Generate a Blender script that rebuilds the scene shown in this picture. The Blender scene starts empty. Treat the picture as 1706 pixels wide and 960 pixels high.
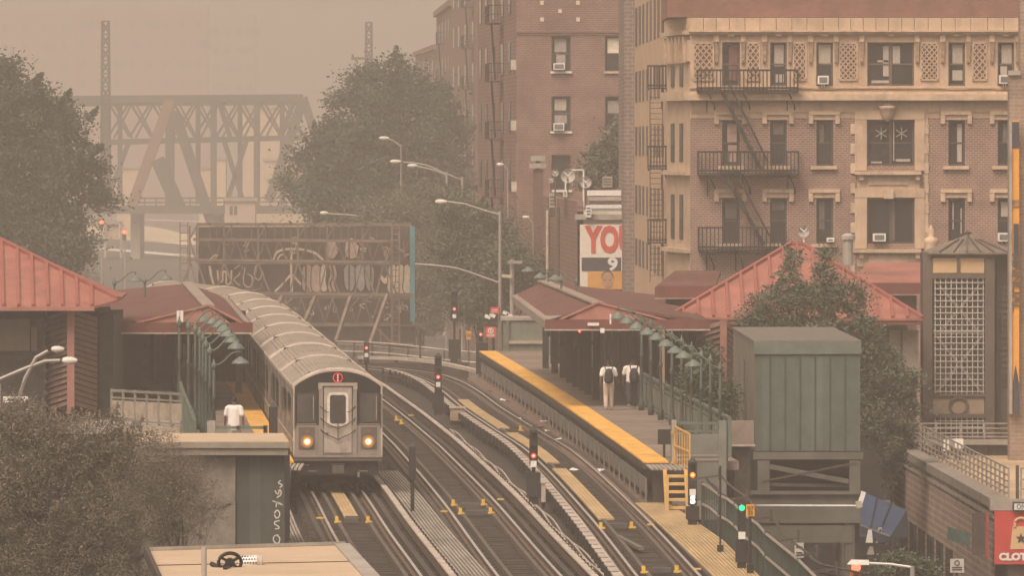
import bpy, math, random
import numpy as np
from mathutils import Vector, Matrix
R = math.radians
random.seed(7)
sc = bpy.context.scene
COL = sc.collection
# ---------------------------------------------------------------- camera, sky, sun, exposure
F = 13700.0          # focal length in photograph pixels (1706 wide)
HZ = 240.0           # row of the horizon
CH = 10.3            # camera height above the rails (z = 0)
GZ = -6.5            # street level
cam = bpy.data.cameras.new('camera'); camo = bpy.data.objects.new('camera', cam); COL.objects.link(camo)
camo.location = (0, 0, CH); camo.rotation_euler = (R(90), 0, 0)
cam.sensor_width = 36; cam.lens = F / 1706 * 36; cam.shift_y = -(480 - HZ) / 1706
cam.clip_start = 1; cam.clip_end = 9000
sc.camera = camo
SUN_EL, SUN_AZ = 52, 205          # sun high, behind the camera and to its left
w = bpy.data.worlds.new('World'); sc.world = w; w.use_nodes = True
nt = w.node_tree; nt.nodes.clear()
out = nt.nodes.new('ShaderNodeOutputWorld'); bg = nt.nodes.new('ShaderNodeBackground')
sky = nt.nodes.new('ShaderNodeTexSky'); sky.sky_type = 'NISHITA'; sky.sun_disc = False
sky.sun_elevation = R(SUN_EL); sky.sun_rotation = R(SUN_AZ); sky.dust_density = 6; sky.air_density = 1.0
bw = nt.nodes.new('ShaderNodeRGBToBW'); tint = nt.nodes.new('ShaderNodeMix'); tint.data_type = 'RGBA'; tint.blend_type = 'MULTIPLY'
tint.inputs[0].default_value = 1; tint.inputs[7].default_value = (1.0, 0.845, 0.73, 1)   # light through wildfire smoke
nt.links.new(sky.outputs[0], bw.inputs[0]); nt.links.new(bw.outputs[0], tint.inputs[6]); nt.links.new(tint.outputs[2], bg.inputs[0])
bg.inputs[1].default_value = 0.15; nt.links.new(bg.outputs[0], out.inputs[0])
sl = bpy.data.lights.new('sun', 'SUN'); sl.energy = 1.5; sl.angle = R(25); sl.color = (1, 0.79, 0.63)
so = bpy.data.objects.new('sun', sl); COL.objects.link(so)
_az, _el = R(SUN_AZ), R(SUN_EL)
_d = Vector((math.sin(_az) * math.cos(_el), math.cos(_az) * math.cos(_el), math.sin(_el)))
so.rotation_euler = _d.to_track_quat('Z', 'Y').to_euler()
vs = sc.view_settings; vs.view_transform = 'Standard'; vs.look = 'None'; vs.gamma = 1; vs.use_curve_mapping = False
vs.exposure = 0.36
sc.cycles.use_denoising = True
sc.cycles.max_bounces = 6; sc.cycles.diffuse_bounces = 3; sc.cycles.glossy_bounces = 2; sc.cycles.volume_bounces = 1
sc.cycles.transparent_max_bounces = 8; sc.cycles.caustics_reflective = False; sc.cycles.caustics_refractive = False
HAZE = 0.00083

# ---------------------------------------------------------------- helpers
def P(px, py, D): return Vector(((px - 853) * D / F, D, CH - (py - HZ) * D / F))     # a direction in the photograph at a chosen distance
def G(px, py, z=0.0):
    D = F * (CH - z) / (py - HZ); return Vector(((px - 853) * D / F, D, z))
def S(D): return F / D

class MB:
    def __init__(s): s.v = []; s.f = []
    def quad(s, *p):
        n = len(s.v); s.v += [tuple(q) for q in p]; s.f.append(tuple(range(n, n + len(p)))); return s
    def hexa(s, p):
        n = len(s.v); s.v += [tuple(q) for q in p]
        for f in ((0,3,2,1),(4,5,6,7),(0,1,5,4),(1,2,6,5),(2,3,7,6),(3,0,4,7)): s.f.append(tuple(n + i for i in f))
        return s
    def box(s, x0, x1, y0, y1, z0, z1):
        return s.hexa([(x0,y0,z0),(x1,y0,z0),(x1,y1,z0),(x0,y1,z0),(x0,y0,z1),(x1,y0,z1),(x1,y1,z1),(x0,y1,z1)])
    def mbox(s, M, lx, ly, lz):
        a, b, c = lx/2, ly/2, lz/2
        return s.hexa([M @ Vector(q) for q in ((-a,-b,-c),(a,-b,-c),(a,b,-c),(-a,b,-c),(-a,-b,c),(a,-b,c),(a,b,c),(-a,b,c))])
    def bar(s, a, b, w, h=None, up=(0,0,1)):
        a, b = Vector(a), Vector(b); h = h or w; d = (b - a)
        if d.length < 1e-6: return s
        d.normalize(); u = Vector(up)
        if abs(d.dot(u)) > 0.98: u = Vector((0,1,0))
        r = d.cross(u).normalized() * w/2; u2 = r.cross(d).normalized() * h/2
        return s.hexa([a-r-u2, a+r-u2, b+r-u2, b-r-u2, a-r+u2, a+r+u2, b+r+u2, b-r+u2])
    def extr(s, pts, vec):
        n = len(s.v); m = len(pts); v = Vector(vec); pts = [Vector(p) for p in pts]
        s.v += [tuple(p) for p in pts] + [tuple(p + v) for p in pts]
        s.f.append(tuple(range(n, n+m))); s.f.append(tuple(range(n+2*m-1, n+m-1, -1)))
        for i in range(m): j = (i+1) % m; s.f.append((n+i, n+m+i, n+m+j, n+j))
        return s
    def tube(s, pts, r, n=6, r2=None):
        pts = [Vector(p) for p in pts]; base = len(s.v); m = len(pts)
        for i, p in enumerate(pts):
            t = (pts[min(i+1, m-1)] - pts[max(i-1, 0)]).normalized()
            u = Vector((0,0,1)) if abs(t.z) < 0.95 else Vector((0,1,0))
            a = t.cross(u).normalized(); b = a.cross(t)
            rr = r if r2 is None else r + (r2 - r) * i / max(1, m-1)
            for k in range(n):
                an = 2*math.pi*k/n; s.v.append(tuple(p + a*rr*math.cos(an) + b*rr*math.sin(an)))
        for i in range(m-1):
            for k in range(n):
                k2 = (k+1) % n; s.f.append((base+i*n+k, base+i*n+k2, base+(i+1)*n+k2, base+(i+1)*n+k))
        s.f.append(tuple(base+k for k in range(n-1,-1,-1))); s.f.append(tuple(base+(m-1)*n+k for k in range(n)))
        return s
    def lathe(s, prof, c, n=12, axis='z'):
        base = len(s.v); c = Vector(c)
        for r, z in prof:
            for k in range(n):
                an = 2*math.pi*k/n; x, y = r*math.cos(an), r*math.sin(an)
                s.v.append(tuple(c + (Vector((x,y,z)) if axis == 'z' else Vector((x,z,y)) if axis == 'y' else Vector((z,x,y)))))
        for i in range(len(prof)-1):
            for k in range(n):
                k2 = (k+1) % n; s.f.append((base+i*n+k, base+i*n+k2, base+(i+1)*n+k2, base+(i+1)*n+k))
        L = len(prof)
        if L == 4 and prof[2][0] < prof[0][0] and prof[1][1] == prof[2][1] and prof[1][0] == prof[0][0] and prof[3][0] > 0:      # a ring: join the profile end to end
            for k in range(n): k2 = (k+1) % n; s.f.append((base+(L-1)*n+k, base+(L-1)*n+k2, base+k2, base+k))
        else:
            s.f.append(tuple(base+k for k in range(n-1,-1,-1))); s.f.append(tuple(base+(L-1)*n+k for k in range(n)))
        return s
    def sweep(s, path, prof):
        base = len(s.v); m = len(path); k = len(prof)
        for i in range(m):
            a, b = path[max(i-1,0)], path[min(i+1,m-1)]
            tx, ty = b[0]-a[0], b[1]-a[1]; L = math.hypot(tx, ty); nx, ny = ty/L, -tx/L
            z0 = path[i][2] if len(path[i]) > 2 else 0
            for o, z in prof: s.v.append((path[i][0]+nx*o, path[i][1]+ny*o, z0+z))
        for i in range(m-1):
            for j in range(k):
                j2 = (j+1) % k; s.f.append((base+i*k+j, base+(i+1)*k+j, base+(i+1)*k+j2, base+i*k+j2))
        s.f.append(tuple(base+j for j in range(k))); s.f.append(tuple(base+(m-1)*k+j for j in range(k-1,-1,-1)))
        return s
    def build(s, name, mat, parent=None, smooth=False, kind=None):
        me = bpy.data.meshes.new(name); me.from_pydata(s.v, [], s.f); me.update()
        if smooth: me.polygons.foreach_set('use_smooth', [True]*len(me.polygons))
        o = bpy.data.objects.new(name, me); COL.objects.link(o)
        if mat: me.materials.append(mat)
        if parent is not None: attach(o, parent)
        if kind: o['kind'] = kind
        return o
LOC = {}
def attach(o, parent):
    o.parent = parent
    o.matrix_parent_inverse = Matrix.Translation(-LOC.get(parent.name, Vector((0,0,0))))
def tag(o, label, cat, group=None, kind=None):
    o['label'] = label
    if cat: o['category'] = cat
    if group: o['group'] = group
    if kind: o['kind'] = kind
    return o
def thing(name, label, cat, loc=(0,0,0), group=None):
    o = bpy.data.objects.new(name, None); COL.objects.link(o); o.location = loc; LOC[o.name] = Vector(loc)
    o.empty_display_size = 0.3
    return tag(o, label, cat, group)
def kids(o, cache={}):
    return [c for c in bpy.data.objects if c.parent == o]
def dup(root, loc, label, rz=None):
    r = root.copy(); COL.objects.link(r); r.location = loc; r['label'] = label
    if rz is not None: r.rotation_euler = (0, 0, rz)
    for ch in kids(root):
        c = ch.copy(); COL.objects.link(c); c.parent = r; c.matrix_parent_inverse = ch.matrix_parent_inverse.copy()
        for g in kids(ch):
            d = g.copy(); COL.objects.link(d); d.parent = c; d.matrix_parent_inverse = g.matrix_parent_inverse.copy()
    return r
def spline(pts, step=3.0):
    pts = [Vector(p) for p in pts]; o = []
    for i in range(len(pts)-1):
        p0 = pts[max(i-1,0)]; p1 = pts[i]; p2 = pts[i+1]; p3 = pts[min(i+2, len(pts)-1)]
        n = max(1, int((p2-p1).length/step))
        m1 = (p2-p0)/((p2-p0).length) * (p2-p1).length if i > 0 else (p2-p1)
        m2 = (p3-p1)/((p3-p1).length) * (p2-p1).length if i < len(pts)-2 else (p2-p1)
        for k in range(n):
            t = k/n; o.append(p1*(2*t**3-3*t*t+1) + m1*(t**3-2*t*t+t) + p2*(-2*t**3+3*t*t) + m2*(t**3-t*t))
    o.append(pts[-1]); return o
def lathe_pts(c, r, n, plane='xz'):
    return [Vector((c[0]+r*math.cos(2*math.pi*k/n), c[1], c[2]+r*math.sin(2*math.pi*k/n))) for k in range(n+1)]

# ---------------------------------------------------------------- materials
MATS = {}
def mat(name, col, rough=0.7, metal=0.0, var=0.25, scale=3.0, bump=0.0, emit=None, es=1.0, stretch=(1,1,1), dirt=0.0, dscale=0.6, spec=0.4, streak=0.0):
    if name in MATS: return MATS[name]
    m = bpy.data.materials.new(name); m.use_nodes = True; n = m.node_tree.nodes; l = m.node_tree.links
    b = n['Principled BSDF']; b.inputs['Roughness'].default_value = rough; b.inputs['Metallic'].default_value = metal
    b.inputs['Specular IOR Level'].default_value = spec
    tc = n.new('ShaderNodeNewGeometry'); mp = n.new('ShaderNodeMapping'); mp.inputs['Scale'].default_value = stretch
    l.new(tc.outputs['Position'], mp.inputs['Vector'])
    nz = n.new('ShaderNodeTexNoise'); nz.inputs['Scale'].default_value = scale; nz.inputs['Detail'].default_value = 6; nz.inputs['Roughness'].default_value = 0.65
    l.new(mp.outputs[0], nz.inputs['Vector'])
    rp = n.new('ShaderNodeMapRange'); rp.inputs[1].default_value = 0.3; rp.inputs[2].default_value = 0.7
    rp.inputs[3].default_value = 1-var; rp.inputs[4].default_value = 1+var; l.new(nz.outputs['Fac'], rp.inputs[0])
    mx = n.new('ShaderNodeMix'); mx.data_type = 'RGBA'; mx.blend_type = 'MULTIPLY'; mx.inputs[0].default_value = 1
    mx.inputs[6].default_value = (*col, 1); l.new(rp.outputs[0], mx.inputs[7]); last = mx.outputs[2]
    if dirt > 0:
        n2 = n.new('ShaderNodeTexNoise'); n2.inputs['Scale'].default_value = dscale; n2.inputs['Detail'].default_value = 9; n2.inputs['Roughness'].default_value = 0.7
        l.new(tc.outputs['Position'], n2.inputs['Vector'])
        r2 = n.new('ShaderNodeMapRange'); r2.inputs[1].default_value = 0.5; r2.inputs[2].default_value = 0.68; r2.inputs[3].default_value = 0; r2.inputs[4].default_value = dirt
        l.new(n2.outputs['Fac'], r2.inputs[0])
        m2 = n.new('ShaderNodeMix'); m2.data_type = 'RGBA'; m2.inputs[7].default_value = (0.07, 0.055, 0.045, 1)
        l.new(r2.outputs[0], m2.inputs[0]); l.new(last, m2.inputs[6]); last = m2.outputs[2]
    if streak > 0:      # rain streaks and rust runs
        mp2 = n.new('ShaderNodeMapping'); mp2.inputs['Scale'].default_value = (5,5,.35); l.new(tc.outputs['Position'], mp2.inputs['Vector'])
        n3 = n.new('ShaderNodeTexNoise'); n3.inputs['Scale'].default_value = 1; n3.inputs['Detail'].default_value = 7; n3.inputs['Roughness'].default_value = 0.7; l.new(mp2.outputs[0], n3.inputs['Vector'])
        r3 = n.new('ShaderNodeMapRange'); r3.inputs[1].default_value = 0.48; r3.inputs[2].default_value = 0.72; r3.inputs[3].default_value = 0; r3.inputs[4].default_value = streak; l.new(n3.outputs['Fac'], r3.inputs[0])
        m3 = n.new('ShaderNodeMix'); m3.data_type = 'RGBA'; m3.inputs[7].default_value = (0.10, 0.075, 0.06, 1); l.new(r3.outputs[0], m3.inputs[0]); l.new(last, m3.inputs[6]); last = m3.outputs[2]
    l.new(last, b.inputs['Base Color'])
    if bump:
        bp = n.new('ShaderNodeBump'); bp.inputs['Strength'].default_value = bump; bp.inputs['Distance'].default_value = 0.03
        l.new(nz.outputs['Fac'], bp.inputs['Height']); l.new(bp.outputs[0], b.inputs['Normal'])
    if emit:
        b.inputs['Emission Color'].default_value = (*emit, 1); b.inputs['Emission Strength'].default_value = es
    MATS[name] = m; return m
def brickmat(name, c1, c2, mortar, sx=1.0, plane='xz', bw=0.21, bh=0.07, ms=0.012, dirt=0.25):
    if name in MATS: return MATS[name]
    m = mat(name, c1, 0.85, var=0.2, scale=1.2); n = m.node_tree.nodes; l = m.node_tree.links; b = n['Principled BSDF']
    geo = [x for x in n if x.type == 'NEW_GEOMETRY'][0]
    sep = n.new('ShaderNodeSeparateXYZ'); l.new(geo.outputs['Position'], sep.inputs[0])
    cb = n.new('ShaderNodeCombineXYZ'); l.new(sep.outputs['X' if plane == 'xz' else 'Y'], cb.inputs[0]); l.new(sep.outputs['Z'], cb.inputs[1])
    br = n.new('ShaderNodeTexBrick'); br.inputs['Color1'].default_value = (*c1, 1); br.inputs['Color2'].default_value = (*c2, 1); br.inputs['Mortar'].default_value = (*mortar, 1)
    br.inputs['Scale'].default_value = 1; br.inputs['Brick Width'].default_value = bw; br.inputs['Row Height'].default_value = bh; br.inputs['Mortar Size'].default_value = ms
    l.new(cb.outputs[0], br.inputs['Vector'])
    mx = [x for x in n if x.type == 'MIX'][0]; l.new(br.outputs['Color'], mx.inputs[6])
    n2 = n.new('ShaderNodeTexNoise'); n2.inputs['Scale'].default_value = 0.35; n2.inputs['Detail'].default_value = 8; l.new(geo.outputs['Position'], n2.inputs['Vector'])
    r2 = n.new('ShaderNodeMapRange'); r2.inputs[1].default_value = 0.45; r2.inputs[2].default_value = 0.7; r2.inputs[3].default_value = 0; r2.inputs[4].default_value = dirt
    l.new(n2.outputs['Fac'], r2.inputs[0]); m2 = n.new('ShaderNodeMix'); m2.data_type = 'RGBA'; m2.inputs[7].default_value = (0.09, 0.06, 0.05, 1)
    l.new(r2.outputs[0], m2.inputs[0]); l.new(mx.outputs[2], m2.inputs[6]); l.new(m2.outputs[2], b.inputs['Base Color'])
    bp = n.new('ShaderNodeBump'); bp.inputs['Strength'].default_value = 0.5; bp.inputs['Distance'].default_value = 0.02; bp.invert = True
    l.new(br.outputs['Fac'], bp.inputs['Height']); l.new(bp.outputs[0], b.inputs['Normal'])
    return m
def stripemat(name, c1, c2, axis, period, frac=0.15, rough=0.8, var=0.2, dirt=0.0, streak=0.0):
    """boards / seams: thin joints of c2 every period metres along an axis"""
    if name in MATS: return MATS[name]
    m = mat(name, c1, rough, var=var, scale=2.0, dirt=dirt, streak=streak); n = m.node_tree.nodes; l = m.node_tree.links
    geo = [x for x in n if x.type == 'NEW_GEOMETRY'][0]; sep = n.new('ShaderNodeSeparateXYZ'); l.new(geo.outputs['Position'], sep.inputs[0])
    dv = n.new('ShaderNodeMath'); dv.operation = 'DIVIDE'; dv.inputs[1].default_value = period; l.new(sep.outputs[axis], dv.inputs[0])
    fr = n.new('ShaderNodeMath'); fr.operation = 'FRACT'; l.new(dv.outputs[0], fr.inputs[0])
    lt = n.new('ShaderNodeMath'); lt.operation = 'LESS_THAN'; lt.inputs[1].default_value = frac; l.new(fr.outputs[0], lt.inputs[0])
    fl = n.new('ShaderNodeMath'); fl.operation = 'FLOOR'; l.new(dv.outputs[0], fl.inputs[0])
    wn = n.new('ShaderNodeTexWhiteNoise'); wn.noise_dimensions = '1D'; l.new(fl.outputs[0], wn.inputs['W'])
    rr = n.new('ShaderNodeMapRange'); rr.inputs[3].default_value = 0.75; rr.inputs[4].default_value = 1.2; l.new(wn.outputs['Value'], rr.inputs[0])
    mx = [x for x in n if x.type == 'MIX'][0]
    ma = n.new('ShaderNodeMix'); ma.data_type = 'RGBA'; ma.blend_type = 'MULTIPLY'; ma.inputs[0].default_value = 1; ma.inputs[6].default_value = (*c1, 1); l.new(rr.outputs[0], ma.inputs[7])
    mb = n.new('ShaderNodeMix'); mb.data_type = 'RGBA'; mb.inputs[7].default_value = (*c2, 1); l.new(lt.outputs[0], mb.inputs[0]); l.new(ma.outputs[2], mb.inputs[6])
    l.new(mb.outputs[2], mx.inputs[6]); return m
def light(name, col, es):
    return mat(name, (0.02,0.02,0.02), 0.4, emit=col, es=es)
rust = mat('weathered_steel', (0.075,0.06,0.05), 0.75, var=0.35, scale=4, dirt=0.4)
rail_m = mat('running_rail', (0.74,0.69,0.64), 0.3, 0.6, var=0.2, scale=1.5)
rail_side = mat('rusty_rail', (0.16,0.115,0.085), 0.7, 0.2, var=0.3, scale=2)
tie_m = mat('tarred_timber', (0.062,0.05,0.042), 0.9, var=0.45, scale=2.5)
deck_m = mat('dark_deck', (0.05,0.042,0.036), 0.95, var=0.5, scale=1.2)
grey_wood = mat('grey_planks', (0.34,0.30,0.26), 0.85, var=0.3, scale=1.3, stretch=(1,0.15,1), dirt=0.35)
tan_wood = mat('new_tan_planks', (0.50,0.36,0.19), 0.8, var=0.2, scale=1.3, stretch=(1,0.15,1), dirt=0.3)
cover_m = mat('cover_board', (0.45,0.39,0.33), 0.8, var=0.25, scale=2, stretch=(1,0.2,1), dirt=0.3)
black_m = mat('black_iron', (0.022,0.02,0.02), 0.6, var=0.3)
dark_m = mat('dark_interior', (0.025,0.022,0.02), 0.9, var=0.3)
yellow_m = mat('safety_yellow', (0.62,0.34,0.07), 0.7, var=0.2, scale=3)
yclip_m = mat('yellow_clip', (0.72,0.45,0.06), 0.6, var=0.15)
steel_m = mat('stainless_steel', (0.50,0.46,0.41), 0.38, 0.7, var=0.15, scale=1.2)
conc_m = mat('concrete', (0.36,0.33,0.29), 0.9, var=0.2, scale=1.5, dirt=0.4)
green_m = mat('sage_green_paint', (0.105,0.135,0.11), 0.6, var=0.25, scale=2.0, dirt=0.35)
dgreen_m = mat('dark_green_paint', (0.045,0.065,0.055), 0.6, var=0.3, scale=2.5, dirt=0.3)
lampg_m = mat('lamp_green', (0.13,0.165,0.14), 0.55, var=0.2, scale=4)
white_m = mat('white_paint', (0.75,0.73,0.70), 0.6, var=0.08)
glass_m = mat('window_glass', (0.035,0.035,0.035), 0.12, var=0.3, scale=0.8, spec=0.6)
red_l = light('red_lens', (1.0,0.035,0.02), 1.5); red_c = light('red_core', (1.0,0.30,0.22), 3.0); amber_l = light('amber_lens', (1.0,0.24,0.02), 1.3); amber_c = light('amber_core', (1.0,0.50,0.12), 2.2)
green_l = light('green_lens', (0.03,0.8,0.36), 1.2); white_l = light('lit_white_sign', (1.0,0.95,0.9), 1.5)
warm_l = light('headlight_lens', (1.0,0.68,0.32), 5); glow_l = light('headlight_halo', (1.0,0.36,0.05), 1.1); glow2_l = light('headlight_outer_halo', (1.0,0.25,0.03), 0.45)  # the two orange emissions paint a glare halo around the headlight lens
# ---------------------------------------------------------------- setting: ground, street
gm = mat('asphalt', (0.075,0.07,0.065), 0.95, var=0.35, scale=0.4, dirt=0.3, dscale=0.05)
g = MB().quad((-690,-50,GZ),(690,-50,GZ),(690,3250,GZ),(-690,3250,GZ)).build('ground', gm); g['kind'] = 'structure'
# lanes of the far avenue beyond the station, pale kerbs on either side
rd = MB().quad((-120,880,GZ+.004),(-9,880,GZ+.004),(-40,1500,GZ+.004),(-160,1500,GZ+.004)).build('road', mat('road_surface',(0.055,0.05,0.047),0.9,var=0.3,scale=0.3)); rd['kind'] = 'structure'
kb = MB()
path = spline([G(150,377,GZ).xy.to_3d(), G(190,382,GZ).xy.to_3d(), G(215,389,GZ).xy.to_3d(), G(262,397,GZ).xy.to_3d(), G(320,402,GZ).xy.to_3d(), G(460,409,GZ).xy.to_3d()], 15)
kb.sweep([(p.x,p.y,GZ) for p in path], [(-9,0),(-9,.25),(9,.25),(9,0)])
kb.build('kerb', mat('pale_kerb',(0.62,0.50,0.34),0.9,var=0.15,scale=.3), None)['kind'] = 'structure'
for a, b in (((150,392),(330,408)), ((150,413),(330,428)), ((180,364),(420,372))):
    ln = MB(); pa, pb = G(*a, GZ), G(*b, GZ); ln.bar((pa.x,pa.y,GZ+.02),(pb.x,pb.y,GZ+.02),4.0,.02)
    ln.build('lane_marking', white_m)['kind'] = 'structure'

# ---------------------------------------------------------------- tracks
T1 = [(150,-.75),(196,-2.92),(218,-4.0),(243,-5.15),(265,-6.3),(290,-7.55),(330,-9.6),(350,-10.65),(365,-11.65),(380,-13.1),(390,-14.6),(399,-17),(404,-20)]
T2 = [(150,2.35),(196,.415),(209.4,-.14),(239,-1.33),(278,-3.1),(290,-3.7),(310,-4.75),(334,-6.1),(350,-7.05),(365,-8.3),(378,-10.4),(386,-13),(392,-17),(395,-22)]
T3 = [(150,4.9),(196,3.73),(229,2.85),(274,1.35),(299,.02),(322,-1.2),(345,-2.25),(360,-3.2),(370,-4.35),(380,-7.0),(387,-10.8),(393,-16),(397,-22)]
TR = []
for T in (T1, T2, T3): TR.append(spline([(x, d, 0) for d, x in T], 2.5))
def tx(i, D):
    p = TR[i]
    for a, b in zip(p, p[1:]):
        if a.y <= D <= b.y: return a.x + (b.x-a.x)*(D-a.y)/(b.y-a.y+1e-9)
    return p[-1].x
def seg(i, d0, d1): return [p for p in TR[i] if d0 <= p.y <= d1]
def offs(path, o):
    r = []
    for i, p in enumerate(path):
        a, b = path[max(i-1,0)], path[min(i+1,len(path)-1)]; t = (b-a); t.normalize()
        r.append(Vector((p.x + t.y*o, p.y - t.x*o, p.z)))
    return r
deckp = MB()
L = offs(TR[0], -2.3); Rr = offs(TR[2], 1.5)
n = min(len(L), len(Rr))
# open deck of the elevated line, a thick sheet following the curve
for i in range(60):
    d0, d1 = 150+i*4.2, 150+(i+1)*4.2
    x0, x1 = tx(0,d0)-2.2, tx(0,d1)-2.2; y0, y1 = tx(2,d0)+1.55, tx(2,d1)+1.55
    deckp.hexa([(x0,d0,-1.5),(y0,d0,-1.5),(y1,d1,-1.5),(x1,d1,-1.5),(x0,d0,-.42),(y0,d0,-.42),(y1,d1,-.42),(x1,d1,-.42)])
deckp.box(-40,0,402,412,-1.5,-.42)
deckp.build('elevated_deck', deck_m)['kind'] = 'structure'
names = ['railway track under the train nearest the left platform', 'middle railway track between the grey plank walk and cable run', 'railway track beside the right platform with tan centre planks']
TRK = []
RP = [(-.035,-.0),(.035,-.0),(.035,-.04),(.012,-.05),(.012,-.15),(.07,-.16),(.07,-.18),(-.07,-.18),(-.07,-.16),(-.012,-.15),(-.012,-.05),(-.035,-.04)]
for i in range(3):
    t = thing('railway_track', names[i], 'railway track', (TR[i][0].x, TR[i][0].y, 0), 'tracks of the elevated line'); TRK.append(t)
    for o in (-.7525, .7525):
        r = MB().sweep(offs(TR[i], o), [(-.075,-.19),(-.075,-.175),(-.02,-.15),(-.02,-.05),(-.036,-.03),(-.036,-.012),(.036,-.012),(.036,-.03),(.02,-.05),(.02,-.15),(.075,-.175),(.075,-.19)]).build('rail', rail_side, t)
        MB().sweep(offs(TR[i], o), [(-.036,-.0115),(-.036,0),(.036,0),(.036,-.0115)]).build('running_surface', rail_m if i else rail_m, r)
    for o in (-.42, .42):
        MB().sweep(offs(TR[i], o), [(-.05,-.185),(-.05,-.03),(.05,-.03),(.05,-.185)]).build('guard_rail', mat('guard_rail_timber',(0.115,0.095,0.08),0.85,var=.3,scale=1.5), t)
    for o in (-1.06, 1.06):
        MB().sweep(offs(TR[i], o), [(-.07,-.185),(-.07,-.06),(.07,-.06),(.07,-.185)]).build('guard_timber', mat('guard_timber_wood',(0.07,0.058,0.05),0.9,var=.4,scale=1.5), t)
    tb = MB(); acc = 0; pth = TR[i]; rng = random.Random(i)
    for a, b in zip(pth, pth[1:]):
        d = (b-a); Ls = d.length; d.normalize(); acc_s = acc
        while acc_s < Ls:
            c = a + d*acc_s; ang = math.atan2(d.y, d.x) - math.pi/2
            M = Matrix.Translation((c.x, c.y, -.29 + rng.uniform(-.012,.012))) @ Matrix.Rotation(ang, 4, 'Z')
            tb.mbox(M, 2.5+rng.uniform(-.12,.2), .22, .2); acc_s += .44
        acc = acc_s - Ls
    tb.build('ties', tie_m, t, kind='stuff')
def third_rail(i, o, d0, d1, label, step=1.6, wide=.17, side=1, brmat=black_m):
    pth = offs(seg(i, d0, d1), o); t = thing('third_rail', label, 'third rail', pth[0], 'third rails with cover boards')
    MB().sweep(pth, [(-.04,-.12),(-.04,.06),(.04,.06),(.04,-.12)]).build('contact_rail', rail_side, t)
    MB().sweep(pth, [(-wide/2,.16),(-wide/2,.20),(wide/2,.20),(wide/2,.16)]).build('cover_board', cover_m, t)
    b = MB(); L = 0
    for a, c in zip(pth, pth[1:]):
        d = (c-a); ln = d.length; d.normalize(); nx, ny = d.y, -d.x; s_ = L
        while s_ < ln:
            p = a + d*s_; M = Matrix.Translation((p.x+nx*side*(wide/2+.02), p.y+ny*side*(wide/2+.02), .08)) @ Matrix.Rotation(math.atan2(d.y,d.x)-math.pi/2, 4, 'Z')
            b.mbox(M, .1, .16, .26)
            if wide > .2: M2 = Matrix.Translation((p.x, p.y, .206)) @ Matrix.Rotation(math.atan2(d.y,d.x)-math.pi/2, 4, 'Z'); b.mbox(M2, wide*.6, .09, .01)
            s_ += step
        L = s_ - ln
    b.build('brackets', brmat, t, kind='stuff')
third_rail(0, 1.36, 150, 398, 'third rail with pale cover board along the grey plank walk')
third_rail(1, 1.36, 150, 390, 'third rail with pale cover board left of the cable run')
third_rail(2, -1.34, 150, 372, 'third rail with ticked white cover board under the red signals', step=2.2, wide=.24, side=-1)
# bundle of cables beside the second third rail
t = thing('cable_run', 'bundle of four pale cables running beside the third rail', 'cable', (3,150,0))
for k in range(4):
    pth = offs(seg(1, 150, 300), 1.66+.085*k)
    MB().tube([p + Vector((0.03*math.sin(p.y*.21+k),0,-.08+.05*math.sin(p.y*.37+k*2))) for p in pth], .026, 5).build('cable', cover_m, t)
# plank walks
def plank_walk(name, label, edgeL, edgeR, n, z, m, th=.05, gap=.35, cat='walkway'):
    t = thing(name, label, cat, edgeL[0]); tot = len(edgeL)
    for k in range(n):
        a0, a1 = (k+gap/2)/n, (k+1-gap/2)/n
        b = MB(); base = 0
        for i in range(tot-1):
            p0, p1, q0, q1 = edgeL[i], edgeL[i+1], edgeR[i], edgeR[i+1]
            A = p0.lerp(q0,a0); B = p0.lerp(q0,a1); C = p1.lerp(q1,a1); Dd = p1.lerp(q1,a0)
            b.hexa([(A.x,A.y,z-th),(B.x,B.y,z-th),(C.x,C.y,z-th),(Dd.x,Dd.y,z-th),(A.x,A.y,z),(B.x,B.y,z),(C.x,C.y,z),(Dd.x,Dd.y,z)])
        b.build('plank', m, t)
    c = MB(); d = 0
    for i in range(0, tot-1, 1):
        p, q = edgeL[i], edgeR[i]; c.bar((p.x,p.y,z-th-.05),(q.x,q.y,z-th-.05),.12,.09)
    c.build('crossbearers', tie_m, t, kind='stuff')
    return t
s1 = seg(0, 150, 262)
plank_walk('plank_walkway', 'grey slatted plank walk between the train track and middle track', offs(s1, 1.66), offs(s1, 2.42), 8, -.02, grey_wood, gap=.45)
for d0, d1, zz in ((226,254,-.03),):
    s_ = seg(0, d0, d1); plank_walk('centre_planks', 'tan plank strip between the rails in front of the train', offs(s_, -.2), offs(s_, .2), 4, zz, tan_wood, gap=.12)
for (d0, d1), lb in zip(((297.5,334),(266,294.5),(224,263.5)), ('farthest of three tan plank strips between the rails beside right platform','tan plank strip behind the red signal between the rails','nearest long tan plank strip between rails of the right track')):
    s_ = seg(2, d0, d1); plank_walk('centre_planks', lb, offs(s_, -.55), offs(s_, -.1), 4, -.02, tan_wood, gap=.12)
# left edge slatted walk seen beside the green hut
s_ = seg(0, 176, 236)
plank_walk('plank_walkway', 'pale slatted plank walk left of the train track by green hut', offs(s_, -2.3), offs(s_, -1.6), 8, -.02, grey_wood)
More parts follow.
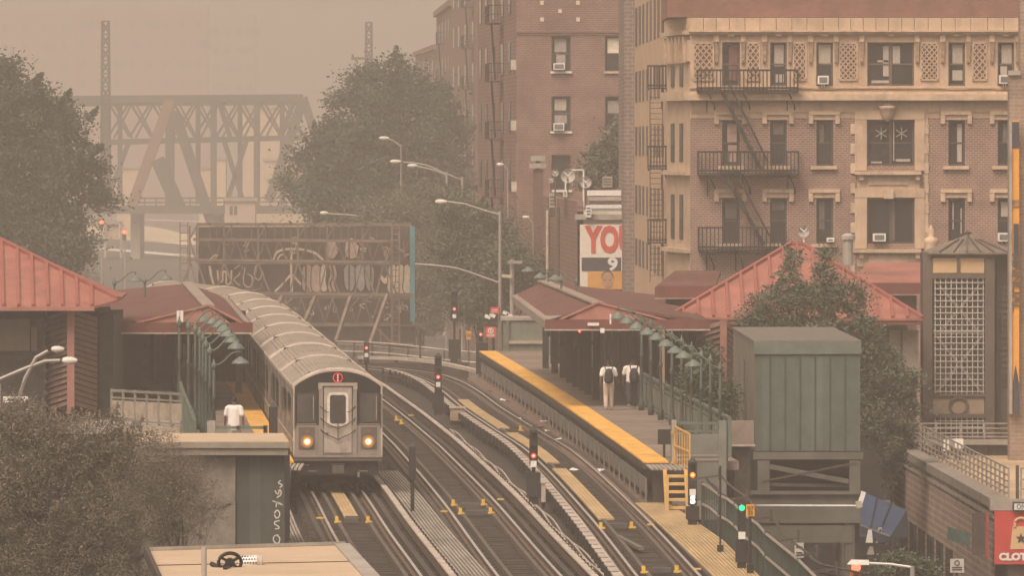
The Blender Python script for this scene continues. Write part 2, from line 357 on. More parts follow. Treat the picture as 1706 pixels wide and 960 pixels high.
# ties bars with yellow clips (trip stops)
def clip(i, px, py, h=.24):
    p = G(px, py, -.02); t = TRK[i]
    b = MB(); b.box(p.x-.045,p.x+.045,p.y-.05,p.y+.05,-.05,.13); b.box(p.x+.045,p.x+.12,p.y-.05,p.y+.05,-.05,.0); b.box(p.x-.07,p.x-.045,p.y-.05,p.y+.05,-.05,.0)
    b.build('yellow_clip', yclip_m, t)
for i, px, py in ((1,755,842),(1,805,841),(1,767,856),(1,817,855),(2,1001,880),(2,1052,879),(2,1072,954),(2,1127,953),(0,561,870),(0,613,870),(1,660,700),(1,668,706),(2,867,717)): clip(i, px, py)
for i, px, py in ((1,834,832),(2,1084,874),(2,1161,948),(0,533,863),(1,740,852),(1,685,692)):
    p = G(px,py,0.0); MB().box(p.x-.1,p.x+.1,p.y-.06,p.y+.06,-.03,.01).build('yellow_marker', yclip_m, TRK[i])
for i, pa, pb in ((1,(766,842),(805,842)),(1,(776,854),(814,854)),(2,(1014,876),(1044,876)),(2,(1087,950),(1118,950)),(0,(574,867),(598,867))):
    a, b = G(*pa,-.06), G(*pb,-.06); MB().bar(a,b,.55,.1).bar(a+Vector((0,.5,.06)),b+Vector((0,.5,.06)),.06,.05).build('tie_bar', mat('grey_tie_bar',(.10,.09,.085),.6,.3), TRK[i])
# short steel strips lying between the rails
MB().bar(G(1030,895,-.05),G(1068,915,-.05),.14,.08).build('steel_strip', mat('dull_steel',(.16,.15,.13),.7,.3), TRK[2])
# relay boxes
def relay(px0,px1,py0,py1,label,m):
    b0 = G(px0,py1,-.2); s_ = S(b0.y); w_ = (px1-px0)/s_; h_ = (py1-py0)/s_
    t = thing('relay_box', label, 'relay box', b0)
    MB().box(b0.x,b0.x+w_,b0.y,b0.y+.7,-.2+.08,-.2+h_).build('cabinet', m, t)
    MB().box(b0.x-.04,b0.x+w_+.04,b0.y-.05,b0.y+.75,-.2+h_,-.2+h_+.06).build('lid', cover_m, t)
    MB().box(b0.x+.02,b0.x+w_-.02,b0.y+.1,b0.y+.6,-.3,-.2+.08).build('base', black_m, t)
relay(750,774,681,705,'weathered tan relay box beside the upright red signal',mat('tan_cabinet',(.33,.25,.18),.8,var=.3))
relay(902,909,806,842,'narrow pale relay box behind the near red signal',cover_m)
# litter strip at the foot of right platform: brown boards
ls = MB()
rp = [(365,-1.44),(329,.168),(306,1.18),(269,2.65),(238,3.82),(214,4.6),(150,6.3)]
RE = spline([(x,d,0) for d,x in reversed(rp)], 3.0)
def edgeX(D):
    for a, b in zip(RE, RE[1:]):
        if a.y <= D <= b.y: return a.x+(b.x-a.x)*(D-a.y)/(b.y-a.y)
    return RE[-1].x
fp = [p for p in RE if 226 <= p.y <= 366]
ls.sweep(fp, [(-.55,-.3),(-.55,-.1),(.9,-.1),(.9,-.3)]).build('trackside_path', mat('brown_path',(.17,.115,.085),.95,var=.45,scale=1.5,dirt=.3))['kind'] = 'structure'
rng = random.Random(5)
for k, (px, py) in enumerate(((815,655),(838,668),(843,671),(880,690),(900,714),(907,706),(915,720),(930,734),(955,786),(999,787),(868,700))):
    p = G(px,py,-.07); m = MB()
    pts = [p+Vector((rng.uniform(-.2,.2),rng.uniform(-.5,.5),rng.uniform(0,.12))) for _ in range(5)]
    m.quad(pts[0],pts[1],pts[2]); m.quad(pts[0],pts[2],pts[3]); m.quad(pts[1],pts[3],pts[4])
    tag(m.build('litter', white_m), ['crumpled white litter lying on the brown path below right platform','scrap of pale litter among the rails'][0], 'litter', 'litter beside the right track')
# tan slatted walkway at the foot of the stairs, with railing
wl = [G(1058,838,-.02),G(1085,862,-.02),G(1125,900,-.02),G(1190,962,-.02)]; wr = [G(1112,838,-.02),G(1150,862,-.02),G(1205,900,-.02),G(1268,962,-.02)]
def ext(a, b, d): return a + (b-a).normalized()*d
wl.append(ext(wl[-1], wl[-1]+(wl[-1]-wl[-2]), 40)); wr.append(ext(wr[-1], wr[-1]+(wr[-1]-wr[-2]), 40))
plank_walk('plank_walkway', 'tan slatted walkway below the yellow stairs carrying the signals', spline(wl,3)[:40], spline(wr,3)[:40], 15, -.02, tan_wood, gap=.3) if False else None
wlp = [wl[0].lerp(wl[1],k/3) for k in range(3)]+[wl[1].lerp(wl[2],k/4) for k in range(4)]+[wl[2].lerp(wl[3],k/5) for k in range(5)]+[wl[3].lerp(wl[4],k/6) for k in range(7)]
wrp = [wr[0].lerp(wr[1],k/3) for k in range(3)]+[wr[1].lerp(wr[2],k/4) for k in range(4)]+[wr[2].lerp(wr[3],k/5) for k in range(5)]+[wr[3].lerp(wr[4],k/6) for k in range(7)]
plank_walk('plank_walkway', 'tan slatted walkway below the yellow stairs carrying the signals', wlp, wrp, 12, -.02, tan_wood, gap=.3)
wy = thing('walkway_railing', 'dark slatted railing with two pale handrails beside the tan walkway', 'railing', wrp[0])
hp = [p+Vector((.12,0,0)) for p in wrp[4:]]
for zz in (1.05,.5):
    MB().tube([p+Vector((0,0,zz+.03*math.sin(i*2.1))) for i,p in enumerate(hp)], .035, 6).build('handrail', steel_m, wy)
b = MB()
for a, c in zip(hp, hp[1:]):
    nn = max(2,int((c-a).length/.55))
    for k in range(nn):
        p = a.lerp(c,k/nn); b.box(p.x+.04,p.x+.07,p.y-.1,p.y+.1,-1.0,.95)
b.build('slats', dgreen_m, wy, kind='stuff')
for p in hp[::2]: MB().box(p.x-.04,p.x+.04,p.y-.05,p.y+.05,-1.2,1.1).build('post', dgreen_m, wy)
# insulated cables sagging outside the railing
cb = thing('power_cables', 'sagging bundle of power cables on brackets outside the walkway railing', 'cable', (6,200,0))
for k,(dx,dz) in enumerate(((.0,0),(.12,-.16),(.22,.12))):
    pts = []
    for (px,py) in ((1175,797),(1195,818),(1222,838),(1248,868),(1262,872),(1290,905),(1318,928),(1345,950),(1385,958),(1420,966)):
        q = P(px+dx*40,py,222-(py-797)*.16); pts.append(q+Vector((dx,0,dz)))
    MB().tube(spline(pts,.8), .03, 5).build('cable', [black_m,rust,rust][k], cb)
for (px,py) in ((1180,800),(1225,836),(1265,870),(1310,905),(1340,930),(1372,957)):
    q = P(px,py,221-(py-797)*.16); MB().bar(q+Vector((-.5,0,.0)),q+Vector((.35,0,.12)),.05).bar(q+Vector((.3,0,.0)),q+Vector((.3,0,.3)),.07).build('bracket', rust, cb)
# ---------------------------------------------------------------- right platform
PZ = 1.1
board_m = stripemat('platform_boards', (.24,.19,.155), (.11,.09,.075), 'Y', .8, .12, var=.3, dirt=.3)
fpp = [p for p in RE if 238 <= p.y <= 366]
rt = thing('station_platform', 'right station platform with yellow edge strip and brown boards', 'platform', (fpp[0].x, fpp[0].y, 0), 'station platforms')
MB().sweep(fpp, [(.72,PZ-.25),(.72,PZ),(2.75,PZ),(2.75,PZ-.25)]).build('deck_boards', board_m, rt)
MB().sweep(fpp, [(-.02,PZ-.04),(-.02,PZ+.012),(.715,PZ+.012),(.715,PZ-.04)]).build('yellow_strip', mat('worn_yellow_strip',(.78,.43,.09),.75,var=.3,scale=2.2,dirt=.35,dscale=1.3), rt)
MB().sweep(fpp, [(.25,-.3),(.25,PZ-.25),(.6,PZ-.25),(.6,-.3)]).build('edge_beam', rust, rt)
MB().sweep(fpp, [(.0,PZ-.24),(.0,PZ-.045),(.7,PZ-.045),(.7,PZ-.24)]).build('edge_plank', tie_m, rt)
mesh_m = mat('galvanised_mesh', (.19,.175,.155), .7, .2, var=.25, scale=3, dirt=.3)
for a in range(len(fpp)-1):
    p, q = fpp[a], fpp[a+1]; d = (q-p).normalized(); nx, ny = d.y, -d.x
    b = MB(); A = p+Vector((nx*.05,ny*.05,0)); B = p.lerp(q,.97)+Vector((nx*.05,ny*.05,0))
    b.hexa([(A.x,A.y,.18),(A.x+.05,A.y,.18),(B.x+.05,B.y,.18),(B.x,B.y,.18),(A.x,A.y,.60),(A.x+.05,A.y,.60),(B.x+.05,B.y,.60),(B.x,B.y,.60)])
    b.build('mesh_panel', mesh_m, rt)
    MB().box(A.x-.02,A.x+.03,A.y-.04,A.y+.04,-.1,.64).build('panel_post', mesh_m, rt)
# under-platform framing down to the street so that nothing floats
for D in range(240, 366, 18):
    x = edgeX(D); MB().box(x+.8,x+1.1,D,D+.5,GZ,PZ-.76).box(x+2.3,x+2.6,D,D+.5,GZ,PZ-.76).bar((x+.3,D+.25,PZ-.5),(x+2.7,D+.25,PZ-.5),.3,.5).build('support_bent', rust, rt)
# near end: landing, stairs, gate, end railing
E0 = edgeX(238.0)
lt = thing('platform_stairs', 'yellow stairs with grey slatted landing at end of right platform', 'stairs', (E0, 237, 0))
for k in range(9):
    x0 = E0+.05+k*.13; MB().hexa([(x0+.1,234.6,.98),(x0+.19,234.6,.98),(x0+.09,238,.98),(x0,238,.98),(x0+.1,234.6,1.03),(x0+.19,234.6,1.03),(x0+.09,238,1.03),(x0,238,1.03)]).build('landing_slat', grey_wood, lt)
sx0, sx1 = P(1109,0,233).x, P(1144,0,233).x
for x in (sx0, sx1): MB().hexa([(x-.05,231.6,-.1),(x+.05,231.6,-.1),(x+.05,234.5,.98),(x-.05,234.5,.98),(x-.05,231.6,.12),(x+.05,231.6,.12),(x+.05,234.3,1.02),(x-.05,234.3,1.02)]).build('stringer', yellow_m, lt)
tread_m = mat('worn_yellow_wood',(.58,.38,.15),.8,var=.2)
for x in (sx0,sx1): MB().box(x-.06,x+.06,231.5,231.62,-.1,.98).build('newel', tread_m, lt)
for k in range(5):
    z = .0+.2*k; y = 231.7+.55*k; MB().box(sx0,sx1,y,y+.4,z,z+.07).build('tread', tread_m, lt)
MB().box(sx0,sx1,234.45,234.55,.2,.96).build('back_panel', dark_m, lt)
gt = thing('platform_gate', 'yellow barred safety gate at the end of right platform', 'gate', P(1123,780,237))
ga, gb = P(1124,778,237.5), P(1149,786,234.6); ta, tb_ = P(1124,711,237.5), P(1149,724,234.6)
MB().bar(ta,tb_,.05).build('top_rail', yellow_m, gt); MB().bar(ga,gb,.05).build('bottom_rail', yellow_m, gt); MB().bar(ga.lerp(ta,.52),gb.lerp(tb_,.52),.05).build('middle_rail', yellow_m, gt)
for k in range(7): MB().bar(ga.lerp(gb,k/6),ta.lerp(tb_,k/6),.05 if k in (0,6) else .028).build('gate_bar', yellow_m, gt)
for f in (.1,.85): MB().bar(ga.lerp(ta,f)+Vector((-.12,0,0)),ga.lerp(ta,f),.05).build('hinge', yellow_m, gt)
# railing along the far side of the right platform
sage = green_m
rr = thing('platform_railing', 'sage green railing with grey panels along the right platform', 'railing', (edgeX(240)+2.7,240,PZ), 'platform railings')
rpath = offs([p for p in RE if 238.5 <= p.y <= 300], 2.68)
pan_m = mat('grey_green_panel',(.17,.175,.15),.75,var=.25,scale=1.5,dirt=.3)
def railing(t, path, step, z0, h, pm, panel=True, postw=.1, sage=green_m):
    dist = 0; last = None; pts = []
    for a, b in zip(path, path[1:]):
        Ls = (b-a).length; s_ = dist
        while s_ < Ls: pts.append(a.lerp(b, s_/Ls)); s_ += step
        dist = s_-Ls
    pts.append(path[-1])
    for p in pts: MB().box(p.x-postw/2,p.x+postw/2,p.y-postw/2,p.y+postw/2,z0,z0+h+.06).build('post', sage, t)
    MB().sweep(path, [(-.05,z0+h-.04),(-.05,z0+h+.04),(.05,z0+h+.04),(.05,z0+h-.04)]).build('top_rail', sage, t)
    MB().sweep(path, [(-.03,z0+.1),(-.03,z0+.16),(.03,z0+.16),(.03,z0+.1)]).build('bottom_rail', sage, t)
    MB().sweep(path, [(-.03,z0+h-.26),(-.03,z0+h-.2),(.03,z0+h-.2),(.03,z0+h-.26)]).build('middle_rail', sage, t)
    if panel:
        for p, q in zip(pts, pts[1:]):
            if (q-p).length < .2: continue
            A, B = p.lerp(q,.08), p.lerp(q,.92); MB().bar(A+Vector((0,0,z0+h*.5-.05)),B+Vector((0,0,z0+h*.5-.05)),.025,h*.52).build('panel', pm, t)
    return pts
railing(rr, rpath, 2.4, PZ, 1.15, pan_m)
er = thing('platform_railing', 'grey green end railing with solid panel closing the right platform', 'railing', (edgeX(238)+1.2,238.2,PZ), 'platform railings')
exa = P(1120,0,237.8).x; exb = P(1210,0,237.8).x
railing(er, [Vector((exa,237.8,0)),Vector((exb,237.8,0))], 1.5, PZ, 1.12, pan_m)
MB().box(exa,exb,237.85,238.0,.0,PZ).build('lower_panel', pan_m, er)
MB().box(exb-.22,exb,237.6,237.8,-.1,2.3).build('end_post', pan_m, er); MB().box(exa-.02,exa+.12,237.6,237.75,PZ-.05,2.32).build('end_post', conc_m, er)
MB().box(exa,exb,237.2,238.4,-.55,-.02).build('sill_beam', conc_m, er)
bx = tag(MB().box(P(1096,0,241).x,P(1118,0,241).x,240.9,241.3,P(0,741,241).z,P(0,716,241).z).build('notice_board', black_m), 'black square notice board near the yellow gate', 'notice board')
MB().box(bx.bound_box[0][0]+.15,bx.bound_box[0][0]+.22,241.02,241.1,PZ,P(0,741,241).z).build('stand', black_m, bx)

# ---------------------------------------------------------------- left platform
LP_ = [p for p in TR[0] if 238 <= p.y <= 372]
lpth = offs(LP_, -1.42)
lt2 = thing('station_platform', 'left station platform with yellow edge strip beside the train', 'platform', (lpth[0].x,238,0), 'station platforms')
MB().sweep(lpth, [(-2.9,PZ-.25),(-2.9,PZ),(-.66,PZ),(-.66,PZ-.25)]).build('deck_boards', board_m, lt2)
MB().sweep(lpth, [(-.655,PZ-.04),(-.655,PZ+.012),(.02,PZ+.012),(.02,PZ-.04)]).build('yellow_strip', MATS['worn_yellow_strip'], lt2)
MB().sweep(lpth, [(-.6,-.3),(-.6,PZ-.17),(-.3,PZ-.17),(-.3,-.3)]).build('edge_beam', rust, lt2)
MB().box(-14.5,-9.6,269,336,PZ-.3,PZ-.02).build('mezzanine_floor', conc_m, lt2)
for D in range(242, 372, 18):
    x = tx(0,D)-1.42; MB().box(x-2.6,x-2.3,D,D+.5,GZ,PZ-.76).box(x-1,x-.7,D,D+.5,GZ,PZ-.76).bar((x-2.8,D+.25,PZ-.5),(x-.3,D+.25,PZ-.5),.3,.5).build('support_bent', rust, lt2)
ll = thing('platform_railing', 'green lamp side railing along the left platform', 'railing', (lpth[0].x-2.85,240,PZ), 'platform railings')
railing(ll, offs([p for p in lpth if p.y <= 300], -2.85), 2.4, PZ, 1.15, mat('dark_green_panel',(.07,.09,.075),.7,var=.3))
lm = thing('platform_railing', 'pale panelled railing in front of the left mezzanine opening', 'railing', P(186,670,269), 'platform railings')
ra, rb = P(186,668,270), P(306,684,266)
railing(lm, [Vector((ra.x,ra.y,0)),Vector((rb.x,rb.y,0))], .78, PZ, 1.1, mat('pale_cream_panel',(.36,.30,.23),.75,var=.3,dirt=.4,streak=.4), postw=.09, sage=mat('grey_tan_rail',(.21,.195,.165),.7,var=.2,dirt=.3))
MB().bar(Vector((ra.x,ra.y,PZ-.12)),Vector((rb.x,rb.y,PZ-.12)),.3,.28).build('sill_beam', mat('cream_beam',(.40,.34,.26),.8,var=.2,dirt=.3), lm)
le = thing('platform_railing', 'low grey railing closing the left platform behind the walking man', 'railing', (lpth[0].x-1.4,239,PZ), 'platform railings')
la, lb_ = P(352,0,239).x, P(443,0,239).x
railing(le, [Vector((la,239,0)),Vector((lb_,239,0))], .78, PZ, .95, pan_m, panel=False)
MB().box(la-.12,la+.12,238.9,239.1,PZ,2.25).build('end_post', conc_m, le)
# slatted landing and steps at the end of the left platform
ls_ = thing('platform_stairs', 'grey steps with slatted landing between green hut and train', 'stairs', (lpth[0].x,236,0))
lx0, lx1 = P(462,0,238).x, P(489,0,238).x
for k in range(7): MB().box(lx0+k*.115,lx0+k*.115+.08,234.5,238.3,.98,1.04).build('landing_slat', grey_wood, ls_)
for k in range(5): MB().box(lx0,lx1,231.5+.5*k,231.9+.5*k,.1+.19*k,.17+.19*k).build('tread', grey_wood, ls_)
for x in (lx0,lx1): MB().bar((x,231.4,.0),(x,234.5,1.0),.06,.2).build('stringer', rust, ls_)

# ---------------------------------------------------------------- canopies
shingle = stripemat('maroon_shingles', (.15,.062,.052), (.10,.042,.036), 'Y', .9, .12, var=.4, dirt=.4)
maroon = mat('maroon_fascia', (.15,.05,.042), .7, var=.2, scale=2, dirt=.3)
pinkb = mat('faded_red_boards', (.36,.16,.13), .75, var=.2, scale=2)
gravel = mat('grey_gutter', (.30,.25,.21), .9, var=.3, scale=2, dirt=.45)
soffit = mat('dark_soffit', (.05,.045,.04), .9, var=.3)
def canopy(label, near, far, z_e, z_r, xs_n, xs_f, edge_side, zlf=None, name='platform_canopy'):
    """xs: (left eave, ridge, right eave) at near and far end"""
    t = thing(name, label, 'canopy', (xs_n[1], near, PZ), 'platform canopies')
    (a,b,c), (d,e,f) = xs_n, xs_f; th = .1
    for nm, (x0,x1), (y0,y1), (za,zb) in (('left_slope',(a,b),(d,e),(z_e,z_r)),('right_slope',(b,c),(e,f),(z_r,z_e))):
        zf = zlf if (zlf and nm == 'left_slope') else za
        MB().hexa([(x0,near,za-th),(x1,near,zb-th),(y1,far,zb-th),(y0,far,zf-th),(x0,near,za),(x1,near,zb),(y1,far,zb),(y0,far,zf)]).build('roof_slope', shingle, t)
    # ridge cap
    MB().bar((b,near-.05,z_r+.04),(e,far,z_r+.04),.42,.07).build('ridge_cap', gravel, t)
    # gutter band along the track side
    if edge_side < 0: g0, g1 = (a,d), .55
    else: g0, g1 = (c,f), -.55
    zz = z_e + .15
    MB().hexa([(g0[0],near,z_e-.1),(g0[0]+g1,near,z_e-.1),(g0[1]+g1,far,z_e-.1),(g0[1],far,z_e-.1),(g0[0],near,z_e+.03),(g0[0]+g1,near,zz+.03),(g0[1]+g1,far,zz+.03),(g0[1],far,z_e+.03)]).build('gutter_band', gravel, t)
    # fascia across the near end, with pediment boards and drip edge
    MB().box(a-.05,c+.05,near-.28,near-.1,z_e-.28,z_e+.06).build('fascia', maroon, t)
    MB().box(a-.07,c+.07,near-.31,near-.08,z_e-.33,z_e-.285).build('drip_edge', cover_m, t)
    b0, b1 = a+(b-a)*.42, b+(c-b)*.5
    MB().extr([(b0,near-.12,z_e+.06),(b1,near-.12,z_e+.06),(b,near-.12,z_r+.02)],(0,.1,0)).build('pediment', pinkb, t)
    MB().bar((b0-.3,near-.14,z_e+.05),(b,near-.14,z_r+.07),.1,.07).build('verge', pinkb, t); MB().bar((b,near-.14,z_r+.07),(b1+.5,near-.14,z_e+.02),.1,.07).build('verge', pinkb, t)
    MB().hexa([(a-.06,near-.1,z_e-.26),(a+.03,near-.1,z_e-.26),(d+.03,far,z_e-.26),(d-.06,far,z_e-.26),(a-.06,near-.1,z_e+.02),(a+.03,near-.1,z_e+.02),(d+.03,far,z_e+.02),(d-.06,far,z_e+.02)]).build('side_fascia', maroon if edge_side>0 else gravel, t)
    MB().hexa([(c-.03,near-.1,z_e-.26),(c+.06,near-.1,z_e-.26),(f+.06,far,z_e-.26),(f-.03,far,z_e-.26),(c-.03,near-.1,z_e+.02),(c+.06,near-.1,z_e+.02),(f+.06,far,z_e+.02),(f-.03,far,z_e+.02)]).build('side_fascia', maroon, t)
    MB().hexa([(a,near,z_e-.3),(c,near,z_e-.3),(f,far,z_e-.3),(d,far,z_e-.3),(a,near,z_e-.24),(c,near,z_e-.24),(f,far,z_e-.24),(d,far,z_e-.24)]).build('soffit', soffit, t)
    return t
rc = canopy('maroon shingled canopy over the right platform ahead of the two men', 287, 334, 4.12, 4.70, (1.2,3.0,6.85), (.05,1.24,6.3), -1)
lc = canopy('maroon shingled canopy over the left platform beside the train', 282, 330, 4.12, 4.70, (-14.15,-10.4,-8.95), (-16.1,-13.05,-11.4), 1, zlf=4.42)
colm = mat('grey_green_column', (.14,.14,.12), .7, var=.25, dirt=.3)
for k, (px, py) in enumerate(((909,614),(924,622),(938,630),(949,638),(959,645),(970,651),(980,658),(993,667))):
    p = G(px,py,PZ); MB().box(p.x-.13,p.x+.13,p.y-.13,p.y+.13,PZ,3.85).build('column', black_m if k<3 else dark_m, rc)
    MB().bar((p.x,p.y,3.0),(p.x-.7,p.y,3.8),.09).build('knee_brace', black_m, rc)
for px, py in ((1054,628),(1088,640)):
    p = G(px,py,PZ); MB().box(p.x-.14,p.x+.14,p.y-.13,p.y+.13,PZ,3.85).build('column', mat('cream_column',(.42,.36,.28),.7,var=.2) if px>1080 else colm, rc)
for k, (px, py) in enumerate(((175,668),(196,655),(296,668),(262,640),(398,655),(330,640))):
    p = G(px,py,PZ); MB().box(p.x-.12,p.x+.12,p.y-.12,p.y+.12,PZ,3.85).build('column', colm, lc)
# dark back walls under the canopies (waiting rooms)
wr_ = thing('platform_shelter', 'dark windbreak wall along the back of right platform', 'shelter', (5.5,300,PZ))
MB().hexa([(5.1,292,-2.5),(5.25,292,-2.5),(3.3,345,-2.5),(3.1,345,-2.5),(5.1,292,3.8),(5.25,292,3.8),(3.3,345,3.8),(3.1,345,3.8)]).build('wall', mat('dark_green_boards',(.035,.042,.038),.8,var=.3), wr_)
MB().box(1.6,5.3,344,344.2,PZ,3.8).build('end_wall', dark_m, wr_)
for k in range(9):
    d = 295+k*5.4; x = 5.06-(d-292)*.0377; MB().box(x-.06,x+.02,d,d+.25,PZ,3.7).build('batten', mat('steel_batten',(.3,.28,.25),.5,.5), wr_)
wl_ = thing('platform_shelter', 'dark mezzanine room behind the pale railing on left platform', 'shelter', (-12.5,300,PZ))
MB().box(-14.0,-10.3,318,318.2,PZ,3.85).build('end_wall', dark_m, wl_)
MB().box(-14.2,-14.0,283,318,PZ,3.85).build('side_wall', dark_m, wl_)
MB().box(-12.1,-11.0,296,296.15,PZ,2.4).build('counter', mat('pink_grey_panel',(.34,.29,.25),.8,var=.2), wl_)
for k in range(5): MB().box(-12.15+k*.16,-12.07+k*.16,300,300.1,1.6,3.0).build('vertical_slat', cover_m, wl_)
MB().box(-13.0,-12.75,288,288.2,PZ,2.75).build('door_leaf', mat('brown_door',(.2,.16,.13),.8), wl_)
# small hanging signs
def sign(name, label, px0, px1, py0, py1, D, m, cat='sign', th=.05):
    a, b = P(px0,py1,D), P(px1,py0,D)
    t = thing(name, label, cat, ((a.x+b.x)/2,D,a.z)); MB().box(a.x,b.x,D,D+th,a.z,b.z).build('panel', m, t)
    return t, a, b
def text(t, body, x, y, z, size, m, bold=.0, name='lettering', align='CENTER', sx=1.0, rz=0):
    c = bpy.data.curves.new(name, 'FONT'); c.body = body; c.size = size; c.align_x = align; c.align_y = 'CENTER'; c.extrude = .006; c.offset = bold; c.resolution_u = 3
    tmp = bpy.data.objects.new(name, c); me = bpy.data.meshes.new_from_object(tmp); bpy.data.objects.remove(tmp); me.materials.clear(); me.materials.append(m)
    o = bpy.data.objects.new(name, me); COL.objects.link(o); o.location = (x,y,z); o.rotation_euler = (R(90),0,rz); o.scale = (sx,1,1); attach(o, t); return o
signw = mat('sign_white', (.72,.70,.66), .6, var=.08, scale=6); blk_t = mat('black_lettering',(.02,.02,.02),.6); redsign = mat('sign_red',(.62,.09,.06),.6,var=.12,scale=4)
t,a,b = sign('hanging_sign','pale plate on the fascia under the right canopy',979,998,538,543,286.6,signw)
t,a,b = sign('hanging_sign','small grey number plate hanging under the right canopy',1000,1007,547,555,286.4,signw)
t,a,b = sign('hanging_sign','black direction sign with white lettering under right canopy',1083,1112,542,552,289,black_m)
text(t,'Exit  Street',(a.x+b.x)/2,288.98,(a.z+b.z)/2,.14,signw)
t,a,b = sign('exit_sign','small red exit sign under the left canopy',265,277,547,561,284,redsign)
text(t,'Exit',(a.x+b.x)/2,283.98,b.z-.1,.13,signw)
t,a,b = sign('hanging_sign','black sign with white lettering beside red exit sign',289,309,548,557,284,black_m)
text(t,'& Downtown',(a.x+b.x)/2,283.98,(a.z+b.z)/2,.085,signw)
for k,px in enumerate((297,303)):
    a = P(px,538,281.5); tag(MB().box(a.x-.05,a.x+.05,281.4,281.5,a.z,a.z+.42).build('marker_plate', signw), ['left of two white upright plates on left canopy fascia','right of two white upright plates on left canopy fascia'][k], 'marker plate')
a = P(1017,540,286.4); tag(MB().box(a.x-.03,a.x+.03,286.3,286.4,a.z,a.z+.35).build('marker_plate', signw), 'white upright plate on right canopy fascia above the lamps', 'marker plate')

# ---------------------------------------------------------------- gooseneck platform lamps
def make_lamp(side, base, label, group):
    """side: direction of the arm in x"""
    t = thing('platform_lamp', label, 'lamp post', base, group); B = Vector(base)
    MB().lathe([(.1,0),(.1,.25),(.06,.32),(.05,1.5),(.07,1.52),(.07,1.6),(.045,1.65),(.04,2.45)], B, 10).build('post', dgreen_m, t, True)
    MB().lathe([(.04,2.42),(.075,2.48),(.085,2.54),(.06,2.6),(.03,2.64),(.015,2.72)], B, 10).build('finial', green_m, t, True)
    pts = [B+Vector((side*x,0,z)) for x,z in ((0,2.55),(.12,2.55),(.3,2.66),(.48,2.84),(.64,2.93),(.80,2.93),(.80,2.84))]
    MB().tube(spline(pts,.06), .026, 6).build('arm', green_m, t, True)
    c = B+Vector((side*.80,0,2.58))
    s_ = MB().lathe([(.27,0),(.27,.02),(.235,.055),(.225,.085),(.165,.115),(.155,.14),(.085,.165),(.05,.21)], c, 14).build('lamp_shade', lampg_m, t, True)
    MB().lathe([(.0,-.015),(.1,-.012),(.1,.02)], c, 10).build('diffuser', mat('unlit_diffuser',(.45,.42,.36),.5), s_)
    return t
lamps = [(1155,601),(1139.5,592.5),(1125,584),(1110,573),(1094,562),(1078.6,553.5),(1060.7,544),(1045,534.5),(1030,527)]
proto = None
ordn = ['nearest','second nearest','third nearest','fourth nearest','fifth nearest','sixth nearest','seventh nearest','eighth nearest','ninth nearest']
def place_lamp(src, px, py, D, sgn, lab):
    s_ = S(D); zh = CH-(py-HZ)/s_; X = (px-853)/s_ - sgn*.80
    r = dup(src, (X,D,PZ), lab); r.scale = (1,1,(zh-PZ)/2.66); return r
for k,(px,py) in enumerate(lamps):
    D = 244.5+4.9*k; s_ = S(D); lab = ordn[k]+' green gooseneck lamp along the right platform railing'
    if proto is None: proto = make_lamp(-1, ((px-853)/s_+.80,D,PZ), lab, 'gooseneck lamps on the right platform')
    else: place_lamp(proto, px, py, D, -1, lab)
proto2 = None
for k,(px,py) in enumerate(((400.5,597),(393,577),(386,566),(380,556),(374,548),(366,541),(354,535),(338,531))):
    D = 247.5+4.3*k; s_ = S(D); lab = ordn[k]+' green gooseneck lamp along the left platform railing'
    if proto2 is None: proto2 = make_lamp(1, ((px-853)/s_-.80,D,PZ), lab, 'gooseneck lamps on the left platform')
    else: place_lamp(proto2, px, py, D, 1, lab)
# lamps showing above the canopies, on the platforms beyond
for k,(px,py) in enumerate(((226,466),(276,463))):
    s_ = (py-HZ)/(CH-5.2); D = F/s_; dup(proto2, ((px-853)/s_-.8,D,PZ+1.45), ['left','right'][k]+' of two lamps showing above the left canopy ridge')
for k,(px,py) in enumerate(((880,452),(900,463),(925,466))):
    s_ = (py-HZ)/(CH-5.2); D = F/s_; dup(proto, ((px-853)/s_+.8,D,PZ+1.5), ['leftmost','middle','rightmost'][k]+' of three lamps showing above the right canopy ridge')

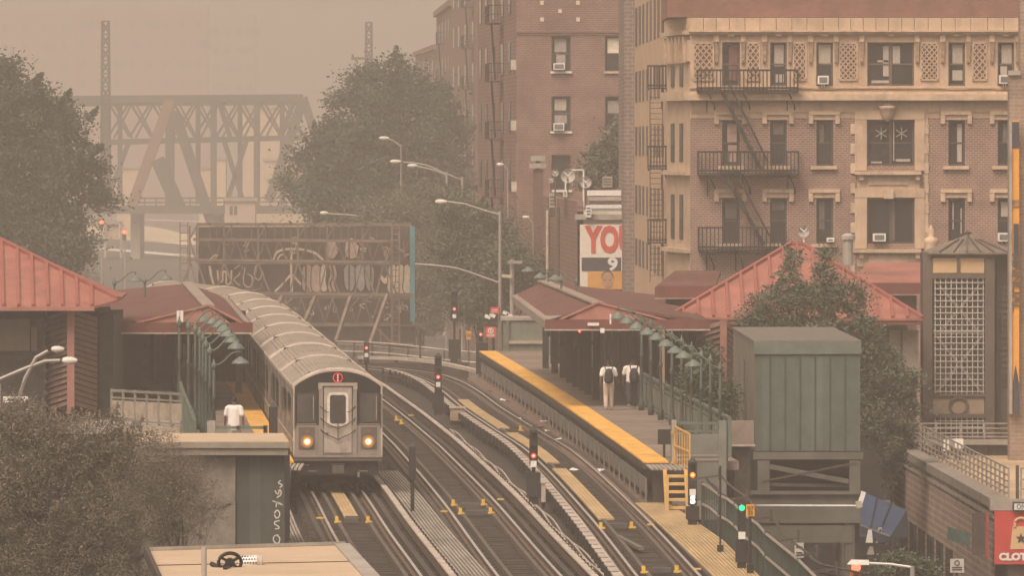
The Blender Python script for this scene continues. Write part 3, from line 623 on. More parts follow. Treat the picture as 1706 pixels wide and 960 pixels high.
# ---------------------------------------------------------------- signals
def signal(px, py_top, py_head, py_base, label, lens=None, lens_py=None, w=13, box=None, plate=None, z=-.1, boxm=None, letter=None, D=None):
    if D is None: p = G(px, py_base, z)
    else: p = P(px, py_base, D); z = p.z
    s_ = S(p.y); t = thing('railway_signal', label, 'railway signal', p, 'signals along the tracks')
    zt = CH-(py_top-HZ)/s_; zh = CH-(py_head-HZ)/s_; hw = w/s_/2
    b = MB(); b.box(p.x-hw,p.x+hw,p.y,p.y+.28,zh,zt-.08); b.hexa([(p.x-hw,p.y,zt-.08),(p.x+hw,p.y,zt-.08),(p.x+hw,p.y+.28,zt-.08),(p.x-hw,p.y+.28,zt-.08),(p.x-hw*.35,p.y+.08,zt+.04),(p.x+hw*.35,p.y+.08,zt+.04),(p.x+hw*.35,p.y+.2,zt+.04),(p.x-hw*.35,p.y+.2,zt+.04)])
    hd = b.build('signal_head', black_m, t)
    zb = z
    if box:
        (bt, bw_) = box; zb2 = CH-(bt-HZ)/s_; bh = bw_/s_/2
        MB().box(p.x-bh,p.x+bh,p.y-.05,p.y+.4,z+.22,zb2).build('relay_case', boxm or black_m, t)
        MB().box(p.x-bh*.7,p.x+bh*.7,p.y,p.y+.35,z,z+.22).build('pedestal', black_m, t)
    MB().tube([(p.x,p.y+.16,z),(p.x,p.y+.16,zh+.05)], .055, 8).build('post', black_m, t)
    nl = max(2, int((zt-zh)/.3))
    for k in range(nl):
        zc = zt-.2-k*(zt-zh-.3)/max(1,nl-1)
        if lens_py and abs(zc-(CH-(lens_py-HZ)/s_)) < .16: continue
        if any(q and abs(zc-(CH-(q-HZ)/s_)) < .2 for q in (plate,letter)): continue
        if lens is not None: MB().lathe([(.075,-.12),(.075,0),(.07,0),(.07,-.1)], (p.x,p.y,zc), 10, 'y').build('hood', black_m, hd)
    if lens is not None:
        zl = CH-(lens_py-HZ)/s_
        MB().lathe([(.0,-.045),(.05,-.04),(.078,-.005),(.078,.0)], (p.x,p.y,zl), 14, 'y').build('lit_lens', lens, hd)
        if lens in (red_l,amber_l): MB().lathe([(.0,-.012),(.038,-.008),(.038,.0)], (p.x,p.y-.042,zl), 12, 'y').build('lens_core', red_c if lens is red_l else amber_c, hd)
        MB().lathe([(.105,-.02),(.105,0),(.085,0),(.085,-.02)], (p.x,p.y,zl), 14, 'y').build('lens_rim', black_m, hd)
    if plate:
        zp = CH-(plate-HZ)/s_; MB().box(p.x-.085,p.x+.085,p.y-.03,p.y-.001,zp-.09,zp+.09).build('number_plate', signw, t)
    if letter:
        zp = CH-(letter-HZ)/s_; text(t,'S',p.x,p.y-.02,zp,.28,white_l,.018)
    return t
signal(730,590,655,692,'red lit signal on a dark case between middle and right tracks',red_l,628.5,w=12,box=(655,19),plate=641)
signal(889,713,775,842,'near red lit signal on a wide dark case by cable run',red_l,760,w=14,box=(788,23),plate=773.5)
signal(610.5,568,607,628,'small red lit signal beside the roof of the train',red_l,580,w=9,plate=592)
signal(757,483,535,606,'tall red lit signal on a slim post before the far end of right platform',red_l,515,w=12,box=(566,19),plate=527)
signal(687,740,800,857,'dark signal seen from behind on the grey plank walk',None,w=12)
signal(1154,766,843,880,'amber lit signal with white letter S beside the yellow stairs',amber_l,792,w=15,box=(845,22),plate=821,letter=834)
signal(1236,842,900,953,'green lit signal beside the orange speed board',green_l,847,w=13,box=(902,21),plate=893)
signal(966,543,582,640,'red lit signal under the left corner of right canopy',red_l,551.5,w=8,D=301)
signal(801,553,568,590,'tiny far red lit signal past the right platform end',red_l,557.5,w=7,D=400)
signal(455,674,722,745,'dark signal seen from behind between left platform and train',None,w=14,D=236)
t,a,b = sign('speed_board','orange speed board reading G T 25 beside green signal',1243,1257,841,861,197.5,mat('orange_board',(.70,.33,.06),.6,var=.1))
text(t,'GT',(a.x+b.x)/2,197.48,b.z-.085,.12,blk_t); text(t,'25',(a.x+b.x)/2,197.48,a.z+.085,.13,blk_t)
MB().tube([((a.x+b.x)/2,197.55,-.05),((a.x+b.x)/2,197.55,b.z)],.03,6).build('post', black_m, t); MB().box((a.x+b.x)/2-.08,(a.x+b.x)/2+.08,197.45,197.65,-.05,.2).build('post_base', black_m, t)
pp = G(1200,920,-.02); t = thing('marker_post','slim dark post standing on the tan walkway between signals','post',pp)
MB().tube([pp,(pp.x,pp.y,CH-(777-HZ)/S(pp.y))],.025,8).build('shaft', black_m, t); MB().box(pp.x-.08,pp.x+.08,pp.y-.08,pp.y+.08,pp.z,.15).build('post_base', black_m, t)
pp = G(771,600,0); t,a,b = sign('speed_board','orange yellow speed board on a rusty post at far platform end',777,785,552,566,392,mat('orange_board',(.70,.33,.06)))
text(t,'25',(a.x+b.x)/2,391.97,(a.z+b.z)/2,.2,blk_t); MB().tube([((a.x+b.x)/2,392.1,-.1),((a.x+b.x)/2,392.1,b.z+.4)],.03,6).build('post', rust, t)
t,a,b = sign('warning_sign','red warning sign with white emblem at far end of right platform',809,826,545,563,372,redsign)
MB().lathe([(.13,-.01),(.13,0),(.09,0),(.09,-.01)],((a.x+b.x)/2,371.99,b.z-.17),16,'y').build('emblem_ring', signw, t)
MB().box((a.x+b.x)/2-.03,(a.x+b.x)/2+.03,371.97,371.99,b.z-.24,b.z-.1).build('emblem_bar', signw, t)
for k in range(2): MB().box(a.x+.06,b.x-.06,371.98,371.995,a.z+.05+.07*k,a.z+.085+.07*k).build('text_line', signw, t)
for x in (a.x+.05,b.x-.05): MB().tube([(x,372.1,PZ),(x,372.1,b.z)],.02,6).build('post', rust, t)
t,a,b = sign('warning_sign','small red sign on the lamp pole above the platform end',817,832,512,523,380,redsign)
for k in range(2): MB().box(a.x+.06,b.x-.06,379.97,379.99,a.z+.08+.09*k,a.z+.11+.09*k).build('text_line', signw, t)
MB().tube([(b.x,380.1,PZ),(b.x,380.1,b.z)],.03,6).build('post', rust, t)
# ---------------------------------------------------------------- subway train, ten cars
roofm = mat('train_roof', (.36,.305,.255), .65, .15, var=.22, scale=1.0, dirt=.45, dscale=.8)
roofrib = mat('roof_rib', (.46,.40,.34), .6, .2, var=.2, dirt=.3)
sidem = mat('car_side_steel', (.33,.29,.255), .42, .6, var=.25, scale=1.0, stretch=(1,1,.2), dirt=.4, streak=.5)
frontm = mat('front_steel', (.31,.27,.235), .5, .4, var=.2, scale=2, dirt=.45, dscale=2.0, streak=.4)
doorm = mat('front_door_steel', (.41,.36,.315), .55, .3, var=.15, scale=3, dirt=.3, dscale=2.5, streak=.35)
mask = mat('black_front_mask', (.018,.017,.017), .35, var=.2)
under = mat('undercar_black', (.018,.016,.015), .85, var=.5, scale=4)
def along(path, d):
    acc = 0
    for a, b in zip(path, path[1:]):
        L_ = (b-a).length
        if acc+L_ >= d: return a.lerp(b,(d-acc)/L_)
        acc += L_
    return path[-1]
tpath = [Vector((tx(0,243.0),243.0,0))]+[p for p in TR[0] if p.y > 243]
extd = tpath[-1]+(tpath[-1]-tpath[-2]).normalized()*60; tpath.append(extd)
CL, PITCH = 15.15, 15.6
HW, ZE, ZT = 1.31, 3.15, 3.62
def roof_prof(n=14, hw=HW, ze=ZE, zt=ZT, dz=0):
    r = []
    for k in range(n+1):
        u = -1+2*k/n; z = ze+(zt-ze)*(1-abs(u)**2.3); r.append((u*hw, z+dz))
    return r
def car(i, label):
    p0 = along(tpath, i*PITCH); p1 = along(tpath, i*PITCH+CL)
    d = (p1-p0).normalized(); ang = math.atan2(d.y,d.x)-math.pi/2
    M = Matrix.Translation(p0) @ Matrix.Rotation(ang,4,'Z')
    t = thing('subway_car', label, 'subway car', p0, 'ten cars of the subway train')
    def W(x,y,z): return M @ Vector((x,y,z))
    def bx(name,x0,x1,y0,y1,z0,z1,m,par=t):
        return MB().hexa([W(x0,y0,z0),W(x1,y0,z0),W(x1,y1,z0),W(x0,y1,z0),W(x0,y0,z1),W(x1,y0,z1),W(x1,y1,z1),W(x0,y1,z1)]).build(name,m,par)
    # body: sides to the eaves
    pr = roof_prof()
    body = MB(); body.extr([W(x,0,z) for x,z in [(-HW,1.0),(HW,1.0)]+[(x,z) for x,z in reversed(pr)]], M.to_3x3() @ Vector((0,CL,0)))
    bo = body.build('body', sidem, t)
    # roof skin, with longitudinal ribs in the middle and light bows at both ends
    rf = MB(); pr2 = roof_prof(24, HW+.015, ZE+.0, ZT+.025)
    for a, b in zip(pr2, pr2[1:]): rf.quad(W(a[0],.0,a[1]),W(b[0],.0,b[1]),W(b[0],CL,b[1]),W(a[0],CL,a[1]))
    ro = rf.build('roof', roofm, t, True)
    rb = MB()
    for k in range(3, 22):
        x, z = pr2[k]
        for y0 in np.arange(.8, CL-1.2, 2.4): rb.hexa([W(x-.018,y0,z-.02),W(x+.018,y0,z-.02),W(x+.018,y0+2.0,z-.02),W(x-.018,y0+2.0,z-.02),W(x-.012,y0,z+.022),W(x+.012,y0,z+.022),W(x+.012,y0+2.0,z+.022),W(x-.012,y0+2.0,z+.022)])
    rb.build('roof_ribs', roofm, ro, kind='stuff')
    for y0, y1, dz in ((-.02,.16,.075),(CL-.14,CL+.02,.06)):
        e = MB(); m0 = len(e.v)
        for a in pr2: e.v += [tuple(W(a[0]*1.004,y0,a[1]-.02)),tuple(W(a[0]*1.008,y0+.02,a[1]+dz*.7)),tuple(W(a[0]*1.008,y1-.02,a[1]+dz*.7)),tuple(W(a[0]*1.004,y1,a[1]-.02))]
        for k in range(len(pr2)-1):
            for q in range(3): e.f.append((m0+4*k+q,m0+4*k+4+q,m0+4*k+5+q,m0+4*k+1+q))
        e.build('roof_bow', roofrib, ro)
    for sx in (-.78,.78):
        for y0 in (.55, CL-.75):
            z = 3.44; g_ = MB()
            g_.hexa([W(sx-.12,y0,z-.02),W(sx+.12,y0,z-.02),W(sx+.12,y0+.3,z-.02),W(sx-.12,y0+.3,z-.02),W(sx-.08,y0,z+.1),W(sx+.08,y0,z+.1),W(sx+.08,y0+.3,z+.1),W(sx-.08,y0+.3,z+.1)])
            g_.build('roof_fitting', rust, ro)
    for sx in (-1,1):
        MB().hexa([W(sx*(HW+.02)-.02,0,ZE-.08),W(sx*(HW+.02)+.02,0,ZE-.08),W(sx*(HW+.02)+.02,CL,ZE-.08),W(sx*(HW+.02)-.02,CL,ZE-.08),W(sx*(HW+.02)-.02,0,ZE+.02),W(sx*(HW+.02)+.02,0,ZE+.02),W(sx*(HW+.02)+.02,CL,ZE+.02),W(sx*(HW+.02)-.02,CL,ZE+.02)]).build('drip_rail', roofrib, ro)
        xa, xb = (sx*HW-.012, sx*HW+.012)
        for yc in (2.3,7.5,12.7):
            dl = bx('side_door',xa-.004,xb+.004,yc-.68,yc+.68,1.12,3.0,mat('side_door_steel',(.38,.345,.305),.35,.65,var=.2),t)
            for o in (-.36,.36): bx('door_window',xa-.008,xb+.008,yc+o-.22,yc+o+.22,1.95,2.75,glass_m,dl)
        for yc in (4.9,10.1): bx('side_window',xa-.004,xb+.004,yc-1.35,yc+1.35,1.95,2.8,glass_m,t)
        bx('belt_rib',xa-.01,xb+.01,0,CL,1.5,1.56,roofrib,t)
    bx('underframe',-1.15,1.15,.3,CL-.3,.55,1.0,under,t)
    for y0 in (1.2, CL-3.4):
        tk = bx('truck',-1.0,1.0,y0,y0+2.2,.2,.75,under,t)
        for yy in (y0+.35,y0+1.85):
            for sx in (-.74,.74):
                w_ = MB(); c = W(sx,yy,.43); w_.lathe([(.43,-.06),(.43,.06)],c,14,'x'); w_.build('wheel',mat('wheel_steel',(.06,.055,.05),.5,.5),tk)
    return t, W, bx
order = ['lead','second','third','fourth','fifth','sixth','seventh','eighth','ninth','last']
for i in range(10):
    if i == 0: lab = 'lead subway car with lit headlights and black front mask'
    elif i < 9: lab = order[i]+' subway car behind the headlights in the ten car train'
    else: lab = 'last subway car at the far end of the train'
    t, W, bx = car(i, lab)
    if i: continue
    # front end
    pr = roof_prof(20, HW-.03, ZE-.02, ZT-.04)
    low = MB(); low.extr([W(-HW+.02,-.02,1.08),W(HW-.02,-.02,1.08),W(HW-.02,-.02,1.98),W(-HW+.02,-.02,1.98)], W(0,-.05,0)-W(0,0,0)); fp_ = low.build('front_panel', frontm, t)
    up_ = MB(); up_.extr([W(-HW+.02,-.02,1.97),W(HW-.02,-.02,1.97)]+[W(x,-.02,z) for x,z in reversed(pr)], W(0,-.045,0)-W(0,0,0)); fm = up_.build('front_mask', mask, t)
    # outer bright edge around the mask
    eb = MB()
    for a, b in zip(pr, pr[1:]): eb.bar(W(a[0]*1.005,-.06,a[1]+.02),W(b[0]*1.005,-.06,b[1]+.02),.05,.045)
    for sx in (-1,1): eb.bar(W(sx*(HW-.015),-.06,1.08),W(sx*(HW-.015),-.06,ZE),.05,.05)
    eb.build('front_edge_trim', roofrib, t)
    for sx in (-1,1):
        g_ = bx('windscreen',sx*.93-.27,sx*.93+.27,-.078,-.068,2.08,2.93,mat('cab_glass',(.07,.065,.06),.12,var=.35,scale=2,spec=.7),t)
        bx('wiper_bar',sx*.93+.2,sx*.93+.215,-.09,-.08,2.15,2.85,roofrib,g_); bx('lower_edge',sx*.93-.3,sx*.93+.3,-.085,-.072,2.0,2.03,frontm,g_)
        hs = bx('headlight_housing',sx*.92-.24,sx*.92+.24,-.085,-.07,1.27,1.93,mat('housing_dark',(.13,.11,.10),.5,.3),t)
        c = W(sx*.905,-.09,1.50)
        MB().lathe([(.0,-.05),(.05,-.045),(.072,-.01),(.072,.0)],c,18,'y').build('headlight', warm_l, hs); MB().lathe([(.12,-.025),(.12,0),(.073,0),(.073,-.025)],c,20,'y').build('headlight_halo', glow_l, hs); MB().lathe([(.165,-.028),(.165,0),(.121,0),(.121,-.028)],c,20,'y').build('headlight_outer_halo', glow2_l, hs)  # lens, then two glowing rings added as its painted halo
        MB().lathe([(.19,-.03),(.19,0),(.166,0),(.166,-.03)],c,20,'y').build('headlight_rim', frontm, hs)
        MB().lathe([(.0,-.02),(.085,-.015),(.085,.0)],W(sx*.905,-.09,1.80),14,'y').build('tail_lens', mat('unlit_lens',(.16,.09,.06),.3), hs)
        bx('door_post',sx*.5-.06,sx*.5+.06,-.13,-.02,1.08,3.18,frontm,t)
        bx('handhold',sx*1.27-.015,sx*1.27+.015,-.12,-.09,1.9,2.9,rust,t)
    bx('door_lintel',-.58,.58,-.14,-.02,3.15,3.24,doorm,t)
    for sx in (-1,1): bx('lintel_corner',sx*.53-.05,sx*.53+.05,-.139,-.021,3.05,3.15,doorm,t)
    dr = bx('front_door',-.41,.41,-.095,-.03,1.14,3.12,doorm,t)
    # rounded window with pale frame
    def rrect(cx,cz,hw,hh,r,n=5):
        o=[]
        for qx,qz,a0 in ((1,1,0),(-1,1,90),(-1,-1,180),(1,-1,270)):
            for k in range(n+1):
                an=R(a0+90*k/n); o.append((cx+qx*(hw-r)+r*math.cos(an),cz+qz*(hh-r)+r*math.sin(an)))
        return o
    f_ = MB(); f_.extr([W(x,-.10,z) for x,z in rrect(0,2.46,.315,.5,.13)], W(0,-.02,0)-W(0,0,0)); wf = f_.build('window_frame', mat('pale_window_frame',(.68,.62,.54),.5,.2), dr)
    f_ = MB(); f_.extr([W(x,-.122,z) for x,z in rrect(0,2.46,.235,.42,.08)], W(0,-.012,0)-W(0,0,0)); f_.build('window', mat('door_glass',(.055,.05,.045),.15,var=.3), dr)
    for zz in (1.16,): bx('kick_strip',-.4,.4,-.11,-.096,zz,zz+.03,frontm,dr)
    bx('handle',-.36,-.28,-.12,-.098,1.72,1.76,black_m,dr)
    # safety chains in three V rows
    ch = MB()
    for za, zm in ((2.55,2.2),(2.2,1.88),(1.86,1.56)):
        for sx in (-1,1):
            pts = [W(sx*.52,-.15,za),W(sx*.34,-.17,za-.16*(za-zm)/.33),W(sx*.15,-.17,zm+.08),W(0,-.17,zm)]
            if za > 2.5: pts = pts[:2]+[W(sx*.27,-.17,2.38)]
            ch.tube(pts,.013,5)
    ch.tube([W(0,-.17,2.1),W(0,-.17,1.56)],.012,5)
    ch.build('safety_chain', black_m, t)
    # route bullet
    c = W(0,-.085,3.39)
    MB().lathe([(.145,-.012),(.145,0),(.122,0),(.122,-.012)],c,28,'y').build('route_ring', light('red_led',(1,.05,.04),1.0), fm)
    for zz in (.075,.0,-.075): MB().lathe([(.0,-.01),(.028,-.008),(.028,0)],W(0,-.085,3.39+zz),8,'y').build('route_dot', light('red_led_bright',(1,.22,.18),1.6), fm)
    bx('anticlimber',-1.3,1.3,-.22,.1,.94,1.08,mat('buffer_steel',(.19,.165,.145),.55,.4,var=.2),t)
    bx('buffer_lip',-1.3,1.3,-.25,-.215,1.04,1.085,frontm,t)
    bx('buffer_groove',-1.28,1.28,-.235,-.22,.99,1.0,black_m,t)
    bx('coupler',-.2,.2,-.45,.3,.55,.85,under,t); bx('coupler_face',-.17,.17,-.47,-.45,.58,.82,mat('coupler_steel',(.10,.09,.08),.6,.4),t)
    bx('apron',-1.2,1.2,-.05,.3,.5,.94,under,t)
    for sx in (-.75,.75): bx('step_iron',sx-.13,sx+.13,-.16,-.12,.62,.64,frontm,t)
    bx('trip_valve',.58,.64,-.2,-.1,.45,.6,frontm,t)
    bx('cab_steps',-1.15,-.85,-.12,-.08,.8,.82,frontm,t)
# ---------------------------------------------------------------- station houses
redroof = mat('red_metal_roof', (.335,.135,.105), .65, var=.22, scale=1.0, dirt=.42, dscale=.9)
redrib = mat('red_roof_seam', (.30,.10,.08), .6, var=.15)
clap = mat('maroon_siding', (.23,.135,.11), .75, var=.25, scale=2, dirt=.3)
postm = mat('faded_red_post', (.30,.14,.11), .75, var=.2, scale=2)
def chevron(t, px_l, px_c, px_r, py_t, py_b, D, pitch, drop):
    """lapped boards sloping away on both sides of a corner post"""
    s_ = S(D); n = int((py_b-py_t)/pitch)
    for sgn, pe in ((-1,px_l),(1,px_r)):
        for k in range(n):
            y0 = py_t+k*pitch; D2 = D+2.2
            a0, a1 = P(px_c,y0,D), P(px_c,y0+pitch*.74,D); b0, b1 = P(pe,y0+drop,D2), P(pe,y0+drop+pitch*.74,D2)
            th = Vector((0,-.05,0)); b = MB()
            b.hexa([a1+th*4,b1+th*4,b1+Vector((0,.02,0)),a1+Vector((0,.02,0)),a0-th*.3,b0-th*.3,b0+Vector((0,.02,0)),a0+Vector((0,.02,0))]); b.build('siding_board', clap, t)
    MB().bar(P(px_c,py_t,D-.1),P(px_c,py_b+10,D-.1),.24,.24).build('corner_post', postm, t)
# right house
rh = thing('station_house', 'right station house with big red hipped metal roof behind the tree', 'station house', P(1325,640,300), 'station houses')
D0 = 299.0
eL, eR = P(1114,529,D0), P(1537,531,D0); ez = eL.z; bL, bR = eL+Vector((.6,13,0)), eR+Vector((-.2,13,0)); apx = P(1318,407,D0+6.5); apr = P(1338,408,D0+6.5)
for nm, poly in (('front',[eL,eR,apr,apx]),('left',[bL,eL,apx]),('right',[eR,bR,apr]),('back',[bR,bL,apx,apr])):
    MB().extr(poly, (0,0,-.08)).build('roof_slope', redroof, rh)
for k in range(1, 17):
    f = k/17; b = eL.lerp(eR,f)
    # seam from eave up to the hip line
    fx = b.x; tL = (apx.x-eL.x); tR = (eR.x-apr.x)
    u = 1.0
    if fx < apx.x: u = (fx-eL.x)/tL
    elif fx > apr.x: u = (eR.x-fx)/tR
    top = Vector((fx, eL.y+(apx.y-eL.y)*u, ez+(apx.z-ez)*u))
    if u > .08: MB().bar(b+Vector((0,.02,.04)),top+Vector((0,0,.04)),.1,.12).build('roof_seam', redrib, rh)
for a, b in ((eL,apx),(eR,apr),(apx,apr)): MB().bar(a+Vector((0,0,.05)),b+Vector((0,0,.05)),.16,.1).build('hip_cap', redrib, rh)
MB().box(eL.x+.1,eR.x-.1,D0+.05,D0+.2,ez-.28,ez-.02).build('fascia', maroon, rh)
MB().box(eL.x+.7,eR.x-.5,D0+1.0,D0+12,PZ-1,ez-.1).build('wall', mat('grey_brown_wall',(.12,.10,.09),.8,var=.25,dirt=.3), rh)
for px0,px1 in ((1482,1500),(1504,1530)): MB().box(P(px0,0,D0+.97).x,P(px1,0,D0+.97).x,D0+.93,D0+.99,1.6,3.5).build('window', mat('tan_pane',(.22,.19,.16),.6), rh)
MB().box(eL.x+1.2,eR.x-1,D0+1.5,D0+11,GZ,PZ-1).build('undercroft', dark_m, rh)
chevron(rh, 1160, 1205, 1222, 534, 640, 297.5, 9.5, 13)
# side wings with maroon roofs behind
for px0,px1,py0,py1,lab in ((1093,1192,459,482,'small maroon roofed wing behind the right canopy'),(1418,1537,445,476,'maroon roofed wing right of the red hip roof')):
    D = 312.0; a, b = P(px0,py1,D), P(px1,py0,D); t = thing('station_wing', lab, 'station house', (a.x,D,PZ))
    MB().hexa([(a.x,D,a.z),(b.x,D,a.z),(b.x+.3,D+4,b.z),(a.x+.8,D+4,b.z),(a.x,D,a.z+.12),(b.x,D,a.z+.12),(b.x+.3,D+4,b.z+.12),(a.x+.8,D+4,b.z+.12)]).build('roof', shingle if px0<1200 else redroof, t)
    MB().box(a.x-.05,b.x,D-.15,D-.02,a.z-.32,a.z+.1).build('fascia', maroon, t); MB().box(a.x-.07,b.x,D-.2,D-.01,a.z-.37,a.z-.325).build('drip_edge', gravel, t)
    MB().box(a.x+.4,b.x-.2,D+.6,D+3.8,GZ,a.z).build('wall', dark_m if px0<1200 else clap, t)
# left house
lh = thing('station_house', 'left station house with red metal roof above the bushes', 'station house', P(40,690,280), 'station houses')
q = [P(-90,512,272),P(155,511,272),P(198,499,276.5),P(-90,356,283)]
_n = (q[1]-q[0]).cross(q[3]-q[0]); _r = q[2]-camo.location; q[2] = camo.location+_r*(_n.dot(q[0]-camo.location)/_n.dot(_r))      # keep the slope one flat plane
MB().extr(q,(0,0,-.08)).build('roof_slope', redroof, lh)
bk = [q[2].copy(),q[2]+Vector((-.3,12,0)),q[3]+Vector((0,10,-2.5)),q[3]]; MB().extr(bk,(0,0,-.08)).build('roof_slope', redroof, lh)
MB().bar(q[2]+Vector((0,0,.05)),q[3]+Vector((0,0,.05)),.16,.1).build('hip_cap', redrib, lh)
for px in (-20,5,31,55,80,104,129,153):
    f = (px+90)/288; top = q[3].lerp(q[2],f); bt = P(px,511.5,272) if px <= 155 else None
    MB().bar(bt+Vector((0,0,.04)),top+Vector((0,0,.04)),.1,.12).build('roof_seam', redrib, lh)
fa, fb = P(-90,512,272), P(157,511,272)
MB().box(fa.x,fb.x,271.95,272.1,fa.z-.12,fa.z+.02).build('fascia', pinkb, lh)
wx0, wx1 = P(-90,0,274).x, P(75,0,274).x
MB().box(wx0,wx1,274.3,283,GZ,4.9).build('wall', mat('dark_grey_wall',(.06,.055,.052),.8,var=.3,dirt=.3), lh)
for k,(px0,px1,py0,py1,m) in enumerate(((-30,50,532,585,mat('tan_blind',(.20,.17,.135),.7,var=.15)),(52,72,535,590,glass_m),(-30,72,592,600,rust),(52,62,545,585,MATS['tan_blind']))):
    a, b = P(px0,py1,274.2), P(px1,py0,274.2); MB().box(a.x,b.x,274.2-.02*k,274.29,a.z,b.z).build('window' if k<2 else 'window_bar', m, lh)
chevron(lh, 75, 118, 162, 515, 680, 272.8, 9.4, 14)
for k in range(8): a = P(76,538+k*19,273.6); MB().box(a.x-.06,a.x+.06,273.4,273.6,a.z-.12,a.z).build('trim_block', rust, lh)
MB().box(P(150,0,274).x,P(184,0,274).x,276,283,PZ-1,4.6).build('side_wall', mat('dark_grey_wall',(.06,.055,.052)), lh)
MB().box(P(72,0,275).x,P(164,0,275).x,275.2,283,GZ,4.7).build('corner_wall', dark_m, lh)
t,a,b = sign('notice_sign','white notice sign with small black text left of the bushes',5,47,661,690,258,signw)
for k,(wd,zz) in enumerate(((.5,.42),(.6,.3),(.66,.17),(.55,.07))): MB().box((a.x+b.x)/2-wd/2,(a.x+b.x)/2+wd/2,257.98,257.995,a.z+zz,a.z+zz+.06).build('text_line', blk_t, t)
for x in (a.x+.06,b.x-.06): MB().box(x-.04,x+.04,258.06,258.14,GZ,b.z).build('post', rust, t)

# ---------------------------------------------------------------- green stair housing on steel frame
gb_m = stripemat('green_corrugated', (.105,.133,.115), (.09,.115,.10), 'X', .37, .08, var=.22, dirt=.35, streak=.4)
gs = thing('stair_housing', 'big green boxy stair housing raised on a steel frame', 'stair housing', P(1345,752,255))
n0, n1 = P(1258,752,255), P(1433,571,255); f0, f1 = P(1221.5,752,273), P(1386,548,273)
MB().box(n0.x,n1.x,255,255.12,n0.z,P(0,591,255).z).build('front_panel', gb_m, gs)
for k in range(1,7):
    x = n0.x+(n1.x-n0.x)*k/7; MB().box(x-.02,x+.02,254.97,255.0,n0.z+.02,P(0,592,255).z-.02).build('panel_joint', dgreen_m, gs)
MB().box(n0.x-.03,n1.x+.03,254.93,255.1,P(0,590,255).z,n1.z).build('front_band', mat('grey_green_band',(.13,.155,.13),.7,var=.2,dirt=.25), gs)
side_m = mat('brown_green_side',(.17,.155,.125),.75,var=.25,scale=1,dirt=.3)
ft = f1.z
MB().hexa([(n0.x,255.13,n0.z),(n0.x+.08,255.13,n0.z),(f0.x+.08,273,n0.z),(f0.x,273,n0.z),(n0.x,255.13,n1.z),(n0.x+.08,255.13,n1.z),(f0.x+.08,273,ft),(f0.x,273,ft)]).build('side_panel', side_m, gs)
MB().hexa([(n1.x-.08,255.13,n0.z),(n1.x,255.13,n0.z),(f1.x,273,n0.z),(f1.x-.08,273,n0.z),(n1.x-.08,255.13,n1.z),(n1.x,255.13,n1.z),(f1.x,273,ft),(f1.x-.08,273,ft)]).build('side_panel', side_m, gs)
MB().hexa([(n0.x-.04,254.95,n1.z),(n1.x+.04,254.95,n1.z),(f1.x+.04,273,ft),(f0.x-.04,273,ft),(n0.x-.04,254.95,n1.z+.06),(n1.x+.04,254.95,n1.z+.06),(f1.x+.04,273,ft+.06),(f0.x-.04,273,ft+.06)]).build('roof', mat('grey_felt',(.16,.145,.125),.9,var=.25,dirt=.2), gs)
MB().box(n0.x,n1.x,255.2,272.9,n0.z-.02,n0.z+.1).build('floor', dark_m, gs)
# frame under it
fr_m = mat('dull_green_steel',(.115,.115,.095),.7,var=.25,scale=1.5,dirt=.4)
z0, z1 = P(0,845,255).z, P(0,752,255).z
MB().box(n0.x-.05,n1.x+.1,255.0,255.35,P(0,766,255).z,z1-.03).build('top_girder', fr_m, gs)
MB().box(P(1240,0,255).x,P(1434,0,255).x,254.9,255.3,P(0,872,255).z,P(0,824,255).z).build('plate_girder', fr_m, gs)
MB().box(P(1240,0,255).x,P(1436,0,255).x,254.75,255.45,P(0,824,255).z,P(0,819,255).z).build('girder_flange', fr_m, gs)
MB().box(P(1245,0,255).x,P(1420,0,255).x,254.95,255.25,P(0,905,255).z,P(0,876,255).z).build('lower_girder', fr_m, gs)
for px0, px1 in ((1262,1282),(1415,1433)):
    MB().box(P(px0,0,255).x,P(px1,0,255).x,254.9,255.2,P(0,819,255).z,P(0,768,255).z).build('upright', fr_m, gs)
MB().bar(P(1283,778,255),P(1414,803,255),.2,.14).build('brace', fr_m, gs); MB().bar(P(1270,803,254.9),P(1428,771,254.9),.05).build('brace', rust, gs)
MB().bar(P(1278,808,255.2),P(1420,810,255.2),.1).build('brace', fr_m, gs)
for px in (1240,1408): MB().box(P(px,0,255).x,P(px+16,0,255).x,255.0,255.5,GZ,P(0,874,255).z).build('column', fr_m, gs)
MB().box(P(1226,0,256).x,P(1258,0,256).x,256,256.4,z0-.6,z1+.0).build('left_pier', dark_m, gs)
MB().box(P(1262,0,258).x,P(1432,0,258).x,258,258.2,P(0,905,258).z,P(0,760,258).z).build('back_panel', dark_m, gs)
sp = thing('fuse_cabinet','brown box panel hung on left of the green stair housing','cabinet',P(1216,740,250))
a, b = P(1212,741,249), P(1256,702,249); MB().box(a.x,b.x,249,249.5,a.z,b.z).build('box', mat('brown_panel',(.24,.19,.155),.75,var=.2,dirt=.3), sp); MB().box(a.x-.04,b.x+.04,248.95,249.6,a.z-.06,a.z).build('lip', cover_m, sp)
MB().tube([P(1240,702,249.2),P(1240,600,249.2)],.02,5).build('conduit', rust, sp); MB().box(a.x+.2,b.x-.1,249.3,252,PZ-1.8,a.z-.06).build('stand', rust, sp)
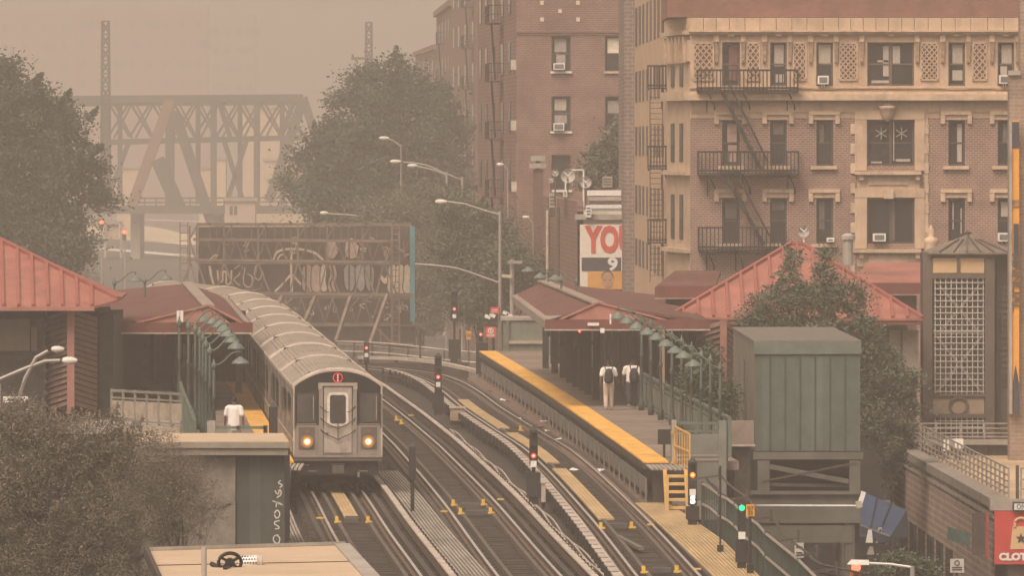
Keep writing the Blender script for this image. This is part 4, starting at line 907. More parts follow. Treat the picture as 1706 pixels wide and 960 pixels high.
# storefront in the shade behind the frame, and the blue awning
sf = thing('street_shop','dark shop front under the elevated stair frame','shop front',P(1340,960,292))
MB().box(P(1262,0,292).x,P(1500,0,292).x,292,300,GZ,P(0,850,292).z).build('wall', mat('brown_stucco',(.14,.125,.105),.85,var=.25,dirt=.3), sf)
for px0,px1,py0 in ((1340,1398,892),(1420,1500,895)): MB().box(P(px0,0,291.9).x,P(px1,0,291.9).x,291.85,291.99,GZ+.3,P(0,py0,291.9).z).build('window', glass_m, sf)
a,b = P(1324,930,291.7),P(1339,893,291.7); MB().box(a.x,b.x,291.7,291.84,a.z,b.z).build('poster', signw, sf)
for k in range(3): MB().box(a.x+.05,b.x-.05,291.68,291.695,a.z+.15+.2*k,a.z+.2+.2*k).build('text_line', blk_t, sf)
aw = thing('shop_awning','blue canvas shop awning beside the low brick building','awning',P(1472,890,286))
bl = mat('blue_canvas',(.032,.062,.125),.8,var=.3,scale=1.5,dirt=.2)
A0,A1,A2,A3 = P(1437,822,287),P(1505,852,282),P(1478,900,278),P(1434,876,283)
def patch(q0,q1,q2,q3,nu,nv,sag):
    b = MB()
    def at(u,v): p = q0.lerp(q1,u).lerp(q3.lerp(q2,u),v); p.z -= sag*math.sin(u*math.pi*3)**2*math.sin(v*math.pi); return p
    for i_ in range(nu):
        for j_ in range(nv): b.quad(at(i_/nu,j_/nv),at((i_+1)/nu,j_/nv),at((i_+1)/nu,(j_+1)/nv),at(i_/nu,(j_+1)/nv))
    return b
A0,A1,A2,A3 = P(1437,820,287),P(1509,850,285),P(1482,894,280),P(1434,876,282)
patch(A0,A1,A2,A3,18,6,.03).build('canvas', bl, aw, True)
patch(A3,A2,A2+Vector((0,.02,-.28)),A3+Vector((0,.02,-.28)),12,2,.03).build('valance', bl, aw)
MB().extr([A1,A2,P(1514,897,283.5)],(.03,0,0)).build('side_flap', mat('blue_canvas_side',(.04,.065,.12),.8,var=.3), aw)
for f in (.33,.66): MB().bar(A0.lerp(A1,f)+Vector((0,-.03,.03)),A3.lerp(A2,f)+Vector((0,-.03,.03)),.05).build('rib', mat('navy_rib',(.02,.03,.06),.8), aw)
MB().bar(A3,A2,.05).build('front_bar', steel_m, aw)
for k,(px,py,h) in enumerate(((1448,905,22),(1465,905,26),(1450,925,14))):
    a = P(px,py,281); tag(MB().extr([a+Vector((-.12,0,0)),a+Vector((.13,0,0)),a+Vector((.09,0,h/50)),a+Vector((-.03,0,h/50))],(0,.08,0)).build('hanging_garment', [white_m,cover_m,grey_wood][k]), ['white garment hanging under the blue awning','pale cloth hanging right of the white garment under awning','lower grey cloth hanging under the blue awning'][k],'garment')

# ---------------------------------------------------------------- elevator tower
et = thing('elevator_tower','brown steel elevator tower with white gridded glass and hipped roof','elevator tower',P(1605,760,305))
brn = mat('brown_steel',(.135,.11,.088),.6,.2,var=.2,scale=1.5,dirt=.3)
De = 305.0
def ex(px): return P(px,0,De).x
def ezz(py): return P(0,py,De).z
side_x = ex(1700)
for x0,x1 in ((1538,1553),(1641,1657)): MB().box(ex(x0),ex(x1),De,De+.35,GZ,ezz(420)).build('corner_column', brn, et)
MB().box(ex(1657),side_x,De+.6,De+.8,GZ,ezz(420)).build('side_bay', brn, et)
for py0,py1,mm in ((418,428,brn),(456,464,brn),(657,661,brn),(690,697,brn)): MB().box(ex(1553),ex(1641),De-.04,De+.3,ezz(py1),ezz(py0)).build('cross_beam', mm, et)
pan = mat('tan_top_panel',(.60,.42,.24),.6,var=.1,scale=2)  # even tan base colour, paler than the emblem panel below
for x0,x1 in ((1554,1594),(1599,1640)): MB().box(ex(x0),ex(x1),De+.05,De+.12,ezz(455),ezz(430)).build('top_panel', pan, et)
MB().box(ex(1594),ex(1599),De-.02,De+.2,ezz(456),ezz(428)).build('mullion', brn, et)
MB().box(ex(1554),ex(1640),De+.05,De+.12,ezz(690),ezz(661)).build('emblem_panel', mat('tan_panel',(.36,.27,.19),.7,var=.15), et)
MB().lathe([(.38,-.08),(.38,.0),(.28,.0),(.28,-.08)],(ex(1597),De+.05,ezz(677)),26,'y').build('emblem_ring', brn, et)
MB().box(ex(1553),ex(1641),De+.6,De+.62,GZ,ezz(464)).build('glass', mat('tower_glass',(.09,.08,.07),.2,var=.3,scale=.6), et)
grid_m = mat('white_grid_bar',(.58,.54,.48),.6,var=.1)
for k in range(10): x = ex(1558+k*8.9); MB().box(x-.016,x+.016,De+.02,De+.06,ezz(657),ezz(464)).build('grid_bar', grid_m, et)
for k in range(19): z = ezz(471+k*10.1); MB().box(ex(1556),ex(1640),De-.015,De+.018,z-.016,z+.016).build('grid_bar', grid_m, et)
for k in range(10): x = ex(1558+k*8.9); MB().box(x-.016,x+.016,De+.02,De+.06,ezz(745),ezz(697)).build('grid_bar', grid_m, et)
for k in range(5): z = ezz(702+k*10.1); MB().box(ex(1556),ex(1640),De-.015,De+.018,z-.016,z+.016).build('grid_bar', grid_m, et)
for k in range(4): x = ex(1663+k*9); MB().box(x-.02,x+.02,De+.55,De+.6,ezz(700),ezz(464)).build('grid_bar', brn, et)
for k in range(18): z = ezz(471+k*10.1); MB().box(ex(1658),side_x,De+.53,De+.56,z-.02,z+.02).build('grid_bar', brn, et)
for a,b in (((1560,470),(1636,560)),((1636,470),(1560,560)),((1560,560),(1636,655)),((1636,560),(1560,655))): MB().bar(P(*a,De+.45),P(*b,De+.45),.09).build('wind_brace', mat('pale_brace',(.3,.27,.23),.6), et)
MB().box(ex(1555),ex(1640),De+.4,De+.55,ezz(558),ezz(550)).build('floor_edge', mat('pale_brace',(.3,.27,.23)), et)
MB().box(ex(1540),side_x,De+.9,De+3,GZ,ezz(422)).build('shaft', mat('shaft_brown',(.07,.06,.05),.8,var=.4,scale=.8), et)
ea,eb_,ec,ed = P(1546,421,De-.2),P(1705,421,De-.2),P(1705,421,De-.2)+Vector((0,4,0)),P(1546,421,De-.2)+Vector((0,4,0)); ap = P(1611,391,De+1.8)
rm = mat('weathered_roof',(.22,.18,.145),.7,.1,var=.25,scale=1.5,dirt=.4)
for poly in ([ea,eb_,ap],[eb_,ec,ap],[ec,ed,ap],[ed,ea,ap]): MB().extr(poly,(0,0,-.06)).build('roof_slope', rm, et)
for f in (.12,.27,.41,.55,.69,.83): MB().bar(ea.lerp(eb_,f)+Vector((0,0,.03)),ap.lerp(ea.lerp(eb_,f),.12 if .3<f<.6 else .3)+Vector((0,0,.03)),.05,.06).build('roof_seam', brn, et)
pg = tag(MB().lathe([(.0,-.15),(.05,-.12),(.08,0),(.05,.12),(.0,.2)],P(1611,388,De+1.8),8,'x').build('pigeon', rust), 'small dark pigeon on top of the elevator tower roof', 'bird')

# ---------------------------------------------------------------- low brick shop at bottom right
lb = thing('low_shop_building','low brown brick corner shop with roof railing and red sign','shop building',P(1650,960,255))
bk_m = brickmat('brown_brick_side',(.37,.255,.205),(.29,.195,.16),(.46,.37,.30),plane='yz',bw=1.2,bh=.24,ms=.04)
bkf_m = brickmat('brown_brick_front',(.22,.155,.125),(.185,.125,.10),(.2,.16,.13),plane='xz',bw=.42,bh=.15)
zt = -.9; c0 = Vector(((1652-853)*(CH-zt)/(832-HZ),F*(CH-zt)/(832-HZ),zt)); c1 = Vector(((1480-853)*(CH-zt)/(736-HZ),F*(CH-zt)/(736-HZ),zt))
def side(p0,p1,z0,z1,off,m,name,th=.1,par=lb):
    a,b = Vector((p0.x+off,p0.y,0)),Vector((p1.x+off,p1.y,0)); return MB().hexa([(a.x,a.y,z0),(a.x+th,a.y,z0),(b.x+th,b.y,z0),(b.x,b.y,z0),(a.x,a.y,z1),(a.x+th,a.y,z1),(b.x+th,b.y,z1),(b.x,b.y,z1)]).build(name,m,par)
side(c0,c1,GZ,zt-.35,.1,bk_m,'side_wall',.4); MB().box(c0.x+.1,c0.x+14,c0.y,c0.y+.3,GZ,zt-.35).build('front_wall', bkf_m, lb)
side(c0,c1,zt-.3,zt,-.02,mat('grey_coping',(.27,.24,.205),.9,var=.25,dirt=.5),'parapet_coping',.6); MB().box(c0.x-.05,c0.x+14,c0.y-.15,c0.y+.6,zt-.36,zt-.02).build('parapet_coping', conc_m, lb)
side(c0,c1,zt-.62,zt-.5,.04,conc_m,'string_course',.1)
rf_m = stripemat('tan_roof_deck',(.55,.41,.26),(.46,.34,.21),'Y',3.0,.04,var=.12,dirt=.15)
MB().hexa([(c0.x+.65,c0.y+.6,zt-.5),(c0.x+14,c0.y+.6,zt-.5),(c0.x+14,300.5,zt-.5),(c1.x+.7,300.5,zt-.5),(c0.x+.65,c0.y+.6,zt-.2),(c0.x+14,c0.y+.6,zt-.2),(c0.x+14,300.5,zt-.2),(c1.x+.7,300.5,zt-.2)]).build('roof_deck', rf_m, lb)
d = (c1-c0)
for k in range(6):
    f0 = .36+.09*k; a = c0+d*f0; b = c0+d*(f0+.05); MB().hexa([(a.x+.02,a.y,GZ+.4),(a.x+.09,a.y,GZ+.4),(b.x+.09,b.y,GZ+.4),(b.x+.02,b.y,GZ+.4),(a.x+.02,a.y,-3.4),(a.x+.09,a.y,-3.4),(b.x+.09,b.y,-3.4),(b.x+.02,b.y,-3.4)]).build('window', glass_m, lb)
rl = thing('roof_railing','grey steel mesh railing along the roof edge of brick shop','railing',c0)
ra0, ra1 = c0+d*.02+Vector((.62,0,0)), c0+d*.97+Vector((.62,0,0)); gal = mat('galvanised_rail',(.36,.32,.28),.6,.3,var=.2)
for zz in (.12,.3,.5,.7,.92): MB().bar(ra0+Vector((0,0,zz)),ra1+Vector((0,0,zz)),.045).build('rail_bar', gal, rl)
for k in range(27): p = ra0.lerp(ra1,k/26); MB().box(p.x-.03,p.x+.03,p.y-.05,p.y+.05,p.z,p.z+.95).build('baluster', gal, rl)
r2 = thing('roof_railing','grey pipe railing across the front of the shop roof','railing',c0)
for zz in (.3,.6,.95): MB().bar((c0.x+.95,c0.y+.3,zt+zz),(c0.x+8,c0.y+.3,zt+zz),.05).build('rail_bar', gal, r2)
for k in range(6): MB().box(c0.x+.92+k*1.2,c0.x+.98+k*1.2,c0.y+.27,c0.y+.33,zt,zt+.98).build('baluster', gal, r2)
MB().box(c0.x+.78,c0.x+.88,c0.y+.25,c0.y+.35,zt,zt+1.05).build('end_post', rust, r2)
r3 = thing('roof_railing','far pipe railing in front of the elevator tower','railing',P(1600,720,301))
for py in (706,714,722,728): MB().bar(P(1514,py,301),P(1690,py,301),.05).build('rail_bar', gal, r3)
for px in (1518,1560,1600,1640,1684): MB().bar(P(px,732,301),P(px,704,301),.06).build('baluster', gal, r3)
MB().bar(P(1514,737,301),P(1690,737,301),.1,.2).build('kerb_beam', conc_m, r3)
dw = tag(MB().box(P(1600,0,301.4).x,P(1692,0,301.4).x,301.3,301.6,P(0,757,301.4).z-.1,P(0,730,301.4).z).build('roof_wall', mat('grey_roof_wall',(.16,.14,.125),.8,var=.2)), 'low grey wall at the back of the tan roof', 'wall')
MB().box(P(1643,0,301.2).x,P(1647,0,301.2).x,301.15,301.3,P(0,757,301.4).z-.1,P(0,730,301.4).z).build('pilaster', rust, dw)
for k,(px0,px1,py0,py1) in enumerate(((1569,1583,734,752),(1588,1605,732,748))):
    a,b = P(px0,py1,297-k*1.5),P(px1,py0,297-k*1.5); t = thing('rooftop_unit',['left of two white boxes on the tan shop roof','right of two white boxes on the tan shop roof'][k],'rooftop unit',a)
    MB().box(a.x,b.x,a.y,a.y+.4,a.z,b.z).build('casing', white_m, t); MB().box(a.x+.05,b.x-.05,a.y+.05,a.y+.35,zt-.2,a.z).build('stand', rust, t)
# red shop sign with padlock
rs,a,b = sign('shop_sign','red shop sign with tan padlock emblem and white lettering',1657,1760,853,941,c0.y-.35,mat('shop_red',(.52,.055,.045),.55,var=.1,scale=2),th=.25)
text(rs,'CLOTHING',a.x+.14,c0.y-.37,P(0,929,c0.y-.35).z,.30,signw,.02,align='LEFT',sx=1.1)
pk = mat('padlock_tan',(.62,.42,.22),.6,var=.1); yy = c0.y-.37
MB().extr([P(1683,916,yy),P(1721,916,yy),P(1716,878,yy),P(1687,878,yy)],(0,.015,0)).build('padlock_body', pk, rs)
MB().tube([P(1691,879,yy)]+[P(1701+10*math.cos(R(an)),872-8*math.sin(R(an)),yy) for an in range(180,-1,-20)]+[P(1711,879,yy)],.05,6).build('padlock_shackle', pk, rs)
st = []
for k in range(10): an = R(90+36*k); r_ = (9 if k%2==0 else 4); st.append(P(1701+r_*math.cos(an),898-r_*math.sin(an),yy-.02))
MB().extr(st,(0,.015,0)).build('star_cutout', mat('shop_red_dark',(.06,.04,.035),.6), rs)
sb = thing('shop_sign','dark side sign with red edge on the brick shop wall','sign',P(1630,900,c0.y+3))
MB().box(P(1620,0,c0.y-.2).x,P(1642,0,c0.y-.2).x,c0.y-.2,c0.y+.0,P(0,925,c0.y).z,P(0,855,c0.y).z).build('panel', mat('dark_red_panel',(.07,.045,.04),.5,var=.5,scale=5), sb)
MB().box(P(1642,0,c0.y-.2).x,P(1647,0,c0.y-.2).x,c0.y-.22,c0.y+.02,P(0,930,c0.y).z,P(0,855,c0.y).z).build('edge', mat('dull_red_edge',(.28,.05,.045),.6,var=.3), sb)
for k in range(4): MB().bar(P(1623+k*5,865,c0.y-.22),P(1625+k*5,900+5*(k%2),c0.y-.22),.05,.02).build('lettering_stroke', rust, sb)
t,a,b = sign('one_way_sign','black and white ONE WAY sign above the red shop sign',1687,1735,837,853,c0.y-.5,black_m)
MB().box(a.x+.05,b.x-.05,c0.y-.52,c0.y-.505,a.z+.05,b.z-.05).build('arrow_panel', signw, t); text(t,'ONE WAY',a.x+.12,c0.y-.53,(a.z+b.z)/2,.22,blk_t,align='LEFT',sx=.85)
MB().box(b.x-.2,b.x-.14,c0.y-.44,c0.y-.38,GZ,b.z).build('post', gal, t)
t,a,b = sign('notice_sign','small pale notice board by the low brick shop wall',1583,1606,932,955,262,signw)
MB().lathe([(.09,-.01),(.09,0),(.06,0),(.06,-.01)],((a.x+b.x)/2,261.99,b.z-.13),14,'y').build('emblem', rust, t)
for k in range(2): MB().box(a.x+.06,b.x-.06,261.98,261.995,a.z+.08+.07*k,a.z+.11+.07*k).build('text_line', rust, t)
MB().box((a.x+b.x)/2-.04,(a.x+b.x)/2+.04,262.06,262.12,GZ,b.z).build('post', rust, t)
tl = tag(MB().extr([P(1580,878,266),P(1618,890,262),P(1615,912,262),P(1578,900,266)],(0,.05,0)).build('banner', mat('teal_banner',(.10,.19,.17),.8,var=.4,scale=4)),'torn teal banner on the brick shop wall','banner')
# tall brick neighbour at the right edge with vertical banner
tw = thing('brick_neighbour','tall tan brick wall at the right edge behind the roof','building',P(1690,760,296))
nb_m = brickmat('tan_brick',(.33,.235,.18),(.27,.19,.15),(.40,.32,.26),bw=.42,bh=.14)
MB().box(P(1682,0,296).x,P(1682,0,296).x+9,296,297.2,GZ,P(0,125,296).z).build('wall', nb_m, tw)
MB().box(P(1698,0,297).x,P(1698,0,297).x+9,296.3,297.5,P(0,125,296).z,22).build('upper_wall', nb_m, tw)
MB().box(P(1680,0,295.9).x,P(1700,0,295.9).x,295.85,296.2,P(0,125,296).z,P(0,117,296).z).build('coping', conc_m, tw)
vb,a,b = sign('vertical_banner','tall narrow orange and black banner on the tan brick wall',1686,1698,200,690,295.6,mat('banner_orange',(.72,.33,.05),.6,var=.08))
navy = mat('banner_navy',(.045,.045,.06),.6)
for py0,py1 in ((203,246),): MB().box(a.x,b.x,295.56,295.595,P(0,py1,295.6).z,P(0,py0,295.6).z).build('dark_field', navy, vb)
MB().box(a.x,b.x,295.56,295.595,P(0,345,295.6).z,P(0,333,295.6).z).build('small_print', mat('banner_brown',(.3,.15,.06),.6,var=.5,scale=8), vb)
MB().box(a.x+.06,b.x-.02,295.56,295.595,P(0,445,295.6).z,P(0,373,295.6).z).build('dark_field', navy, vb)
text(vb,'ANNUAL',(a.x+b.x)/2+.02,295.54,P(0,470,295.6).z,.5,mat('banner_lettering',(.10,.07,.05),.6),.01).rotation_euler = (R(90),R(90),0)
MB().extr([P(1687,690,295.58),P(1698,690,295.58),P(1698,640,295.58),P(1692,608,295.58),P(1687,640,295.58)],(0,.03,0)).build('pencil_tip', navy, vb)
MB().box(a.x-.1,a.x,295.5,296,a.z,b.z).build('edge_frame', conc_m, vb)
# ---------------------------------------------------------------- facade tools
def wall_holes(t, D, px0, px1, pyt, pyb, holes, m, name='wall', dep=.28, z_bottom=None):
    """front wall in the plane y = D with real openings and reveals; rectangles in photograph pixels"""
    xs = sorted(set([px0,px1]+[h[0] for h in holes]+[h[1] for h in holes])); ys = sorted(set([pyt,pyb]+[h[2] for h in holes]+[h[3] for h in holes]))
    b = MB()
    for x0,x1 in zip(xs,xs[1:]):
        run = None
        for y0,y1 in zip(ys,ys[1:]):
            cx, cy = (x0+x1)/2, (y0+y1)/2
            if any(h[0]<cx<h[1] and h[2]<cy<h[3] for h in holes): continue
            b.quad(P(x0,y1,D),P(x1,y1,D),P(x1,y0,D),P(x0,y0,D))
    v = Vector((0,dep,0))
    for x0,x1,y0,y1 in holes:
        A,B,C,E = P(x0,y1,D),P(x1,y1,D),P(x1,y0,D),P(x0,y0,D)
        b.quad(A,A+v,B+v,B); b.quad(B,B+v,C+v,C); b.quad(C,C+v,E+v,E); b.quad(E,E+v,A+v,A)
    return b.build(name, m, t)
frm = mat('dark_window_frame',(.075,.06,.05),.6,var=.2); curt = mat('pale_curtain',(.42,.37,.31),.9,var=.2,scale=4,stretch=(6,6,.4)); blind = mat('cream_blind',(.62,.52,.38),.8,var=.08)
def window(t, x0,x1,y0,y1, D, dep=.22, sash=True, curtain=None, double=False, fm=None, blindf=0, rng=random):
    fm = fm or frm; s_ = S(D); yb = D+dep
    A, C = P(x0,y1,D), P(x1,y0,D)
    w_ = thing_part('window', t)
    X0,X1,Z0,Z1 = A.x,C.x,A.z,C.z; fw = .07
    b = MB(); b.box(X0,X0+fw,yb,yb+.08,Z0,Z1); b.box(X1-fw,X1,yb,yb+.08,Z0,Z1); b.box(X0+fw,X1-fw,yb,yb+.08,Z1-fw,Z1); b.box(X0+fw,X1-fw,yb,yb+.08,Z0,Z0+fw)
    if double: b.box((X0+X1)/2-.06,(X0+X1)/2+.06,yb,yb+.08,Z0+fw,Z1-fw)
    if sash: b.box(X0+fw,X1-fw,yb+.01,yb+.07,(Z0+Z1)/2-.035,(Z0+Z1)/2+.035)
    o = b.build('window', fm, t)
    MB().box(X0+fw*.5,X1-fw*.5,yb+.05,yb+.06,Z0+fw*.5,Z1-fw*.5).build('pane', glass_m, o)
    if curtain:
        for cx0,cx1,cz0,cz1,mm in curtain: MB().box(X0+fw+(X1-X0-2*fw)*cx0,X0+fw+(X1-X0-2*fw)*cx1,yb+.035,yb+.045,Z0+fw+(Z1-Z0-2*fw)*cz0,Z0+fw+(Z1-Z0-2*fw)*cz1).build('curtain', mm, o)
    return o
def thing_part(*a): return None
def pbox(t,name,px0,px1,py0,py1,D,m,proud=.1,dep=.3):
    a,b = P(px0,py1,D),P(px1,py0,D); return MB().box(a.x,b.x,D-proud,D+dep,a.z,b.z).build(name,m,t)
def ac_unit(px0,px1,py0,py1,D,label,stand=True):
    a,b = P(px0,py1,D),P(px1,py0,D); t = thing('air_conditioner',label,'air conditioner',a,'window air conditioners')
    MB().box(a.x,b.x,D-.45,D+.15,a.z,b.z).build('case', white_m, t)
    MB().box(a.x+.06,b.x-.06,D-.465,D-.448,a.z+.06,b.z-.06).build('grille', mat('ac_grille',(.16,.15,.14),.7), t)
    if stand:
        for x in (a.x+.15,b.x-.2): MB().bar((x,D-.35,a.z),(x+.08,D+.1,a.z-.28),.04).build('bracket', white_m, t)
    return t
# ---------------------------------------------------------------- tan terracotta apartment house
DB = 345.0
terra = mat('tan_terracotta',(.53,.385,.265),.75,var=.15,scale=1.2,dirt=.25,dscale=.7,streak=.25)
terra2 = mat('tan_terracotta_trim',(.55,.41,.285),.75,var=.2,scale=2.5,dirt=.35,streak=.25)
bb = brickmat('red_brown_brick',(.26,.14,.11),(.20,.11,.09),(.36,.28,.225),bw=.22,bh=.095,ms=.016)
tbk = brickmat('roof_brick',(.25,.115,.09),(.20,.095,.075),(.22,.13,.10),bw=.22,bh=.10,ms=.012)
tb = thing('apartment_building','tan and brick apartment building with ornate trim and front fire escapes','apartment building',P(1400,480,DB))
cols = [(1203,1233),(1283,1311),(1360,1388),(1445,1523),(1580,1608),(1662,1690)]
rows = [(70,143),(200,276),(330,406)]
holes1 = [(a,b,rows[0][0],rows[0][1]) for a,b in cols]
wall_holes(tb,DB,1150,1705,54,196,holes1,terra)
holes2 = [(a,b,r0,r1) for a,b in cols for r0,r1 in rows[1:]]
wall_holes(tb,DB,1150,1705,196,470,holes2,bb)
MB().box(P(1150,0,DB).x,P(1705,0,DB).x,DB+.0,DB+.4,GZ,P(0,470,DB).z).build('lower_wall', bb, tb)
MB().box(P(1112,0,DB).x,P(1705,0,DB).x,DB+.35,DB+14,P(0,28,DB).z,P(0,-60,DB).z).build('parapet_wall', tbk, tb)
MB().box(P(1150,0,DB).x+.3,P(1705,0,DB).x,DB+.9,DB+30,GZ,P(0,20,DB).z).build('core', dark_m, tb)
# frieze blocks
xs = [1150,1172,1193,1215,1241,1266,1293,1319,1344,1371,1397,1417,1438,1459,1480,1502,1523,1546,1568,1591,1617,1645,1672,1705]
for a,b in zip(xs,xs[1:]): pbox(tb,'frieze_block',a+.4,b-.4,29,50,DB,terra,.16)
pbox(tb,'cornice',1148,1705,50,53,DB,terra2,.35); pbox(tb,'cornice',1149,1705,53,57,DB,terra2,.22)
pbox(tb,'cornice',1146,1705,152,157,DB,terra2,.28); pbox(tb,'cornice',1144,1705,157,167,DB,terra2,.55); pbox(tb,'cornice',1148,1705,144.5,147,DB,terra2,.12)
for a,b in zip(range(1150,1700,26),range(1176,1726,26)): pbox(tb,'band_block',a+.3,min(b,1705)-.3,171,187,DB,terra,.05)
lat_red = mat('lattice_backing',(.20,.10,.08),.85,var=.2); lat_w = mat('lattice_strip',(.58,.44,.30),.75,var=.15)
for a,b in ((1157,1187),(1245.5,1264),(1323,1341.5),(1400,1426.5),(1535.5,1561),(1622,1642)):
    f = pbox(tb,'lattice_panel',a,b,73,131,DB,lat_red,.03)
    b_ = MB(); w_ = b-a; n_ = max(2,round(w_/9)); st = w_/n_; h_ = 58; m_ = round(h_/(st*1.15)); sh = h_/m_
    for i in range(n_):
        for j in range(m_):
            x0,x1,y0,y1 = a+i*st,a+(i+1)*st,73+j*sh,73+(j+1)*sh; q = DB-.06
            b_.bar(P(x0,y0,q),P(x1,y1,q),.05,.04); b_.bar(P(x1,y0,q),P(x0,y1,q),.05,.04)
    b_.build('lattice', lat_w, f)
    for x0,x1,y0,y1 in ((a-2.5,a,71,133),(b,b+2.5,71,133),(a-2.5,b+2.5,70,72.5),(a-2.5,b+2.5,131.5,134)): pbox(tb,'panel_frame',x0,x1,y0,y1,DB,terra2,.08)
def corbel(px):
    b = MB(); 
    for k,(y0,y1,pr,wd) in enumerate(((70,76,.3,7),(76,83,.26,6.4),(83,90,.2,5.8),(90,96,.22,6),(96,101,.15,5),(101,105,.2,5.5))):
        a,c = P(px-wd/2,y1-.4,DB),P(px+wd/2,y0,DB); b.hexa([(a.x,DB-pr*.7,a.z),(c.x,DB-pr*.7,a.z),(c.x,DB,a.z),(a.x,DB,a.z),(a.x,DB-pr,c.z),(c.x,DB-pr,c.z),(c.x,DB,c.z),(a.x,DB,c.z)])
    b.build('corbel', terra2, tb)
for a,b in cols:
    for px in (a-9.5,b+5): corbel(px)
    pbox(tb,'impost',a-14,a-5,57.5,69,DB,terra2,.12); pbox(tb,'impost',b+1,b+9,57.5,69,DB,terra2,.12)
    pbox(tb,'keystone',(a+b)/2-5,(a+b)/2+5,55,60,DB,terra2,.2)
for i,(a,b) in enumerate(cols):
    if i == 3: continue
    for r0,r1 in rows[1:]:
        pbox(tb,'hood_mould',a-13,b+11,r0-15,r0-9,DB,terra2,.16); pbox(tb,'lintel',a-5,b+3,r0-9,r0-.5,DB,terra,.06)
        pbox(tb,'hood_ear',a-13,a-5.5,r0-9,r0+6,DB,terra2,.14); pbox(tb,'hood_ear',b+3.5,b+11,r0-9,r0+6,DB,terra2,.14)
        pbox(tb,'sill',a-9,b+6,r1+.5,r1+6,DB,terra2,.18)
    pbox(tb,'sill',a-4,b+3,143.5,149,DB,terra2,.1)
# wide bay surround with quoins
for r0,r1 in rows[1:]:
    for x0,x1 in ((1424,1444),(1524,1540)): pbox(tb,'bay_pier',x0,x1,r0-12,r1+8,DB,terra,.1)
    pbox(tb,'bay_lintel',1424,1540,r0-16,r0-1,DB,terra,.12); pbox(tb,'bay_sill',1424,1534,r1+9,r1+15,DB,terra2,.4); pbox(tb,'bay_apron',1428,1532,r1+15,r1+38,DB,terra,.06)
    pbox(tb,'bay_apron_panel',1447,1512,r1+20,r1+32,DB,terra2,.12)
    for x in (1431,1525): pbox(tb,'bay_bracket',x,x+7,r1+15,r1+24,DB,terra2,.28)
for k in range(8):
    y = 206+k*33
    for x0,x1 in ((1417,1424),(1540,1547)): pbox(tb,'quoin',x0,x1,y,y+17,DB,terra2,.07)
pbox(tb,'pilaster',1540,1546,172,440,DB,terra,.04)
kb_ = MB(); kb_.lathe([(.05,-.42),(.2,-.3),(.27,-.1),(.34,.1),(.4,.16),(.38,.24)],P(1478,186,DB-.15),10); kb_.build('keystone_head', terra2, tb, True)
pbox(tb,'keystone',1472,1488,316,331,DB,terra2,.3); pbox(tb,'keystone',1471,1485,172,180,DB,terra2,.3)
# windows with their contents
mat('dim_g',(.13,.12,.11),.7,var=.3,scale=3)
cw = {(0,0):[(.35,.95,.1,.95,mat('rust_shutter',(.16,.08,.065),.8))],(1,0):[(.2,.9,.45,.98,curt),(.3,.9,.05,.25,curt)],(2,0):[(.05,.95,.5,.98,curt)],
      (3,0):[(.33,.46,.2,.95,curt),(.55,.72,.5,.95,curt),(.06,.48,.03,.1,curt),(.2,.45,.55,.6,curt)],(4,0):[(.2,.95,.5,.98,curt),(.2,.95,.1,.35,curt)],(5,0):[(.2,.95,.5,.98,curt),(.1,.6,.05,.45,curt)],
      (0,1):[(.25,.9,.5,.95,mat('rosy_blind',(.42,.30,.24),.8)),(.3,.9,.05,.45,mat('rosy_blind2',(.36,.24,.20),.8))],(4,1):[(.55,.9,.05,.95,curt)],(3,1):[(.05,.3,.02,.06,curt),(.62,.95,.06,.12,curt)],
      (2,1):[(.15,.45,.5,.95,MATS['dim_g'])],(1,1):[(.1,.9,.7,.97,MATS['dim_g'])],(0,2):[(.1,.9,.55,.95,MATS['dim_g'])],(1,2):[(.05,.95,.75,.97,MATS['dim_g'])],(2,2):[(.1,.5,.3,.95,MATS['dim_g'])],(5,1):[(.3,.9,.5,.95,MATS['dim_g'])],(5,2):[(.15,.85,.6,.95,curt)],
      (4,2):[(.2,.3,.3,.95,curt),(.8,.9,.2,.8,curt)],(3,2):[(.47,.6,.02,.98,mat('dim_pillar',(.12,.105,.095),.8))]}
for i,(a,b) in enumerate(cols):
    for j,(r0,r1) in enumerate(rows):
        window(tb,a,b,r0,r1,DB,curtain=cw.get((i,j)),double=(i==3),sash=not(i==3 and j==2),fm=frm if j else mat('brown_window_frame',(.13,.095,.07),.6))
# star shapes in the middle bay panes
for cx in (1468,1502):
    b_ = MB(); q = DB+.17
    for an in (35,90,145): b_.bar(P(cx-11*math.cos(R(an)),222-10*math.sin(R(an)),q),P(cx+11*math.cos(R(an)),222+10*math.sin(R(an)),q),.03)
    b_.build('window_ornament', curt, tb)
MB().bar(P(1489,203,DB+.15),P(1489,268,DB+.15),.04).build('window_mullion', curt, tb)
# chamfered corner and side face
C0,C1,C2 = (1150,DB),(1112,352.5),(1057,398.0)
def strip(pa,Da,pb,Db,y0,y1,m,name,dep=.3,par=tb,off=0.0):
    a0,a1 = P(pa,y1,Da),P(pa,y0,Da); b0,b1 = P(pb,y1,Db),P(pb,y0,Db)
    z0,z1 = P(0,y1,DB).z,P(0,y0,DB).z
    o = Vector((-off,-off*.3,0)); v = Vector((dep,.1,0))
    A,B = Vector((a0.x,Da,0))+o,Vector((b0.x,Db,0))+o
    return MB().hexa([(A.x,A.y,z0),(A.x+v.x,A.y+v.y,z0),(B.x+v.x,B.y+v.y,z0),(B.x,B.y,z0),(A.x,A.y,z1),(A.x+v.x,A.y+v.y,z1),(B.x+v.x,B.y+v.y,z1),(B.x,B.y,z1)]).build(name,m,par)
side_t = mat('orange_tan_side',(.56,.385,.25),.75,var=.15,scale=.8,dirt=.15,streak=.15)
strip(1150,DB,1112,352.5,54,700,terra,'corner_wall'); strip(1150,DB,1112,352.5,29,54,terra2,'corner_frieze',off=.1)
